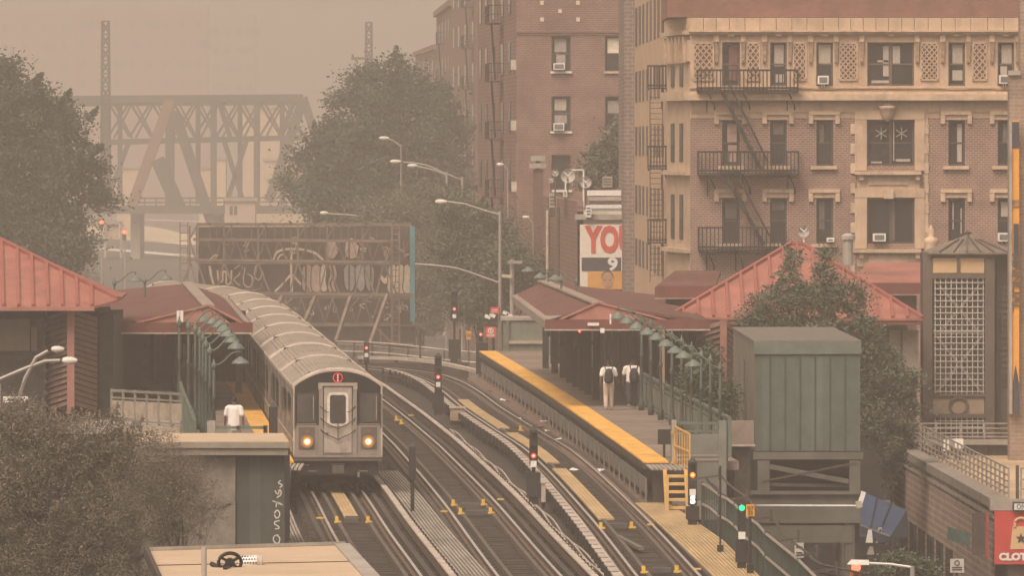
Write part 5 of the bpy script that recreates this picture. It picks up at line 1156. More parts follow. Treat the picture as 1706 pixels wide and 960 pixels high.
strip(1112,352.5,1057,398,-60,700,side_t,'side_wall')
for y0,y1 in ((50,57),(152,167),(285,292),(415,422)): strip(1150,DB,1110,352.8,y0,y1,terra2,'corner_cornice',off=.25)
strip(1150,DB,1113,352.3,66,102,terra2,'corner_ornament',off=.12)
for k in range(6): f = (k+.5)/6; strip(1150-38*f-1,DB+7.5*f,1150-38*f-3,DB+7.5*f+.5,60,104,terra2,'corner_colonnette',off=.2)
for y0,y1 in ((108,143),(205,270),(325,400)):
    for f in (.3,.68): strip(1150-38*f,DB+7.5*f,1150-38*(f+.14),DB+7.5*(f+.14),y0,y1,glass_m,'corner_window',off=.04,dep=.1)
for y0,y1 in ((-20,53),(102,160),(207,262),(318,372),(420,470)):
    for f,wd in ((.1,.05),(.22,.05),(.33,.05),(.45,.05),(.56,.05),(.68,.05),(.79,.05),(.9,.05)):
        strip(1112-55*f,352.5+45.5*f,1112-55*(f+wd),352.5+45.5*(f+wd),y0,y1,mat('dim_side_window',(.10,.08,.065),.5),'side_window',off=.06,dep=.05)
# grey brick flank at the far end
MB().box(P(1040,0,399).x,P(1057.5,0,399).x,399,420,GZ,P(0,-40,399).z).build('rear_wing', brickmat('grey_brick',(.20,.15,.125),(.17,.125,.105),(.30,.24,.20),bw=.45,bh=.2,ms=.03), tb)
# fire escapes
iron = mat('fire_escape_iron',(.018,.017,.016),.6,var=.3)
def balcony(px0,px1,pyr,pyf,D,label,out_=1.0,nbar=26,brk=(0.1,.45,.9)):
    a,b = P(px0,pyf,D),P(px1,pyr,D); t = thing('fire_escape_balcony',label,'fire escape',a,'fire escape balconies')
    y0 = D-out_; X0,X1,Z0,Z1 = a.x,b.x,a.z,b.z
    fl = MB()
    for k in range(8): yy = y0+out_*k/8; fl.box(X0,X1,yy,yy+.07,Z0-.03,Z0+.02)
    for x in (X0,X1-.06): fl.box(x,x+.06,y0,D,Z0-.08,Z0-.03)
    fl.build('floor_grating', iron, t)
    for yy,n_ in ((y0,nbar),):
        for zz in (Z1,Z0+.12): MB().box(X0,X1,yy-.025,yy+.025,zz-.04,zz+.04).build('rail', iron, t)
        for k in range(n_+1): x = X0+(X1-X0)*k/n_; MB().box(x-.024,x+.024,yy-.02,yy+.02,Z0,Z1).build('bar', iron, t)
    for x in (X0,X1):
        for zz in (Z1,Z0+.12): MB().box(x-.025,x+.025,y0,D,zz-.03,zz+.03).build('side_rail', iron, t)
        for k in range(1,6): yy = y0+out_*k/6; MB().box(x-.014,x+.014,yy-.015,yy+.015,Z0,Z1).build('side_bar', iron, t)
    for f in brk:
        x = X0+(X1-X0)*f; MB().tube([(x,y0+.1,Z0-.05),(x+.12,y0+.35,Z0-.25),(x+.3,D-.15,Z0-.6),(x+.33,D,Z0-.85)],.035,6).bar((x,D-.03,Z0-.05),(x,D-.03,Z0-.9),.05).build('bracket', iron, t)
    return t
balcony(1161,1328,117,151,DB,'top fire escape balcony on the tan facade')
balcony(1162,1329,253,289,DB,'middle fire escape balcony below the first stair flight')
balcony(1163,1302,379,416,DB,'lowest fire escape balcony just above the red roof',nbar=21)
def flight(a,b,label):
    pa,pb = P(*a,DB-.6),P(*b,DB-.6); t = thing('fire_escape_stair',label,'fire escape',pb,'fire escape stair flights')
    for yo in (-.25,.25): MB().bar(pa+Vector((0,yo,0)),pb+Vector((0,yo,0)),.07,.14).build('stringer', iron, t); MB().bar(pa+Vector((.3,yo,.3)),pb+Vector((.3,yo,.3)),.07).build('handrail', iron, t)
    for k in range(12): p = pa.lerp(pb,(k+.5)/12); MB().box(p.x-.1,p.x+.14,p.y-.25,p.y+.25,p.z-.02,p.z+.02).build('tread', iron, t)
flight((1204,154),(1268,283),'upper fire escape stair between top and middle balconies'); flight((1209,292),(1272,408),'lower fire escape stair between middle and lowest balconies')
for k,(yr,yf) in enumerate(((110,147),(244,281),(366,404))):
    balcony(1079,1118,yr,yf,354.5,['top','middle','lowest'][k]+' small fire escape balcony on the corner side of tan building',out_=1.2,nbar=8,brk=(.6,))
ld = thing('fire_escape_ladder','thin iron ladder running down the tan side wall','ladder',P(1090,480,357))
for px in (1083,1104): MB().bar(P(px,160,357),P(px,470,357),.04).build('stile', rust, ld)
for k in range(34): y = 162+k*9; MB().bar(P(1083,y,357),P(1104,y,357),.03).build('rung', rust, ld)
ac_unit(1362,1380,126,140,DB,'white air conditioner in top row window left of wide bay'); ac_unit(1664,1682,125,139,DB,'white air conditioner in top right corner window')
ac_unit(1454,1475,389,402,DB,'white air conditioner low in the wide bay window',False); ac_unit(1662,1682,388,402,DB,'white air conditioner in right window just above elevator tower roof')
ac_unit(1377,1389,396,403,DB,'white air conditioner on the sill above the right tree',False)
dsh = thing('satellite_dish','white satellite dish on a mast above the red station roof','satellite dish',P(1339,408,322),'satellite dishes')
def dish(t,px,py,r,D,yaw=0.0,m=None):
    c = P(px,py,D); rr_ = r/S(D); b = MB(); b.lathe([(.02,.10*rr_/.25),(rr_*.6,.04),(rr_*.9,-.04),(rr_,-.08),(rr_*1.0,-.1),(rr_*.95,-.06),(rr_*.55,.06)],c,18,'y'); b.build('reflector', m or mat('dish_grey',(.5,.47,.43),.6,var=.15), t, True)
    b = MB(); b.bar(c+Vector((-rr_*.6,-.05,rr_*.6)),c+Vector((0,-.4,0)),.03); b.bar(c+Vector((rr_*.6,-.05,rr_*.6)),c+Vector((0,-.4,0)),.03); b.bar(c+Vector((0,-.4,0)),c+Vector((0,-.05,-rr_*.9)),.03); b.build('feed_arm', signw, t)
dish(dsh,1339,386,9.5,322); MB().tube([P(1339,412,322),P(1339,392,322)],.035,6).build('mast', signw, dsh); MB().lathe([(.35,0),(.3,.12),(.05,.2)],P(1338,414,322),12).build('base', signw, dsh)
vp = thing('vent_pipe','pale grey vent pipe with cap in front of tan building','vent pipe',P(1413,442,325)); MB().lathe([(.2,0),(.2,1.05)],P(1413,442,325),12).build('pipe', conc_m, vp); MB().lathe([(.28,0),(.28,.15),(.1,.25)],P(1413,399,325),12).build('cap', conc_m, vp)
fn = thing('stone_finial','small white urn finial beside the elevator tower','finial',P(1551,420,318)); MB().lathe([(.28,0),(.28,.12),(.16,.2),(.3,.45),(.26,.62),(.1,.7),(.16,.85),(.1,.98),(.02,1.15)],P(1551,424,318),12).build('urn', terra2, fn, True); MB().box(P(1541,0,318).x,P(1560,0,318).x,317.8,318.4,P(0,440,318).z,P(0,424,318).z).build('pedestal', white_m, fn)
# ---------------------------------------------------------------- brick apartment houses in the haze
DM = 450.0
mbk = brickmat('deep_red_brick',(.225,.122,.102),(.185,.10,.085),(.27,.19,.16),bw=.3,bh=.12,ms=.018,dirt=.35)
mside = brickmat('side_red_brick',(.22,.10,.08),(.18,.085,.07),(.24,.17,.14),plane='yz',bw=.6,bh=.22,ms=.03)
mb = thing('brick_apartment_house','red brick apartment house with tan squares near the roof','apartment building',P(950,500,DM),'brick apartment houses along the avenue')
mh = [(919,951,60,118),(919,951,160,218),(919,951,258,316),(1008,1036,60,118),(1008,1036,160,218),(1008,1036,258,316)]
wall_holes(mb,DM,861,1050,-60,520,mh,mbk)
for i,h in enumerate(mh):
    cu = {0:[(.1,.8,.55,.95,mat('grey_blind',(.30,.27,.24),.8)),(.2,.75,.2,.5,mat('grey_blind',(.3,.27,.24)))],1:[(.1,.8,.6,.95,curt),(.1,.85,.2,.45,MATS['grey_blind'])],3:[(.08,.92,.5,.98,mat('bright_blind',(.72,.63,.49),.8))],4:[(.1,.9,.5,.9,MATS['grey_blind'])]}.get(i)
    window(mb,*h,DM,curtain=cu); pbox(mb,'sill',h[0]-2,h[1]+2,h[3]+.5,h[3]+4,DM,signw if i<3 else terra2,.15)
for px,py in ((903,4),(963,4),(933,18),(903,32),(963,32)): pbox(mb,'tan_square',px-3,px+3,py-3.4,py+3.4,DM,blind,.05)
for y in (53,57): pbox(mb,'brick_band',861,1049,y,y+1.5,DM,mat('dark_brick_band',(.16,.075,.06),.85),.05)
ac_unit(922,941,105,116,DM,'white air conditioner in upper window of the red brick house',False); ac_unit(922,940,205,217,DM,'white air conditioner in lower window of the red brick house',False)
# street side of the same house and its neighbours receding to the left
def flank(name,label,pa,Da,pb,Db,pyt,pyb,m,front=None,recess=()):
    t = thing(name,label,'apartment building',(P(pa,0,Da).x,Da,GZ),'brick apartment houses along the avenue'); zt = P(0,pyt,Da).z
    A,B = Vector((P(pa,0,Da).x,Da,0)),Vector((P(pb,0,Db).x,Db,0)); v = Vector((11,0,0))
    MB().hexa([(A.x,A.y,GZ),(A.x+v.x,A.y,GZ),(B.x+v.x,B.y,GZ),(B.x,B.y,GZ),(A.x,A.y,zt),(A.x+v.x,A.y,zt),(B.x+v.x,B.y,zt),(B.x,B.y,zt)]).build('wall', m, t)
    MB().hexa([(A.x-.3,A.y-.2,zt),(A.x+v.x,A.y-.2,zt),(B.x+v.x,B.y,zt),(B.x-.3,B.y,zt),(A.x-.3,A.y-.2,zt+.5),(A.x+v.x,A.y-.2,zt+.5),(B.x+v.x,B.y,zt+.5),(B.x-.3,B.y,zt+.5)]).build('parapet', m, t)
    nz = int((zt-GZ)/3.3)
    for k in range(nz):
        z0 = zt-2.6-3.3*k
        for f in (.12,.3,.52,.72,.88):
            p = A.lerp(B,f); q = A.lerp(B,f+.05); MB().hexa([(p.x-.06,p.y,z0),(p.x+.1,p.y,z0),(q.x+.1,q.y,z0),(q.x-.06,q.y,z0),(p.x-.06,p.y,z0+1.7),(p.x+.1,p.y,z0+1.7),(q.x+.1,q.y,z0+1.7),(q.x-.06,q.y,z0+1.7)]).build('window', glass_m, t)
    # fire escape stack standing off the wall
    for f in (.3,):
        p = A.lerp(B,f)
        for k in range(nz):
            z0 = zt-3.0-3.3*k; fe = MB(); q = A+(B-A)*f+(B-A).normalized()*4.5
            fe.hexa([(p.x-.85,p.y,z0-.06),(p.x-.06,p.y,z0-.06),(q.x-.06,q.y,z0-.06),(q.x-.85,q.y,z0-.06),(p.x-.85,p.y,z0),(p.x-.06,p.y,z0),(q.x-.06,q.y,z0),(q.x-.85,q.y,z0)])
            for zz in (.5,1.0): fe.bar((p.x-.85,p.y,z0+zz),(q.x-.85,q.y,z0+zz),.05); fe.bar((p.x-.85,p.y,z0+zz),(p.x,p.y,z0+zz),.05)
            for j in range(7): r_ = p.lerp(q,j/6); fe.bar((r_.x-.85,r_.y,z0),(r_.x-.85,r_.y,z0+1.0),.04)
            for j in range(5): fe.bar((p.x-.85+.17*j,p.y,z0),(p.x-.85+.17*j,p.y,z0+1.0),.04)
            fe.bar((p.x-.7,p.y+.5,z0),(p.x-.5,p.y+2.6,z0-3.2),.12,.05); fe.build('fire_escape', iron, t)
    return t
f1 = flank('brick_apartment_house','dark street side of brick house with stacked fire escapes',860,451.5,796,500,-60,0,mside)
f2 = flank('brick_apartment_house','tall brick house behind with stepped roofline above centre tree',808,640,752,700,-60,0,mside)
f3 = flank('brick_apartment_house','reddish brick house standing half behind the centre tree top',752,705,727,770,9,0,mside)
f4 = flank('brick_apartment_house','farthest low brick house left of the row above centre tree',727,790,692,860,82,0,mbk)
for k,(px,py,D) in enumerate(((857,107,449),(857,208,449),(858,310,449))):
    a = P(px,py,D); tag(MB().box(a.x-.2,a.x+.1,D-1.0,D-.4,a.z-.3,a.z+.25).bar((a.x-.1,D-.7,a.z-.3),(a.x+.2,D-.3,a.z-.7),.05).build('air_conditioner', cover_m),['topmost','middle','lowest'][k]+' pale air conditioner on corner of the dark brick side','air conditioner','window air conditioners')
# ---------------------------------------------------------------- low shop house with painted advertisement
sh = thing('signboard_house','low brick house with pipes and painted wall left of tan building','building',P(985,500,408))
DS = 408.0
MB().box(P(962,0,DS).x,P(1052,0,DS).x,DS,DS+9,GZ,P(0,352,DS).z).build('front_wall', mat('whitewash',(.62,.56,.48),.8,var=.12,dirt=.2), sh)
a = P(905,0,DS+40); MB().hexa([(P(962,0,DS).x,DS,GZ),(P(962,0,DS).x+.3,DS,GZ),(a.x+.3,DS+42,GZ),(a.x,DS+42,GZ),(P(962,0,DS).x,DS,P(0,335,DS).z),(P(962,0,DS).x+.3,DS,P(0,335,DS).z),(a.x+.3,DS+42,P(0,335,DS).z),(a.x,DS+42,P(0,335,DS).z)]).build('side_wall', mside, sh)
MB().box(P(958,0,DS).x,P(1052,0,DS).x,DS-.3,DS+.2,P(0,366,DS).z,P(0,357,DS).z).build('cornice', conc_m, sh)
for k,(y0,y1,m) in enumerate(((317,326,signw),(328,334,cover_m),(335,340,rust),(341,347,signw),(348,355,mat('blue_grey_tarp',(.20,.21,.21),.8)))):
    MB().hexa([P(978+k*2,y1,DS+2.5-k*.45),P(1052,y1,DS+2.5-k*.45),P(1052,y1,DS+2.9-k*.45),P(978+k*2,y1,DS+2.9-k*.45),P(978+k*2,y0,DS+2.5-k*.45),P(1052,y0,DS+2.5-k*.45),P(1052,y0,DS+2.9-k*.45),P(978+k*2,y0,DS+2.9-k*.45)]).build('roof_sheet', m, sh)
ad,a,b = sign('advertising_board','white wall advertisement with red letters and dark number band',966,1052,374,482,DS-.4,mat('ad_white',(.72,.66,.57),.7,var=.08,dirt=.12),'advertisement')
text(ad,'YOU',P(977,0,DS).x,DS-.43,P(0,401,DS).z,1.75,mat('ad_red',(.55,.085,.06),.7,var=.08),.085,align='LEFT',sx=.64)
MB().box(P(969,0,DS).x,P(1052,0,DS).x,DS-.44,DS-.41,P(0,451,DS).z,P(0,429,DS).z).build('dark_band', mat('ad_navy',(.05,.05,.065),.7), ad)
text(ad,'914',P(1012,0,DS).x,DS-.46,P(0,441,DS).z,.85,signw,.03,align='LEFT',sx=1.2)
MB().box(P(979,0,DS).x,P(1052,0,DS).x,DS-.44,DS-.41,P(0,482,DS).z,P(0,453,DS).z).build('orange_field', mat('ad_orange',(.62,.30,.07),.7,var=.08), ad)
def disc(t,px,py,rx,ry,D,m,name,y0=-180,y1=180):
    pts=[P(px+rx*math.cos(R(a)),py-ry*math.sin(R(a)),D) for a in range(y0,y1,15)]; MB().extr(pts,(0,.01,0)).build(name,m,t)
disc(ad,1012,461,10,9.5,DS-.455,mat('print_hair',(.03,.025,.022),.8),'printed_hair'); disc(ad,1012,467,9.5,14,DS-.468,mat('print_skin',(.42,.25,.16),.8),'printed_face')
for px in (1008,1016): disc(ad,px,467,1.6,1,DS-.48,MATS['print_hair'],'printed_eye')
disc(ad,1012,477,3.5,1,DS-.48,mat('print_lip',(.3,.13,.1),.8),'printed_mouth')
for k,(px,py,r_) in enumerate(((925,288,6),(946,293,12),(976,304,9.5),(918,300,5))):
    D = 418+k*3; t = thing('satellite_dish',['small far satellite dish left of the big ones on brick roof','largest grey satellite dish on the low brick roof','satellite dish nearest the tan building on low brick roof','lowest small satellite dish at the corner of brick roof'][k],'satellite dish',P(px,py,D),'satellite dishes')
    dish(t,px,py,r_,D); MB().tube([P(px,345,D),P(px,py+4,D)],.04,6).build('mast', rust, t)
t = thing('roof_frame','pale pipe frame on the roof behind the satellite dishes','pipe frame',P(955,345,424))
for a_,b_ in (((943,283),(972,283)),((972,283),(972,345)),((943,283),(941,345))): MB().bar(P(*a_,424),P(*b_,424),.08).build('pipe', signw, t)
for k,(x0,x1,y0,y1,m) in enumerate(((915,927,322,346,conc_m),(976,985,342,362,white_m),(1004,1020,294,312,conc_m),(938,945,318,328,white_m))):
    D = 407.2 if k==1 else 420; a,b = P(x0,y1,D),P(x1,y0,D); t = thing('rooftop_unit',['grey tank on the brick side of signboard house','white louvred unit at corner of signboard house','grey box chimney near the tan building wall','small white box under the satellite dishes'][k],'rooftop unit',a)
    MB().box(a.x,b.x,D,D+.5,a.z,b.z).build('casing', m, t)
    for j in range(3): MB().box(a.x+.04,b.x-.04,D-.02,D-.001,a.z+(b.z-a.z)*(.2+.25*j),a.z+(b.z-a.z)*(.3+.25*j)).build('louvre', rust, t)
    MB().box(a.x+.05,b.x-.05,D+.05,D+.45,P(0,362,D).z,a.z).build('stand', rust, t)
pt = thing('chimney_stack','pale capped brick chimney at the left of low brick house','chimney',P(896,560,440))
a,b = P(888,560,440),P(905,282,440); MB().box(a.x,b.x,440,441,GZ,b.z).build('stack', mat('dark_brick_stack',(.13,.08,.065),.85,var=.2), pt)
for y0,y1,e in ((260,268,3),(272,280,5)): q0,q1 = P(884-e+3,y1,440),P(908+e-3,y0,440); MB().box(q0.x,q1.x,439.8,441.2,q0.z,q1.z).build('cap', conc_m, pt)
MB().box(a.x+.15,b.x-.15,440.2,440.8,P(0,282,440).z,P(0,262,440).z).build('neck', rust, pt)
dp = thing('drain_pipes','cream drain pipes on the brick side of signboard house','pipe',P(920,480,425))
for px,y0,y1,m in ((912,350,470,cover_m),(930,345,470,rust),(946,340,470,cover_m)): MB().tube([P(px,y0,425),P(px,y1,425)],.08,6).build('pipe', m, dp)

# ---------------------------------------------------------------- billboard seen from behind
DBB = 520.0
bbd = thing('billboard','big rusty billboard seen from behind with graffiti and ladder','billboard',P(500,590,DBB))
bw_m = mat('billboard_back',(.055,.042,.034),.85,var=.4,scale=.8,dirt=.4)
xs_ = [330,366,402,438,474,510,546,582,618,652,686]
for a,b in zip(xs_,xs_[1:]):
    p,q = P(a+.4,541,DBB),P(b-.4,378,DBB); MB().box(p.x,q.x,DBB,DBB+.12,p.z,q.z).build('back_panel', bw_m, bbd)
    MB().box(q.x-.05,q.x+.05,DBB-.08,DBB,p.z,q.z).build('panel_rib', rust, bbd)
fr2 = mat('rusty_frame',(.19,.14,.11),.7,.2,var=.35,scale=1.5,dirt=.35)
Df = DBB-1.4
def bb(a,b,w_=.12,name='frame_bar',D2=None): MB().bar(P(*a,Df),P(*b,D2 or Df),w_).build(name, fr2, bbd)
bb((328,374),(686,374),.2,'top_beam'); bb((322,399),(662,402),.18); bb((314,433),(664,437),.16); bb((330,438),(664,440),.08); bb((334,488),(690,492),.2); bb((334,494),(690,497),.08); bb((440,541),(655,541),.2)
bb((470,572),(690,574),.12)
for x in (373,430,496,545,604): bb((x,375),(x,434),.12,'post'); bb((x+14,375),(x-2,400),.1,'strut'); MB().bar(P(x,376,Df),P(x,380,DBB),.1).bar(P(x,435,Df),P(x,440,DBB),.1).build('tie', fr2, bbd)
for x in (373,430,496,545,604,640): bb((x-1,440),(x-13,489),.1,'diagonal'); bb((x+1,440),(x+20,489),.1,'diagonal')
for a,b in (((525,494),(508,535)),((584,494),(560,568)),((646,490),(616,574)),((470,494),(452,535))): bb(a,b,.2,'raker',DBB-3.5)
bb((630,548),(652,572),.12,'brace'); bb((634,548),(634,574),.1,'brace')
for px in (316,328): bb((px,376),(px,440),.12,'side_post')
bb((328,376),(316,398),.1,'brace'); bb((328,440),(316,400),.1,'brace'); bb((318,440),(302,478),.12,'leg'); bb((318,440),(328,478),.12,'leg'); bb((330,440),(343,478),.1,'leg')
lad = MB().bar(P(653,376,Df-.2),P(653,573,Df-.2),.1).bar(P(665,376,Df-.2),P(665,573,Df-.2),.1)
for k in range(20): y = 380+k*10; lad.bar(P(653,y,Df-.2),P(665,y,Df-.2),.06)
lad.build('ladder', fr2, bbd)
lad = MB().bar(P(300,370,Df),P(300,480,Df),.06).bar(P(313,370,Df),P(313,480,Df),.06)
for k in range(9): y = 376+k*12.5; lad.bar(P(300,y,Df),P(313,y,Df),.05)
lad.build('ladder', fr2, bbd)
p,q = P(683,536,DBB-.3),P(691,377,DBB-.3); MB().box(p.x,q.x,DBB-.3,DBB+.3,p.z,q.z).build('cyan_edge_panel', mat('cyan_edge',(.07,.27,.31),.6,var=.15,scale=1), bbd)
for x in (350,395,440,485,525,565,610,655): MB().box(P(x-2,0,Df).x,P(x+2,0,Df).x,Df-.1,Df+.1,P(0,374,Df).z,P(0,371,Df).z).build('top_clip', rust, bbd)
MB().box(P(440,0,DBB).x,P(690,0,DBB).x,DBB+.3,DBB+10,GZ,P(0,545,DBB).z).build('base_building', mat('dark_base_wall',(.055,.047,.042),.9,var=.3), bbd)
for x in (330,345): MB().bar(P(x,478,Df),P(x,900,Df),.2).build('mast_leg', fr2, bbd)
tag(MB().lathe([(.0,-.1),(.12,0),(.0,.1)],P(470,372,DBB+2),8).build('beacon', light('amber_dim',(1,.25,.06),1.2)),'small orange lamp above the billboard top edge','lamp')
tag(MB().lathe([(.0,-.1),(.12,0),(.0,.1)],P(540,373,DBB+2),8).build('beacon', light('amber_dim',(1,.25,.06),1.2)),'orange lamp above billboard nearer its right end','lamp')
# graffiti: flat paint strokes on the panels
gp = [mat('paint_cream',(.66,.54,.42),.8,var=.25,scale=2),mat('paint_grey',(.36,.33,.30),.8,var=.25,scale=2),mat('paint_pink',(.52,.38,.32),.8,var=.25,scale=2),mat('paint_black',(.02,.018,.016),.8)]
gcount = [0]
def stroke(pts,w_,m,close=False,name='graffiti_stroke'):
    gcount[0] += 1; y = DBB-.012-.0013*gcount[0]
    pts = [Vector((p[0],0,p[1])) for p in pts]
    if close: pts.append(pts[0].copy())
    sp = spline(pts,2.0); b = MB(); hw = w_/2; V=[]
    for i,p in enumerate(sp):
        t_ = (sp[min(i+1,len(sp)-1)]-sp[max(i-1,0)]); t_.normalize(); nx,nz = -t_.z,t_.x
        V.append((P(p.x+nx*hw,p.z+nz*hw,y),P(p.x-nx*hw,p.z-nz*hw,y)))
    for (a,c),(d,e) in zip(V,V[1:]): b.quad(a,c,e,d)
    b.build(name,m,bbd)
def bubble(pts,fill,line=None,w_=1.6):
    gcount[0] += 1; y = DBB-.012-.0013*gcount[0]
    sp = spline([Vector((p[0],0,p[1])) for p in pts+[pts[0]]],3)
    b = MB(); b.quad(*[P(p.x,p.z,y) for p in sp[:-1]]); b.build('graffiti_fill', fill, bbd)
    if line: stroke(pts,w_,line,True)
stroke([(455,432),(462,420),(480,415),(505,416),(525,422),(538,433)],4,gp[0]); stroke([(486,416),(485,445),(486,486)],4,gp[0]); stroke([(484,458),(470,474),(458,486)],3.5,gp[0]); stroke([(488,458),(502,474),(518,484)],3.5,gp[0]); stroke([(462,432),(470,424),(478,432)],2.5,gp[0])
stroke([(349,443),(352,460),(356,474)],4,gp[0]); stroke([(362,450),(368,470),(374,452),(380,474),(386,450)],3,gp[0])
stroke([(390,448),(402,443),(398,458),(390,466),(400,476)],2.4,gp[2]); stroke([(408,446),(406,472),(416,478),(420,462),(412,456)],2.4,gp[2]); stroke([(426,443),(424,460),(432,466),(438,452),(436,478)],2.4,gp[2]); stroke([(394,482),(420,484),(440,479)],1.5,gp[1])
for x,w_ in ((513,9),(527,8),(539,5)): bubble([(x-w_,445),(x,440),(x+w_,448),(x+w_-1,468),(x+w_+1,484),(x-w_+2,485),(x-w_-1,462)],gp[2 if x<535 else 0],gp[3])
for x in (549,556): stroke([(x,442),(x+3,460),(x-2,472),(x+2,486)],4,gp[2])
for x,w_ in ((582,10),(600,9),(615,8)): bubble([(x-w_,448),(x-2,440),(x+w_,447),(x+w_,470),(x+3,486),(x-w_+3,478)],gp[1],gp[3])
bubble([(632,464),(637,458),(641,463),(646,457),(650,464),(642,474)],gp[0],gp[3])
for x,w_ in ((655,8),(668,8),(679,6)): bubble([(x-w_,444),(x,440),(x+w_,450),(x+w_-2,468),(x+w_+1,486),(x-w_,487),(x-w_-1,466)],gp[0],gp[3])
bubble([(545,405),(552,398),(560,404),(561,425),(553,432),(545,424)],gp[2],gp[3]); bubble([(575,404),(584,396),(594,403),(596,424),(586,432),(575,424)],gp[2],gp[3])
for x in (350,361,385,408,419,442,458,472,484,508,520,533,556,568,580,592,616,628,672):   # light web of hangers and laces
    bb((x,376),(x,398),.05,'hanger') if x%3 else bb((x,402),(x+3,433),.05,'hanger')
for x in range(345,660,24): bb((x,399),(x+12,434),.05,'lacing'); bb((x+24,401),(x+12,434),.05,'lacing')
for x in range(450,650,26): bb((x,497),(x+13,540),.06,'lacing'); bb((x+26,497),(x+13,540),.06,'lacing')
rg = random.Random(11)
for k in range(70):
    x = rg.uniform(340,680); y = rg.choice([rg.uniform(400,430),rg.uniform(497,535),rg.uniform(498,530)]); n_ = rg.randint(3,5)
    stroke([(x+rg.uniform(-7,7),y+rg.uniform(-7,7)) for _ in range(n_)],rg.uniform(.8,1.8),rg.choice(gp[:3]))

# ---------------------------------------------------------------- truss bridge and masts far off
DBR = 1200.0
br = thing('truss_bridge','pale hazy steel truss bridge beyond the trees','bridge',P(330,345,DBR))
brm = mat('bridge_steel',(.085,.075,.065),.75,var=.25,scale=.3); brp = mat('bridge_steel_pink',(.22,.13,.10),.75,var=.15,scale=.3)
def bbar(a,b,w_,D=DBR,m=brm,name='truss_member'): MB().bar(P(*a,D),P(*b,D),w_,w_).build(name,m,br)
bbar((60,166),(505,163),1.1,name='top_chord'); bbar((60,172),(290,170),.5); bbar((505,162),(528,235),1.2,name='end_post'); bbar((528,235),(560,345),1.2,name='end_post')
bbar((284,166),(218,348),1.5,m=brp,name='end_post'); bbar((283,168),(283,350),1.3,name='portal_post'); bbar((290,185),(352,370),1.5,name='diagonal'); bbar((262,265),(300,350),2.0,name='diagonal'); bbar((505,165),(448,335),1.4,name='diagonal')
bbar((176,237),(508,229),.8,name='lateral_beam')
for x in (176,356,428): bbar((x,168),(x,345),.9,name='lattice_post')
for a,b in (((372,230),(408,345)),((412,230),(375,345)),((175,345),(215,235)),((505,168),(452,330)),((490,170),(465,230)),((365,170),(384,230))): bbar(a,b,.7,name='diagonal')
for k in range(9): x = 180+k*36; bbar((x,170),(x+36,228),.35,name='sway_brace'); bbar((x+36,170),(x,228),.35,name='sway_brace')
for k in range(9): x = 190+k*36; bbar((x,172),(x+30,230),.3,D=DBR+14,name='sway_brace'); bbar((x+30,172),(x,230),.3,D=DBR+14,name='sway_brace')
bbar((70,172),(500,169),1.0,D=DBR+16,name='top_chord'); bbar((180,236),(500,230),.7,D=DBR+16,name='lateral_beam')
for x in (200,330,400,470): bbar((x,170),(x,340),.7,D=DBR+16,name='lattice_post')
for x in range(190,500,60): MB().bar(P(x,167,DBR),P(x+4,170,DBR+16),.6).build('cross_strut', brm, br)
for y in (331,338): bbar((60,y),(560,y-2),.25,name='parapet_rail')
for k in range(26): bbar((70+k*19,331),(70+k*19,345),.2,name='parapet_post')
MB().box(P(60,0,DBR).x,P(560,0,DBR).x,DBR-2,DBR+18,P(0,356,DBR).z,P(0,344,DBR).z).build('deck', brm, br)
for x in (100,225,360,520): MB().box(P(x-8,0,DBR).x,P(x+8,0,DBR).x,DBR+1,DBR+15,GZ,P(0,356,DBR).z).build('pier', mat('stone_pier',(.33,.29,.25),.9), br)
def mast(px,pt_,pb_,D,w_,label,cross=False):
    t = thing('lattice_mast',label,'mast',P(px,pb_,D),'lattice masts'); b = MB(); ww = w_/S(D)/2; A,B = P(px,pt_,D),P(px,pb_,D); n_ = 14; M_ = mat('mast_steel',(.05,.045,.04),.8)
    for sx in (-1,1):
        for sy in (-1,1): MB().bar((A.x+sx*ww*.8,A.y+sy*ww,A.z),(B.x+sx*ww*1.2,B.y+sy*ww,B.z),.3).build('leg', M_, t)
    for k in range(n_):
        z0,z1 = A.z+(B.z-A.z)*k/n_,A.z+(B.z-A.z)*(k+1)/n_
        for sy in (-1,1): b.bar((A.x-ww,A.y+sy*ww,z0),(A.x+ww,A.y+sy*ww,z1),.22); b.bar((A.x+ww,A.y+sy*ww,z0),(A.x-ww,A.y+sy*ww,z1),.22); b.bar((A.x-ww,A.y+sy*ww,z0),(A.x+ww,A.y+sy*ww,z0),.2)
    b.build('lattice', M_, t)
    if cross: q = P(px,97,D); MB().bar(q+Vector((-2.4,0,0)),q+Vector((.5,0,0)),.35).bar(q+Vector((-2.2,0,0)),q+Vector((-2.2,0,.6)),.3).build('cross_arm', M_, t)
mast(176,35,340,1120,13,'dark lattice mast rising behind the truss bridge'); mast(614.5,37,330,1120,11,'lattice mast rising behind the centre tree',True)
# pale apartment blocks dissolved in the smoke
for k,(x0,x1,yt,D,lab) in enumerate(((125,345,8,2600,'pale reddish apartment block dissolved in the smoke'),(-40,125,14,2700,'faint pinkish block at the top left edge in smoke'),(330,425,22,2800,'faintest far block right of the reddish one'))):
    t = thing('far_apartment_block',lab,'apartment building',P((x0+x1)/2,420,D),'far blocks in the smoke'); m = mat('far_brick',(.26,.12,.09),.9,var=.1) if k<2 else mat('far_grey',(.16,.16,.14),.9)
    a,b = P(x0,0,D),P(x1,yt,D); MB().box(a.x,b.x,D,D+20,GZ,b.z).build('wall', m, t)
    for j in range(7):
        for i in range(8 if k==0 else 5):
            xx = a.x+(b.x-a.x)*(i+.3)/(8 if k==0 else 5); zz = b.z-5-j*6.2; MB().box(xx,xx+(2.0 if (i*7+j*3)%4 else 4.5),D-.2,D,zz-2.6,zz).build('window', glass_m, t)
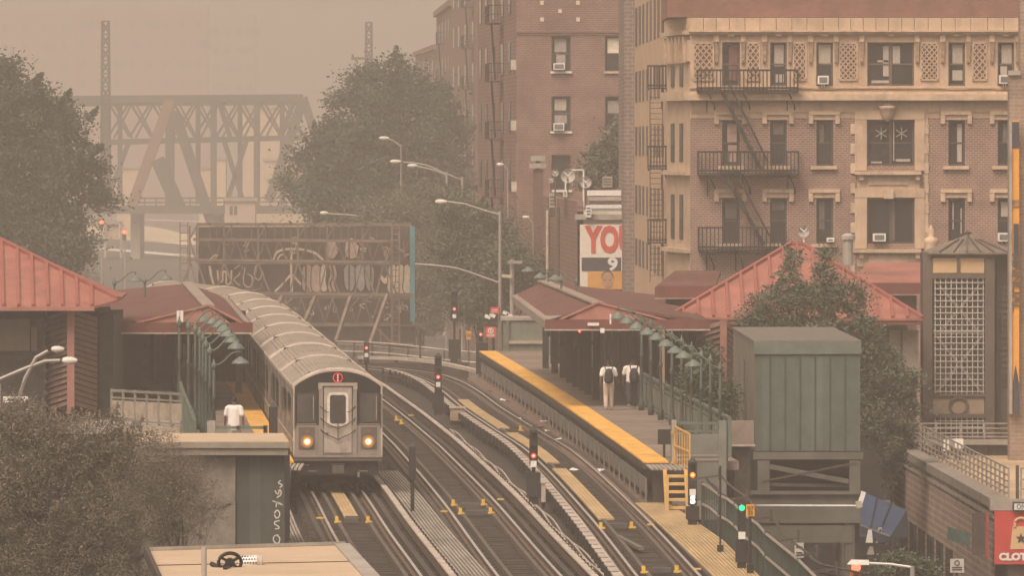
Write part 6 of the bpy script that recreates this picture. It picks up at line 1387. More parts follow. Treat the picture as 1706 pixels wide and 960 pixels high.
for k,(x0,x1,y0,y1,D,lab) in enumerate(((352,376,265,302,1420,'pale lit shed seen through the bridge posts'),(332,354,280,302,1430,'small cream shed left of the pale one under bridge'),(440,505,268,330,1440,'cream wall seen through the right end of bridge'),(375,425,335,372,1150,'low tan building with windows under bridge'),(195,232,280,320,1450,'pale gable house seen through left of the bridge'),(400,470,180,228,1500,'tan block seen through the upper truss of bridge'))):
    t = thing('far_shed',lab,'building',P((x0+x1)/2,y1,D),'pale sheds beyond the bridge'); a,b = P(x0,y1,D),P(x1,y0,D)
    MB().box(a.x,b.x,D,D+6,GZ,b.z).build('wall', mat('cream_wall',(.56,.43,.29),.8,var=.2) if k!=3 else mat('tan_wall',(.5,.38,.28),.8,var=.1), t); MB().box(a.x-.3,b.x+.3,D-.4,D+6,b.z,b.z+.4).build('roof', conc_m, t)
    if k==3:
        for j in (.15,.3): MB().box(a.x+(b.x-a.x)*j,a.x+(b.x-a.x)*(j+.1),D-.1,D,a.z+1.2,a.z+2.4).build('window', glass_m, t)
# ---------------------------------------------------------------- trees
def leafmat(name,c1,c2):
    m = mat(name,c1,.75,var=.18,scale=.5,spec=.2); n = m.node_tree.nodes; l = m.node_tree.links
    at_ = n.new('ShaderNodeAttribute'); at_.attribute_name = 'clump'; mx = [x for x in n if x.type=='MIX'][0]      # each spray of leaves has its own tone
    m2 = n.new('ShaderNodeMix'); m2.data_type='RGBA'; m2.inputs[6].default_value=(*c1,1); m2.inputs[7].default_value=(*c2,1); l.new(at_.outputs['Fac'],m2.inputs[0]); l.new(m2.outputs[2],mx.inputs[6]); return m
bark = mat('bark',(.075,.055,.042),.9,var=.35,scale=4)
def crown_mesh(blobs, n, size, seed, clump=.55, per=26, shell=.55):
    rg = np.random.default_rng(seed); vol = np.array([b[3]*b[4]*b[5] for b in blobs])**.7; pr = vol/vol.sum()
    nc = max(8,n//per); ix = rg.choice(len(blobs),nc,p=pr); B = np.array(blobs)[ix]
    d = rg.normal(size=(nc,3)); d[:,2] += .12; d /= np.linalg.norm(d,axis=1)[:,None]; r = rg.uniform(shell**3,1,nc)**(1/3); sp = rg.random(nc)<.2
    C = B[:,:3]+d*r[:,None]*B[:,3:6]
    cs = clump*rg.lognormal(-.15,.45,nc)
    cnt = np.maximum(6,(per*(cs/clump)**2).astype(int)); own = np.repeat(np.arange(nc),cnt)
    g3 = rg.normal(size=(len(own),3)); L = C[own]+g3*cs[own][:,None]*np.array([.52,.52,.33])
    up = d+np.array([0,0,.55]); up /= np.linalg.norm(up,axis=1)[:,None]; tt = rg.random(len(own))                 # shoots that stand out of the outline
    L2 = C[own]+up[own]*(tt*np.minimum(cs[own],clump)*1.5)[:,None]+g3*(np.minimum(cs[own],clump)*.26*(1.15-tt))[:,None]; L = np.where(sp[own][:,None],L2,L)
    m = len(L); a = rg.normal(size=(m,3)); a[:,2] *= .6; a /= np.linalg.norm(a,axis=1)[:,None]; b = rg.normal(size=(m,3)); b = np.cross(a,b); b /= np.linalg.norm(b,axis=1)[:,None]
    s = size*rg.uniform(.45,1.3,m)[:,None]
    V = np.stack([L-a*s,L+b*s*.5,L+a*s,L-b*s*.5],1).reshape(-1,3)
    me = bpy.data.meshes.new('crown'); me.vertices.add(len(V)); me.vertices.foreach_set('co',V.ravel())
    me.loops.add(4*m); me.loops.foreach_set('vertex_index',np.arange(4*m)); me.polygons.add(m); me.polygons.foreach_set('loop_start',np.arange(m)*4); me.update(calc_edges=True)
    ca = me.attributes.new('clump','FLOAT','POINT'); ca.data.foreach_set('value',np.repeat(rg.random(nc)[own]*.75+rg.random(m)*.25,4))
    return me, C
def tree(name,label,base,blobs,n,size,seed,m=None,cat='tree',group=None,trunk=.35,clump=.55,per=26,limbs=14,shell=.55):
    t = thing(name,label,cat,base,group); me,C = crown_mesh(blobs,n,size,seed,clump,per,shell); me.materials.append(m)
    o = bpy.data.objects.new('crown',me); COL.objects.link(o); attach(o,t)
    B = Vector(base); cz = np.mean([b[2] for b in blobs]); cx = np.mean([b[0] for b in blobs]); cy = np.mean([b[1] for b in blobs])
    top = Vector((cx,cy,cz)); b = MB(); b.tube([B,B.lerp(top,.4)+Vector((.2,0,0)),B.lerp(top,.75),top],trunk,8,trunk*.4); b.build('trunk',bark,t,True)
    rg = random.Random(seed); lb_ = MB()
    for k in range(limbs):
        c = Vector(C[rg.randrange(len(C))]); s0 = B.lerp(top,rg.uniform(.45,.95)); lb_.tube([s0,s0.lerp(c,.5)+Vector((0,0,rg.uniform(0,.5))),c],trunk*.3,5,trunk*.06)
    lb_.build('limbs',bark,t)
    return t
def pb(px,py,D,rx,rz,ry=None):
    c = P(px,py,D); s_ = S(D); return (c.x,c.y,c.z,rx/s_,(ry or rx*.8)/s_,rz/s_)
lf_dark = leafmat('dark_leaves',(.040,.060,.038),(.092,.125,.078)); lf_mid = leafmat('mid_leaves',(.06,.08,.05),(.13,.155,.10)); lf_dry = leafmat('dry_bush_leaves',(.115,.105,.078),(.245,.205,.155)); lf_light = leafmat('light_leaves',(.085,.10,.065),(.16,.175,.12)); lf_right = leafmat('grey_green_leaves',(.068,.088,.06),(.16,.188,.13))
D = 600
tree('broadleaf_tree','big dark leafy tree in the centre behind the billboard',P(620,640,D),[pb(645,140,D,38,42),pb(600,205,D,70,62),pb(690,195,D,72,70),pb(552,262,D,58,50),pb(620,280,D,95,70),pb(715,285,D,62,80),pb(505,308,D,46,38),pb(570,330,D,70,45),pb(650,340,D,85,50),pb(598,148,D,26,40),pb(745,240,D,36,58),pb(735,310,D,44,44)],90000,.16,1,clump=.85,per=130,m=lf_dark,trunk=.5,group='street trees')
D = 500
tree('broadleaf_tree','big dark leafy tree at the left edge above the red roof',P(20,700,D),[pb(0,190,D,70,80),pb(60,215,D,70,70),pb(104,240,D,54,68),pb(30,300,D,95,80),pb(104,318,D,58,60),pb(158,326,D,34,15),pb(60,400,D,95,75),pb(104,412,D,46,52),pb(-60,260,D,80,130),pb(0,130,D,28,30),pb(150,285,D,28,36)],90000,.135,2,clump=.7,per=120,m=lf_dark,trunk=.5,group='street trees')
D = 560
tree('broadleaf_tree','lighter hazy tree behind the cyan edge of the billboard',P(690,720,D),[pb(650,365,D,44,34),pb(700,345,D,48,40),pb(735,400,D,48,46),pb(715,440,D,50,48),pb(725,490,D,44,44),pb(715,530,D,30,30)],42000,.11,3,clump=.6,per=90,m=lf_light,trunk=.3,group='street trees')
D = 440
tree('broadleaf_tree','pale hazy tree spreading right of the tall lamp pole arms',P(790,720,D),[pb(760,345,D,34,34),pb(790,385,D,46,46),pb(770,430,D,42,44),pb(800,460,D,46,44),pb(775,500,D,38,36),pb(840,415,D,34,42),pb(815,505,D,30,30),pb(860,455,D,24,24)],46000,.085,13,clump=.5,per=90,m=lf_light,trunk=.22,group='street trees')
D = 436
tree('broadleaf_tree','small hazy green tree beside the lamp pole above right canopy',P(850,720,D),[pb(850,450,D,36,34),pb(880,465,D,28,28),pb(820,500,D,34,42)],14000,.11,4,clump=.5,per=80,m=lf_mid,trunk=.2,group='street trees')
D = 433
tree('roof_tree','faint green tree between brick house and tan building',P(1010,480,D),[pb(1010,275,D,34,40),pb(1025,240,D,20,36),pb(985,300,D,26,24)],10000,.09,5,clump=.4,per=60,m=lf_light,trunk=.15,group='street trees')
D = 288
tree('street_tree','leafy tree in front of the red hipped station roof',P(1385,1000,D),[pb(1318,432,D,14,22),pb(1312,462,D,24,22),pb(1372,425,D,10,20),pb(1372,462,D,20,26),pb(1290,500,D,34,24),pb(1338,495,D,30,26),pb(1385,500,D,32,28),pb(1262,530,D,24,26),pb(1250,500,D,10,14),pb(1425,505,D,16,30),pb(1310,550,D,44,26),pb(1370,552,D,40,30),pb(1432,555,D,34,34),pb(1400,600,D,50,40),pb(1460,600,D,36,32),pb(1480,645,D,40,36),pb(1450,690,D,44,40),pb(1505,640,D,24,24),pb(1510,690,D,20,28),pb(1478,740,D,26,20)],52000,.062,6,clump=.24,m=lf_right,trunk=.16,per=44,shell=.1,limbs=26,group='street trees')
D = 262
tree('street_tree','thin leafy sprays behind the right platform lamps',P(1180,900,D),[pb(1180,620,D,22,40),pb(1200,670,D,26,36),pb(1160,640,D,22,30),pb(1190,700,D,16,16)],7000,.07,7,clump=.25,m=lf_mid,trunk=.06,per=16,shell=.1,group='street trees')
D = 289
tree('street_tree','leafy twig drooping over the corner of the brick shop roof',P(1470,1000,290),[pb(1488,760,D,14,40),pb(1500,735,D,22,16),pb(1480,800,D,9,24)],2600,.08,8,clump=.22,m=lf_dark,trunk=.05,per=16,shell=.1,limbs=6,group='street trees')
D = 240
tree('street_shrub','small shrub by the red traffic light at bottom right',P(1500,1100,D),[pb(1500,945,D,26,26),pb(1535,955,D,28,18)],5200,.06,9,cat='shrub',clump=.2,m=lf_mid,trunk=.05,per=16,shell=.1)
D = 200
tree('bush','big dry brownish bush filling the lower left corner',P(60,1400,D),[pb(40,760,D,90,80),pb(150,740,D,90,62),pb(225,760,D,60,52),pb(60,860,D,120,110),pb(180,850,D,110,90),pb(120,960,D,160,90),pb(-60,850,D,110,140),pb(20,700,D,60,30)],190000,.03,10,cat='bush',clump=.26,m=lf_dry,trunk=.1,per=90,shell=.4,limbs=160)
tree('bush','thin twiggy bush against the green hut wall',P(330,1400,D-1),[pb(285,850,D-1,60,75),pb(330,840,D-1,40,60),pb(250,800,D-1,50,60),pb(300,790,D-1,50,36),pb(270,735,D-1,24,16)],34000,.022,12,cat='bush',clump=.2,m=lf_dry,trunk=.05,per=40,shell=.1,limbs=60)
# hedge-like far planting behind the billboard feet and along the avenue
D = 900
for k,(px,py,rx,rz,lab) in enumerate(((705,470,22,50,'narrow tree standing right of cyan billboard edge'),(100,470,50,30,'dark shrub mass left under the big tree'))):
    tree('far_tree',lab,P(px,600,D),[pb(px,py,D,rx,rz),pb(px+rx*.5,py+rz*.4,D,rx*.6,rz*.6)],6000,.3,20+k,clump=.8,m=lf_mid,trunk=.2,group='far trees')

# ---------------------------------------------------------------- foreground hut and roof
hut = thing('signal_hut','green hut with tan flat roof and graffiti in left foreground','hut',P(380,960,209.5))
hutg = stripemat('hut_green_boards',(.075,.088,.075),(.05,.06,.052),'X',.32,.08,var=.2,dirt=.3)
hx0,hx1 = P(235,0,209.5).x,P(474,0,209.5).x; hz1 = P(0,760,209.5).z
MB().box(hx0,hx1,209.6,214.6,GZ,hz1+.02).build('wall', hutg, hut)
MB().box(hx0,P(392,0,209.5).x,209.52,209.6,GZ,hz1).build('pale_wall_panel', mat('grey_tan_panel',(.20,.18,.15),.8,var=.25,dirt=.3), hut)
tanr = mat('tan_roof_sheet',(.52,.40,.28),.8,var=.1,scale=1,dirt=.15)
rz_ = P(0,735,209.3).z; Dfar = F*(CH-rz_)/(722-HZ)
x0,x1 = P(232,0,209.2).x,P(481,0,209.2).x; y0x,y1x = P(232,0,Dfar).x,P(472,0,Dfar).x
MB().hexa([(x0,209.2,rz_-.03),(x1,209.2,rz_-.03),(y1x,Dfar,rz_-.03),(y0x,Dfar,rz_-.03),(x0,209.2,rz_),(x1,209.2,rz_),(y1x,Dfar,rz_),(y0x,Dfar,rz_)]).build('roof_sheet', tanr, hut)
MB().box(x0,x1+.0,209.15,209.3,P(0,747,209.2).z,rz_-.031).build('fascia', mat('grey_fascia',(.27,.235,.19),.75,var=.15,dirt=.3), hut); MB().box(x0,x1-.02,209.22,209.34,P(0,759,209.2).z,P(0,748,209.2).z).build('lower_fascia', MATS['grey_fascia'], hut)
gr = [(470,800),(465,806),(468,812),(461,820),(466,826),(458,832),(468,838),(458,844),(462,852),(455,858),(467,862),(456,869),(464,878),(456,884),(462,893),(455,900),(458,908),(466,902)]
def hstroke(pts,w_):
    sp = spline([Vector((p[0],0,p[1])) for p in pts],1.2); b = MB(); V=[]
    for i,p in enumerate(sp):
        t_ = (sp[min(i+1,len(sp)-1)]-sp[max(i-1,0)]); t_.normalize(); V.append((P(p.x-t_.z*w_/2,p.z+t_.x*w_/2,209.588),P(p.x+t_.z*w_/2,p.z-t_.x*w_/2,209.588)))
    for (a,c),(d,e) in zip(V,V[1:]): b.quad(a,c,e,d)
    b.build('graffiti_letter', mat('white_spray',(.62,.58,.52),.8,var=.2), hut)
for s_ in ([(468,801),(464,805),(470,809),(466,813)],[(458,818),(463,824),(466,817),(468,824),(461,830)],[(454,835),(470,842),(462,838),(460,846)],[(457,856),(462,851),(466,858),(461,864),(457,858)],[(466,868),(457,872),(465,880),(458,882)],[(464,892),(457,894),(456,902),(463,906),(466,898),(462,893)],[(454,908),(462,910)]): hstroke(s_,1.9)
fr_ = thing('foreground_roof','tan flat roof with handwheel at the bottom edge','roof',P(400,960,115))
rz2 = 4.45
def RG(px,py): return G(px,py,rz2)
A,B,C,E = RG(243,919),RG(575,909),RG(650,990),RG(275,990)
MB().extr([E,C,B,A],(0,0,-.1)).build('roof_sheet', tanr, fr_)
MB().bar(RG(256,943.5)+Vector((0,0,.006)),RG(600,936.5)+Vector((0,0,.006)),.02,.012).build('seam', rust, fr_)
MB().bar(A+Vector((.03,0,.03)),B+Vector((0,0,.03)),.03,.05).build('edge_strip', conc_m, fr_)
MB().bar(B+Vector((-.05,0,.015)),C+Vector((-.05,0,.015)),.22,.03).build('edge_strip', conc_m, fr_)
MB().bar(A,E,.06,.16).build('dark_edge', rust, fr_)
cx_ = (A+C)/2
MB().extr([A+Vector((.15,-.1,-.1)),B+Vector((-.2,-.1,-.1)),C+Vector((-.2,.1,-.1)),E+Vector((.15,.1,-.1))],(0,0,-10.8)).build('wall', hutg, fr_)
pp_ = thing('roof_pipe','upright grey pipe rising from the foreground roof','pipe',RG(340,965)); MB().tube([RG(340,965),RG(340,965)+Vector((0,0,.42))],.036,10).build('pipe', conc_m, pp_)
wh = thing('handwheel','black four spoked handwheel on the foreground roof','handwheel',RG(383,953)); wm = mat('black_rubber',(.018,.018,.018),.45)
c = P(383,938,113.5); r_ = 19/S(113.5)
ring = [c+Vector((r_*.98*math.cos(a),r_*.25*math.cos(a),r_*.82*math.sin(a))) for a in np.linspace(0,2*math.pi,33)]
MB().tube(ring,.026,8).build('rim', wm, wh, True)
for an in (35,145,-40,-140): MB().bar(c,c+Vector((r_*.95*math.cos(R(an)),r_*.24*math.cos(R(an)),r_*.78*math.sin(R(an)))),.06,.035).build('spoke', wm, wh)
MB().lathe([(.06,-.05),(.07,0),(.05,.05)],c,10,'y').build('hub', wm, wh); MB().bar(c+Vector((-.02,.03,-.05)),RG(375,950),.06).build('stem', wm, wh)
MB().tube([P(352,940,113.6),P(364,946,113.5),P(374,946,113.5)],.035,6).build('lever', wm, wh)
cyl = thing('perforated_cylinder','white perforated cylinder lying beside the handwheel','cylinder',RG(425,950)); a,b = P(398,939,114.2),P(436,936,114.2)
MB().tube([a,b],.095,18).build('drum', white_m, cyl, True); MB().tube([b-Vector((.06,0,0)),b+Vector((.01,0,0))],.098,18).build('end_ring', cover_m, cyl)
hb = MB()
for i in range(6):
    for j in range(5):
        x = 404+i*4.6+(2.3 if j%2 else 0); an = -60+j*30; q = P(x,938,114.2); hb.lathe([(.014,-.004),(.014,0)],(q.x,114.2-.097*math.cos(R(an)),q.z+.097*math.sin(R(an))*1.0),6,'y')
hb.build('holes', black_m, cyl, kind='stuff')

# ---------------------------------------------------------------- people
skin_b = mat('brown_skin',(.16,.085,.055),.6,var=.1); skin_l = mat('light_brown_skin',(.30,.17,.115),.6,var=.1); hairm = mat('black_hair',(.012,.01,.01),.7)
tee = mat('white_tshirt',(.74,.70,.66),.85,var=.08,scale=6,bump=.3); beige = mat('beige_trousers',(.46,.38,.30),.85,var=.15,scale=5,bump=.4); darkp = mat('dark_trousers',(.03,.032,.04),.85,var=.2); pack = mat('black_backpack',(.018,.017,.018),.7,var=.3)
def limbmesh(segs, name, m, parent, vox=.016, M=Matrix.Identity(4)):
    """tapered limbs, fused into one surface by a voxel remesh"""
    b = MB()
    for pts, rs in segs:
        n_ = 10; pts = [Vector(p) for p in pts]; base = len(b.v)
        rs = [r if isinstance(r,tuple) else (r,r) for r in rs]
        pts = [pts[0]+(pts[0]-pts[1]).normalized()*min(rs[0])*.6]+pts+[pts[-1]+(pts[-1]-pts[-2]).normalized()*min(rs[-1])*.6]; rs = [(rs[0][0]*.45,rs[0][1]*.45)]+rs+[(rs[-1][0]*.45,rs[-1][1]*.45)]
        for i,p in enumerate(pts):
            t_ = (pts[min(i+1,len(pts)-1)]-pts[max(i-1,0)]).normalized(); u = Vector((0,1,0)) if abs(t_.y)<.9 else Vector((1,0,0)); aa = t_.cross(u).normalized(); bb_ = aa.cross(t_); r = rs[i]
            rx,ry = r
            for k in range(n_): an = 2*math.pi*k/n_; b.v.append(tuple(M @ (p+aa*rx*math.cos(an)+bb_*ry*math.sin(an))))
        for i in range(len(pts)-1):
            for k in range(n_): k2=(k+1)%n_; b.f.append((base+i*n_+k,base+i*n_+k2,base+(i+1)*n_+k2,base+(i+1)*n_+k))
        b.f.append(tuple(base+k for k in range(n_-1,-1,-1))); b.f.append(tuple(base+(len(pts)-1)*n_+k for k in range(n_)))
    o = b.build(name,m,parent,True); md = o.modifiers.new('remesh','REMESH'); md.mode='VOXEL'; md.voxel_size=vox; md.use_smooth_shade=True
    sm = o.modifiers.new('smooth','SMOOTH'); sm.iterations=4; sm.factor=.5
    return o
def person(loc, h, label, skin, pants, stance, yaw=0, bend=.0, sh_w=.20, longtee=0.0, head_turn=0.0):
    k = h/1.75; M = Matrix.Translation(loc) @ Matrix.Rotation(yaw,4,'Z') @ Matrix.Scale(k,4)
    t = thing('person',label,'person',loc,'people on the platforms')
    # walking away from the camera: +y is forward
    la,ra,swL,swR = stance
    hipL,hipR = Vector((-.095,0,.92)),Vector((.095,0,.92))
    def leg(h_,a): kn = h_+Vector((0,math.sin(a)*.43+.03,-math.cos(a)*.43)); an = kn+Vector((0,math.sin(a-.25 if a<0 else a-.05)*.43,-math.cos(a-.25 if a<0 else a-.05)*.43)); return kn,an
    kL,aL = leg(hipL,la); kR,aR = leg(hipR,ra)
    shL,shR = Vector((-sh_w,bend*.5,1.43)),Vector((sh_w,bend*.5,1.43))
    def arm(s,sx,a): el = s+Vector((sx*.07,math.sin(a)*.29,-math.cos(a)*.29)); wr = el+Vector((sx*.02,math.sin(a+.35)*.25,-math.cos(a+.35)*.25)); return el,wr
    eL,wL = arm(shL,-1,swL); eR,wR = arm(shR,1,swR)
    neck = Vector((0,bend*.6,1.5)); hd = Vector((0,bend*.6+.03,1.63))
    segs = [([Vector((0,0,.95)),Vector((0,bend*.3,1.2)),Vector((0,bend*.55,1.42))],[(.14,.1),(.125,.095),(.13,.085)]),([shL,shR],[.055,.055]),([Vector((0,bend*.55,1.42)),neck,hd],[.06,.052,.05]),
            ([hd+Vector((0,.0,-.075)),hd+Vector((0,0,.0)),hd+Vector((0,-.005,.07))],[(.062,.075),(.077,.095),(.062,.08)]),
            ([hd+Vector((0,.09,-.01)),hd+Vector((0,.115,-.035))],[.014,.018]),([hd+Vector((-.085,0,-.02)),hd+Vector((-.085,-.01,.025))],[.012,.016]),([hd+Vector((.085,0,-.02)),hd+Vector((.085,-.01,.025))],[.012,.016]),
            ([shL,eL,wL],[.05,.04,.028]),([shR,eR,wR],[.05,.04,.028]),([hipL,kL,aL],[.085,.055,.038]),([hipR,kR,aR],[.085,.055,.038])]
    for w_,sx in ((wL,-1),(wR,1)):
        pl = w_+Vector((0,.015,-.075)); segs.append(([w_,pl],[(.022,.03),(.018,.036)]))
        for j in range(4):
            f0 = pl+Vector((0,-.03+.02*j,-.01)); ln = (.062,.074,.07,.055)[j]; segs.append(([f0,f0+Vector((-sx*.006,.004,-ln*.55)),f0+Vector((-sx*.02,.008,-ln))],[.0105,.0095,.008]))
        th0 = w_+Vector((0,.035,-.03)); segs.append(([th0,th0+Vector((-sx*.008,.025,-.03)),th0+Vector((-sx*.012,.03,-.06))],[.012,.011,.009]))
    limbmesh(segs,'body',skin,t,.011,M)
    tz = .92-longtee
    st = [([Vector((0,0,tz)),Vector((0,0,.98)),Vector((0,bend*.3,1.2)),Vector((0,bend*.55,1.40))],[(.195,.14),(.19,.135),(.175,.13),(.185,.115)]),([shL,shR],[.08,.08]),([Vector((0,bend*.55,1.42)),Vector((0,bend*.58,1.475))],[.09,.068]),
          ([shL,shL.lerp(eL,.78)],[.082,.078]),([shR,shR.lerp(eR,.78)],[.082,.078])]
    limbmesh(st,'t_shirt',tee,t,.016,M)
    pt_ = [([Vector((0,0,1.0)),Vector((0,0,.88))],[(.165,.125),(.175,.135)]),([hipL,kL,kL.lerp(aL,.93)],[.115,.088,.078]),([hipR,kR,kR.lerp(aR,.93)],[.115,.088,.078])]
    limbmesh(pt_,'trousers',pants,t,.014,M)
    limbmesh([([hd+Vector((0,-.03,-.02)),hd+Vector((0,-.02,.05)),hd+Vector((0,.02,.085))],[(.078,.07),(.084,.09),(.06,.075)])],'hair',hairm,t,.012,M)
    for a_ in (aL,aR): limbmesh([([a_+Vector((0,-.06,-.02)),a_+Vector((0,.02,-.03)),a_+Vector((0,.16,-.045))],[(.038,.04),(.042,.035),(.04,.026)])],'shoe',mat('grey_shoe',(.45,.42,.39),.7) if pants is not beige else mat('tan_shoe',(.4,.34,.28),.7),t,.012,M)
    return t, M
def backpack(M, label, dx=0.0, drop=0.0):
    o = M @ Vector((0,0,0)); t = thing('backpack',label,'backpack',M @ Vector((dx,-.2,1.0-drop)),'backpacks worn on the right platform')
    limbmesh([([Vector((dx,-.21,.98-drop)),Vector((dx,-.23,1.12-drop)),Vector((dx,-.22,1.3-drop)),Vector((dx,-.18,1.42-drop))],[(.15,.09),(.165,.12),(.15,.11),(.1,.07)])],'bag',pack,t,.014,M)
    limbmesh([([Vector((dx,-.31,1.02-drop)),Vector((dx,-.33,1.14-drop))],[(.11,.03),(.1,.03)])],'front_pocket',pack,t,.012,M)
    for sx in (-1,1): limbmesh([([Vector((dx+sx*.09,-.15,1.38-drop)),Vector((dx+sx*.13,-.06,1.50)),Vector((dx+sx*.14,.09,1.46)),Vector((dx+sx*.15,.13,1.25))],[.022,.022,.022,.02])],'strap',pack,t,.012,M)
    return t
p1 = G(1014,684,PZ); t1,M1 = person((p1.x,p1.y,PZ),1.74,'man in beige trousers and white shirt walking away on right platform',skin_b,beige,(-.12,.16,-.2,.25),0,.06)
backpack(M1,'black backpack worn by the man in beige trousers')
p2 = G(1052,682,PZ); t2,M2 = person((p2.x,p2.y,PZ),1.76,'man in dark trousers and white shirt walking away on right platform',skin_b,darkp,(-.38,.3,.2,-.3),0,.05)
backpack(M2,'black backpack hung off the right shoulder of man in dark trousers',.08,.04)
p3 = P(390,761,242); t3,M3 = person((p3.x,242,PZ),1.76,'man in long white shirt walking away beside the train',skin_b,mat('grey_shorts',(.30,.28,.26),.85,var=.2),(-.2,.22,.2,-.15),0,.03,.185,.14)

# ---------------------------------------------------------------- street lamps and signals over the street
galv = mat('lamp_pole_grey',(.34,.31,.275),.6,.3,var=.15)
def street_lamp(label,D,pole,arms,heads,pole_r=.11,base=None,group='cobra head street lamps'):
    t = thing('street_lamp',label,'street lamp',(P(pole[0],0,D).x,D,GZ),group)
    A = P(*pole,D); MB().tube([(A.x,D,GZ),A],pole_r,8,pole_r*.7).build('pole', galv, t)
    for arm in arms: MB().tube(spline([P(*q,D) for q in arm],.5),.06,6).build('arm', galv, t)
    for hx,hy,ln,sg in heads:
        c = P(hx,hy,D); l = ln/S(D); b = MB(); hh = min(.13,l*.24)
        b.lathe([(hh*.25,-l/2),(hh*.75,-l*.42),(hh,-l*.2),(hh,l*.1),(hh*.7,l*.36),(hh*.42,l/2)],c,12,'x')
        h_ = b.build('lamp_head', mat('lamp_head_white',(.66,.62,.56),.5,var=.1), t)
        MB().lathe([(.0,-hh*1.3),(hh*.5,-hh*1.15),(hh*.7,-hh*.8)],c+Vector((-l*.1,0,0)),10).build('lens', mat('unlit_diffuser',(.45,.42,.36)), h_)
    return t
street_lamp('tall street lamp with arm reaching left above the right canopy',430,(833,352),[[(833,358),(805,350),(775,340),(745,336)],[(833,472),(800,460),(760,447),(720,442),(692,440)]],[(735,336,20,1)])
street_lamp('hazy street lamp with long arm left of the brick houses',560,(770,294),[[(770,300),(740,288),(710,275),(672,270)]],[(659,269,18,1)])
street_lamp('hazy street lamp just behind the long armed one',570,(744,286),[[(744,292),(725,284),(695,277)]],[(687,276,17,1)])
street_lamp('far street lamp head showing against the centre tree',575,(668,240),[[(668,244),(655,234),(645,231)]],[(640,230,17,1)],.06)
street_lamp('far street lamp head against dark brick side',445,(846,282),[[(846,284),(840,276)]],[(833,274,12,1)],.05)
street_lamp('far low street lamp head by the brick chimney',436,(888,370),[[(888,372),(880,364)]],[(876,362,12,1)],.05)
street_lamp('street lamp arm passing over the billboard top edge',560,(700,378),[[(700,386),(690,378),(640,366),(590,359),(545,356)]],[(540,355,14,1)],.08)
street_lamp('near left street lamp with curved arm before the siding',236,(0,640),[[(24,720),(30,670),(42,630),(60,596),(80,585)],[(0,632),(40,615),(75,602),(100,601)]],[(96,582,22,1),(116,601,26,1)],.05)
t = thing('utility_pole','grey utility pole with crossarms right of the lamp pole','utility pole',(P(853,0,432).x,432,GZ)); MB().tube([(P(853,0,432).x,432,GZ),P(853,432,432)],.12,8).build('pole', conc_m, t)
for a,b,m in (((833,459),(853,461),blind),((846,437),(870,437),conc_m)): MB().bar(P(*a,431.7),P(*b,431.7),.15).build('crossarm', m, t)
# wires
wr2 = thing('overhead_wire','thin overhead wire crossing right of the billboard','wire',P(690,438,432)); MB().tube([P(690,437,470),P(760,438.5,450),P(846,437,432)],.02,4).build('wire', black_m, wr2)
# traffic lights far left
for k,(px,py,lab,D) in enumerate(((168.5,370,'far red traffic light beside the left tree',880),(207,386.5,'lower far red traffic light right of the left tree',880))):
    t = thing('traffic_light',lab,'traffic light',P(px,470,D),'traffic lights'); c = P(px,py,D)
    MB().box(c.x-.2,c.x+.2,D,D+.25,c.z-.85,c.z+.3).build('signal_box', black_m, t); MB().lathe([(.0,-.12),(.2,-.06),(.24,0)],c,12,'y').build('red_lens', light('far_red',(1,.10,.05),5), t)
    MB().lathe([(.2,-.2),(.2,0),(.18,0),(.18,-.2)],c,10,'y').build('visor', black_m, t); MB().tube([(c.x+.05,D+.15,GZ),(c.x+.05,D+.15,c.z)],.08,6).build('pole', galv, t)
t = thing('sign_gantry','tan street sign panel between the far traffic lights','sign gantry',P(190,430,905)); MB().bar(P(172,371,905),P(204,371,905),.3).bar(P(202,371,905),P(202,430,905),.3).bar(P(175,371,905),P(175,430,905),.3).build('frame', conc_m, t); a,b=P(178,396,905.3),P(198,374,905.3); MB().box(a.x,b.x,905.2,905.4,a.z,b.z).build('panel', mat('tan_wall',(.5,.38,.28)), t)
# bottom right traffic light and cobra lamp
t = thing('traffic_light','orange traffic light showing red at the bottom edge','traffic light',P(1425,1000,236),'traffic lights'); c = P(1426,946,236); orr = mat('traffic_orange',(.55,.14,.04),.6)
MB().box(c.x-.16,c.x+.16,236,236.3,c.z-1.0,c.z+.2).build('signal_box', orr, t); MB().lathe([(.0,-.06),(.12,-.03),(.14,0)],c,14,'y').build('red_lens', light('near_red',(1,.12,.06),3), t); MB().lathe([(.16,-.2),(.16,0),(.145,0),(.145,-.2)],c,14,'y').build('visor', black_m, t)
for j in (1,2): MB().lathe([(.0,-.03),(.14,-.02),(.14,0)],c+Vector((0,0,-.36*j)),12,'y').build('dark_lens', black_m, t)
MB().tube([c+Vector((0,.2,-1.0)),(c.x,236.2,GZ)],.06,6).build('pole', galv, t)
t = thing('street_lamp','white cobra lamp head just above the orange traffic light','street lamp',(P(1500,0,236).x,236,GZ),'cobra head street lamps')
c = P(1430,938,235.5); b = MB(); b.hexa([c+Vector((-.32,-.12,-.05)),c+Vector((.3,-.1,-.07)),c+Vector((.3,.1,-.07)),c+Vector((-.32,.12,-.05)),c+Vector((-.2,-.08,.08)),c+Vector((.3,-.07,.07)),c+Vector((.3,.07,.07)),c+Vector((-.2,.08,.08))]); b.build('lamp_head', white_m, t)
MB().tube([P(1446,939,235.5),P(1484,941,235.5),P(1520,946,235.5)],.04,6).build('arm', signw, t); MB().tube([P(1520,944,235.5),(P(1520,0,235.5).x,235.5,GZ)],.07,8).build('pole', galv, t)
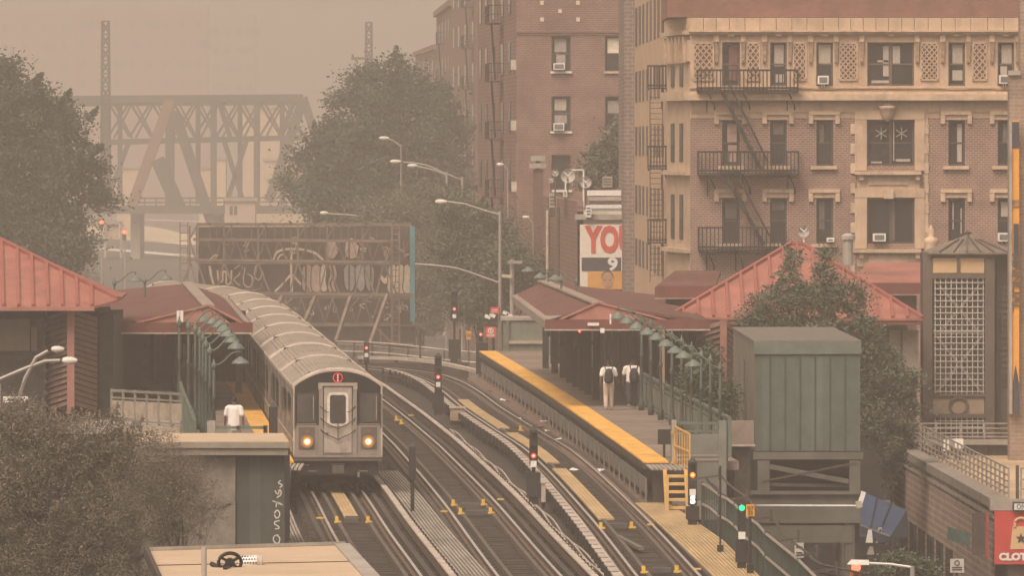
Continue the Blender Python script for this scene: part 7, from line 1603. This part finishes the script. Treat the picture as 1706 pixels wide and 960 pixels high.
t = thing('flood_lamp','white floodlight at the end of a long pale arm under the stair housing','lamp',P(1345,843,250)); MB().tube([P(1252,843,250),P(1432,843.5,250)],.035,6).build('arm', signw, t); MB().bar(P(1432,842,250),P(1439,820,250),.14,.14).build('lamp_head', white_m, t); MB().bar(P(1426,842,250),P(1436,840,250),.2).build('bracket', cover_m, t); MB().bar(P(1254,843,250.1),P(1254,900,250.1),.06).build('stay', rust, t); MB().bar(P(1254,900,250.1),(P(1254,0,250).x,250.1,GZ),.06).build('stay_post', rust, t)
# railings and street clutter in the gap between billboard and platform
gp_ = thing('viaduct_railing','pale pipe railing along the viaduct curve behind the tracks','railing',P(700,590,408))
cv = [P(560,569,420),P(620,571,414),P(680,576,408),P(740,583,404),P(800,588,400)]
for dz in (0,-.5): MB().tube([p+Vector((0,0,dz)) for p in spline(cv,2)],.05,6).build('rail', cover_m, gp_)
for p in spline(cv,2.2): MB().box(p.x-.05,p.x+.05,p.y-.05,p.y+.05,-.6,p.z).build('post', rust, gp_)
gw = tag(MB().sweep([(p.x,p.y+1.2,0) for p in spline(cv,2)],[(-.2,-1.5),(-.2,.1),(.2,.1),(.2,-1.5)]).build('viaduct_parapet', mat('grey_parapet',(.24,.215,.19),.85,var=.25,dirt=.3)),'grey low parapet behind the pale pipe railing','parapet')
gw['category'] = 'parapet'
g2 = thing('viaduct_railing','long pale cover beam along the outside of the curve','beam',P(700,600,395))
cv2 = [P(600,595,398),P(660,596.5,395),P(720,602,391),P(770,612,386),P(800,619,381)]
MB().sweep([(p.x,p.y,p.z) for p in spline(cv2,2)],[(-.15,-.1),(-.15,.05),(.15,.05),(.15,-.1)]).build('beam', cover_m, g2)
for p in spline(cv2,3): MB().box(p.x-.08,p.x+.08,p.y-.1,p.y+.1,-.5,p.z-.1).build('bracket', rust, g2)
t = thing('green_shed','dull green shed wall left of the right canopy columns','shed',P(870,585,372)); a,b = P(838,588,372),P(906,534,372); MB().box(a.x,b.x+1.5,372,376,-.5,b.z).build('wall', mat('faded_green_wall',(.16,.18,.145),.8,var=.2), t)
MB().box(a.x-.1,b.x+1.6,371.9,376.1,b.z,b.z+.12).build('cap', conc_m, t); a2,b2 = P(848,573,371.9),P(905,568,371.9); MB().box(a2.x,b2.x,371.85,371.99,a2.z,b2.z).build('ledge', cover_m, t)
for px in (833,846): MB().bar(P(px,534,371.9),P(px,590,371.9),.12).build('pilaster', colm, t)
t = thing('equipment_case','dark equipment case at the far end of right platform','equipment case',P(802,586,368)); a,b=P(793,586,368),P(813,572,368); MB().box(a.x,b.x,368,368.6,0,b.z).build('case', dark_m, t); MB().box(a.x-.03,b.x+.03,367.95,368.65,b.z,b.z+.05).build('lid', rust, t)
for k,(px,py) in enumerate(((812,528),(820,526),(842,522),(848,526))):
    c = P(px,py,385); t = thing('cctv_camera',['leftmost','second','third','rightmost'][k]+' white camera cluster on poles by far platform end','camera',(c.x,385,0),'white camera heads at platform end')
    MB().bar(c+Vector((-.12,0,.05)),c+Vector((.14,0,-.05)),.16).build('head', white_m, t); MB().tube([(c.x,385.1,-.4),c],.03,6).build('pole', rust, t)
t = thing('taxi','yellow taxi on the street beyond the viaduct curve','taxi',P(717,580,870)); D=870; c = P(717,576,D); ym = mat('taxi_yellow',(.66,.36,.03),.4); z0=GZ
MB().hexa([(c.x-.95,D,z0+.35),(c.x+.95,D,z0+.35),(c.x+.95,D+4.4,z0+.35),(c.x-.95,D+4.4,z0+.35),(c.x-.9,D+.05,z0+.95),(c.x+.9,D+.05,z0+.95),(c.x+.9,D+4.3,z0+.95),(c.x-.9,D+4.3,z0+.95)]).build('body', ym, t)
MB().hexa([(c.x-.85,D+1.0,z0+.95),(c.x+.85,D+1.0,z0+.95),(c.x+.85,D+3.8,z0+.95),(c.x-.85,D+3.8,z0+.95),(c.x-.65,D+1.6,z0+1.5),(c.x+.65,D+1.6,z0+1.5),(c.x+.65,D+3.3,z0+1.5),(c.x-.65,D+3.3,z0+1.5)]).build('cabin', glass_m, t); MB().box(c.x-.64,c.x+.64,D+1.62,D+3.28,z0+1.5,z0+1.54).build('roof', ym, t)
for sx in (-.8,.8):
    for yy in (D+.8,D+3.5): MB().lathe([(.33,-.1),(.33,.1)],(c.x+sx,yy,z0+.33),12,'x').build('wheel', black_m, t)
t = thing('road_barrier','yellow road barrier at the edge of the far street','barrier',P(701,575,860)); a,b=P(694,578,860),P(709,571,860); MB().box(a.x,b.x,860,860.2,GZ+.3,GZ+1.0).build('board', ym, t); MB().box(a.x,a.x+.1,860,860.3,GZ,GZ+.3).box(b.x-.1,b.x,860,860.3,GZ,GZ+.3).build('foot', black_m, t)
for k,(px,D) in enumerate(((684,700),(712,760),(744,720),(775,690))):
    t = thing('bollard',['leftmost','second from left','third from left','rightmost'][k]+' pale bollard standing at the far street edge','bollard',(P(px,0,D).x,D,GZ),'pale bollards at the street edge'); MB().lathe([(.25,0),(.25,1.2),(.18,1.5),(.05,1.65)],(P(px,0,D).x,D,GZ),10).build('shaft', conc_m, t); MB().lathe([(.35,0),(.35,.15)],(P(px,0,D).x,D,GZ),10).build('foot', conc_m, t)
fl = tag(MB().box(P(690,0,800).x,P(800,0,800).x,800,800.5,GZ,GZ+2.6).build('site_wall', mat('pale_site_wall',(.42,.35,.28),.85,var=.2)),'low pale wall beyond the viaduct railing','wall')
MB().box(P(689,0,800).x,P(801,0,800).x,799.9,800.6,GZ+2.6,GZ+2.8).build('coping', conc_m, fl)
for k,px in enumerate((700,766)): 
    t = thing('rusty_pole',['rusty pole left of the tall red signal','thin dark pole right of the tall red signal'][k],'pole',G(px,612,0)); q = G(px,612,-.4); MB().tube([q,(q.x,q.y,P(0,548,q.y).z)],.05,6).build('shaft', rust, t); MB().box(q.x-.1,q.x+.1,q.y-.1,q.y+.1,-.45,-.1).build('foot', rust, t)
# ---------------------------------------------------------------- smoke haze
hz = MB().box(-760,760,-60,3300,GZ-1,66).build('haze', None); hz['kind'] = 'stuff'; hz['label'] = 'brown wildfire smoke haze filling the air'; hz['category'] = 'haze'
hm = bpy.data.materials.new('smoke'); hm.use_nodes = True; n = hm.node_tree.nodes; n.clear(); o = n.new('ShaderNodeOutputMaterial'); v = n.new('ShaderNodeVolumePrincipled')
v.inputs['Color'].default_value = (.95,.88,.80,1); v.inputs['Density'].default_value = HAZE; v.inputs['Anisotropy'].default_value = 0.2
hm.node_tree.links.new(v.outputs[0],o.inputs['Volume']); hz.data.materials.append(hm)
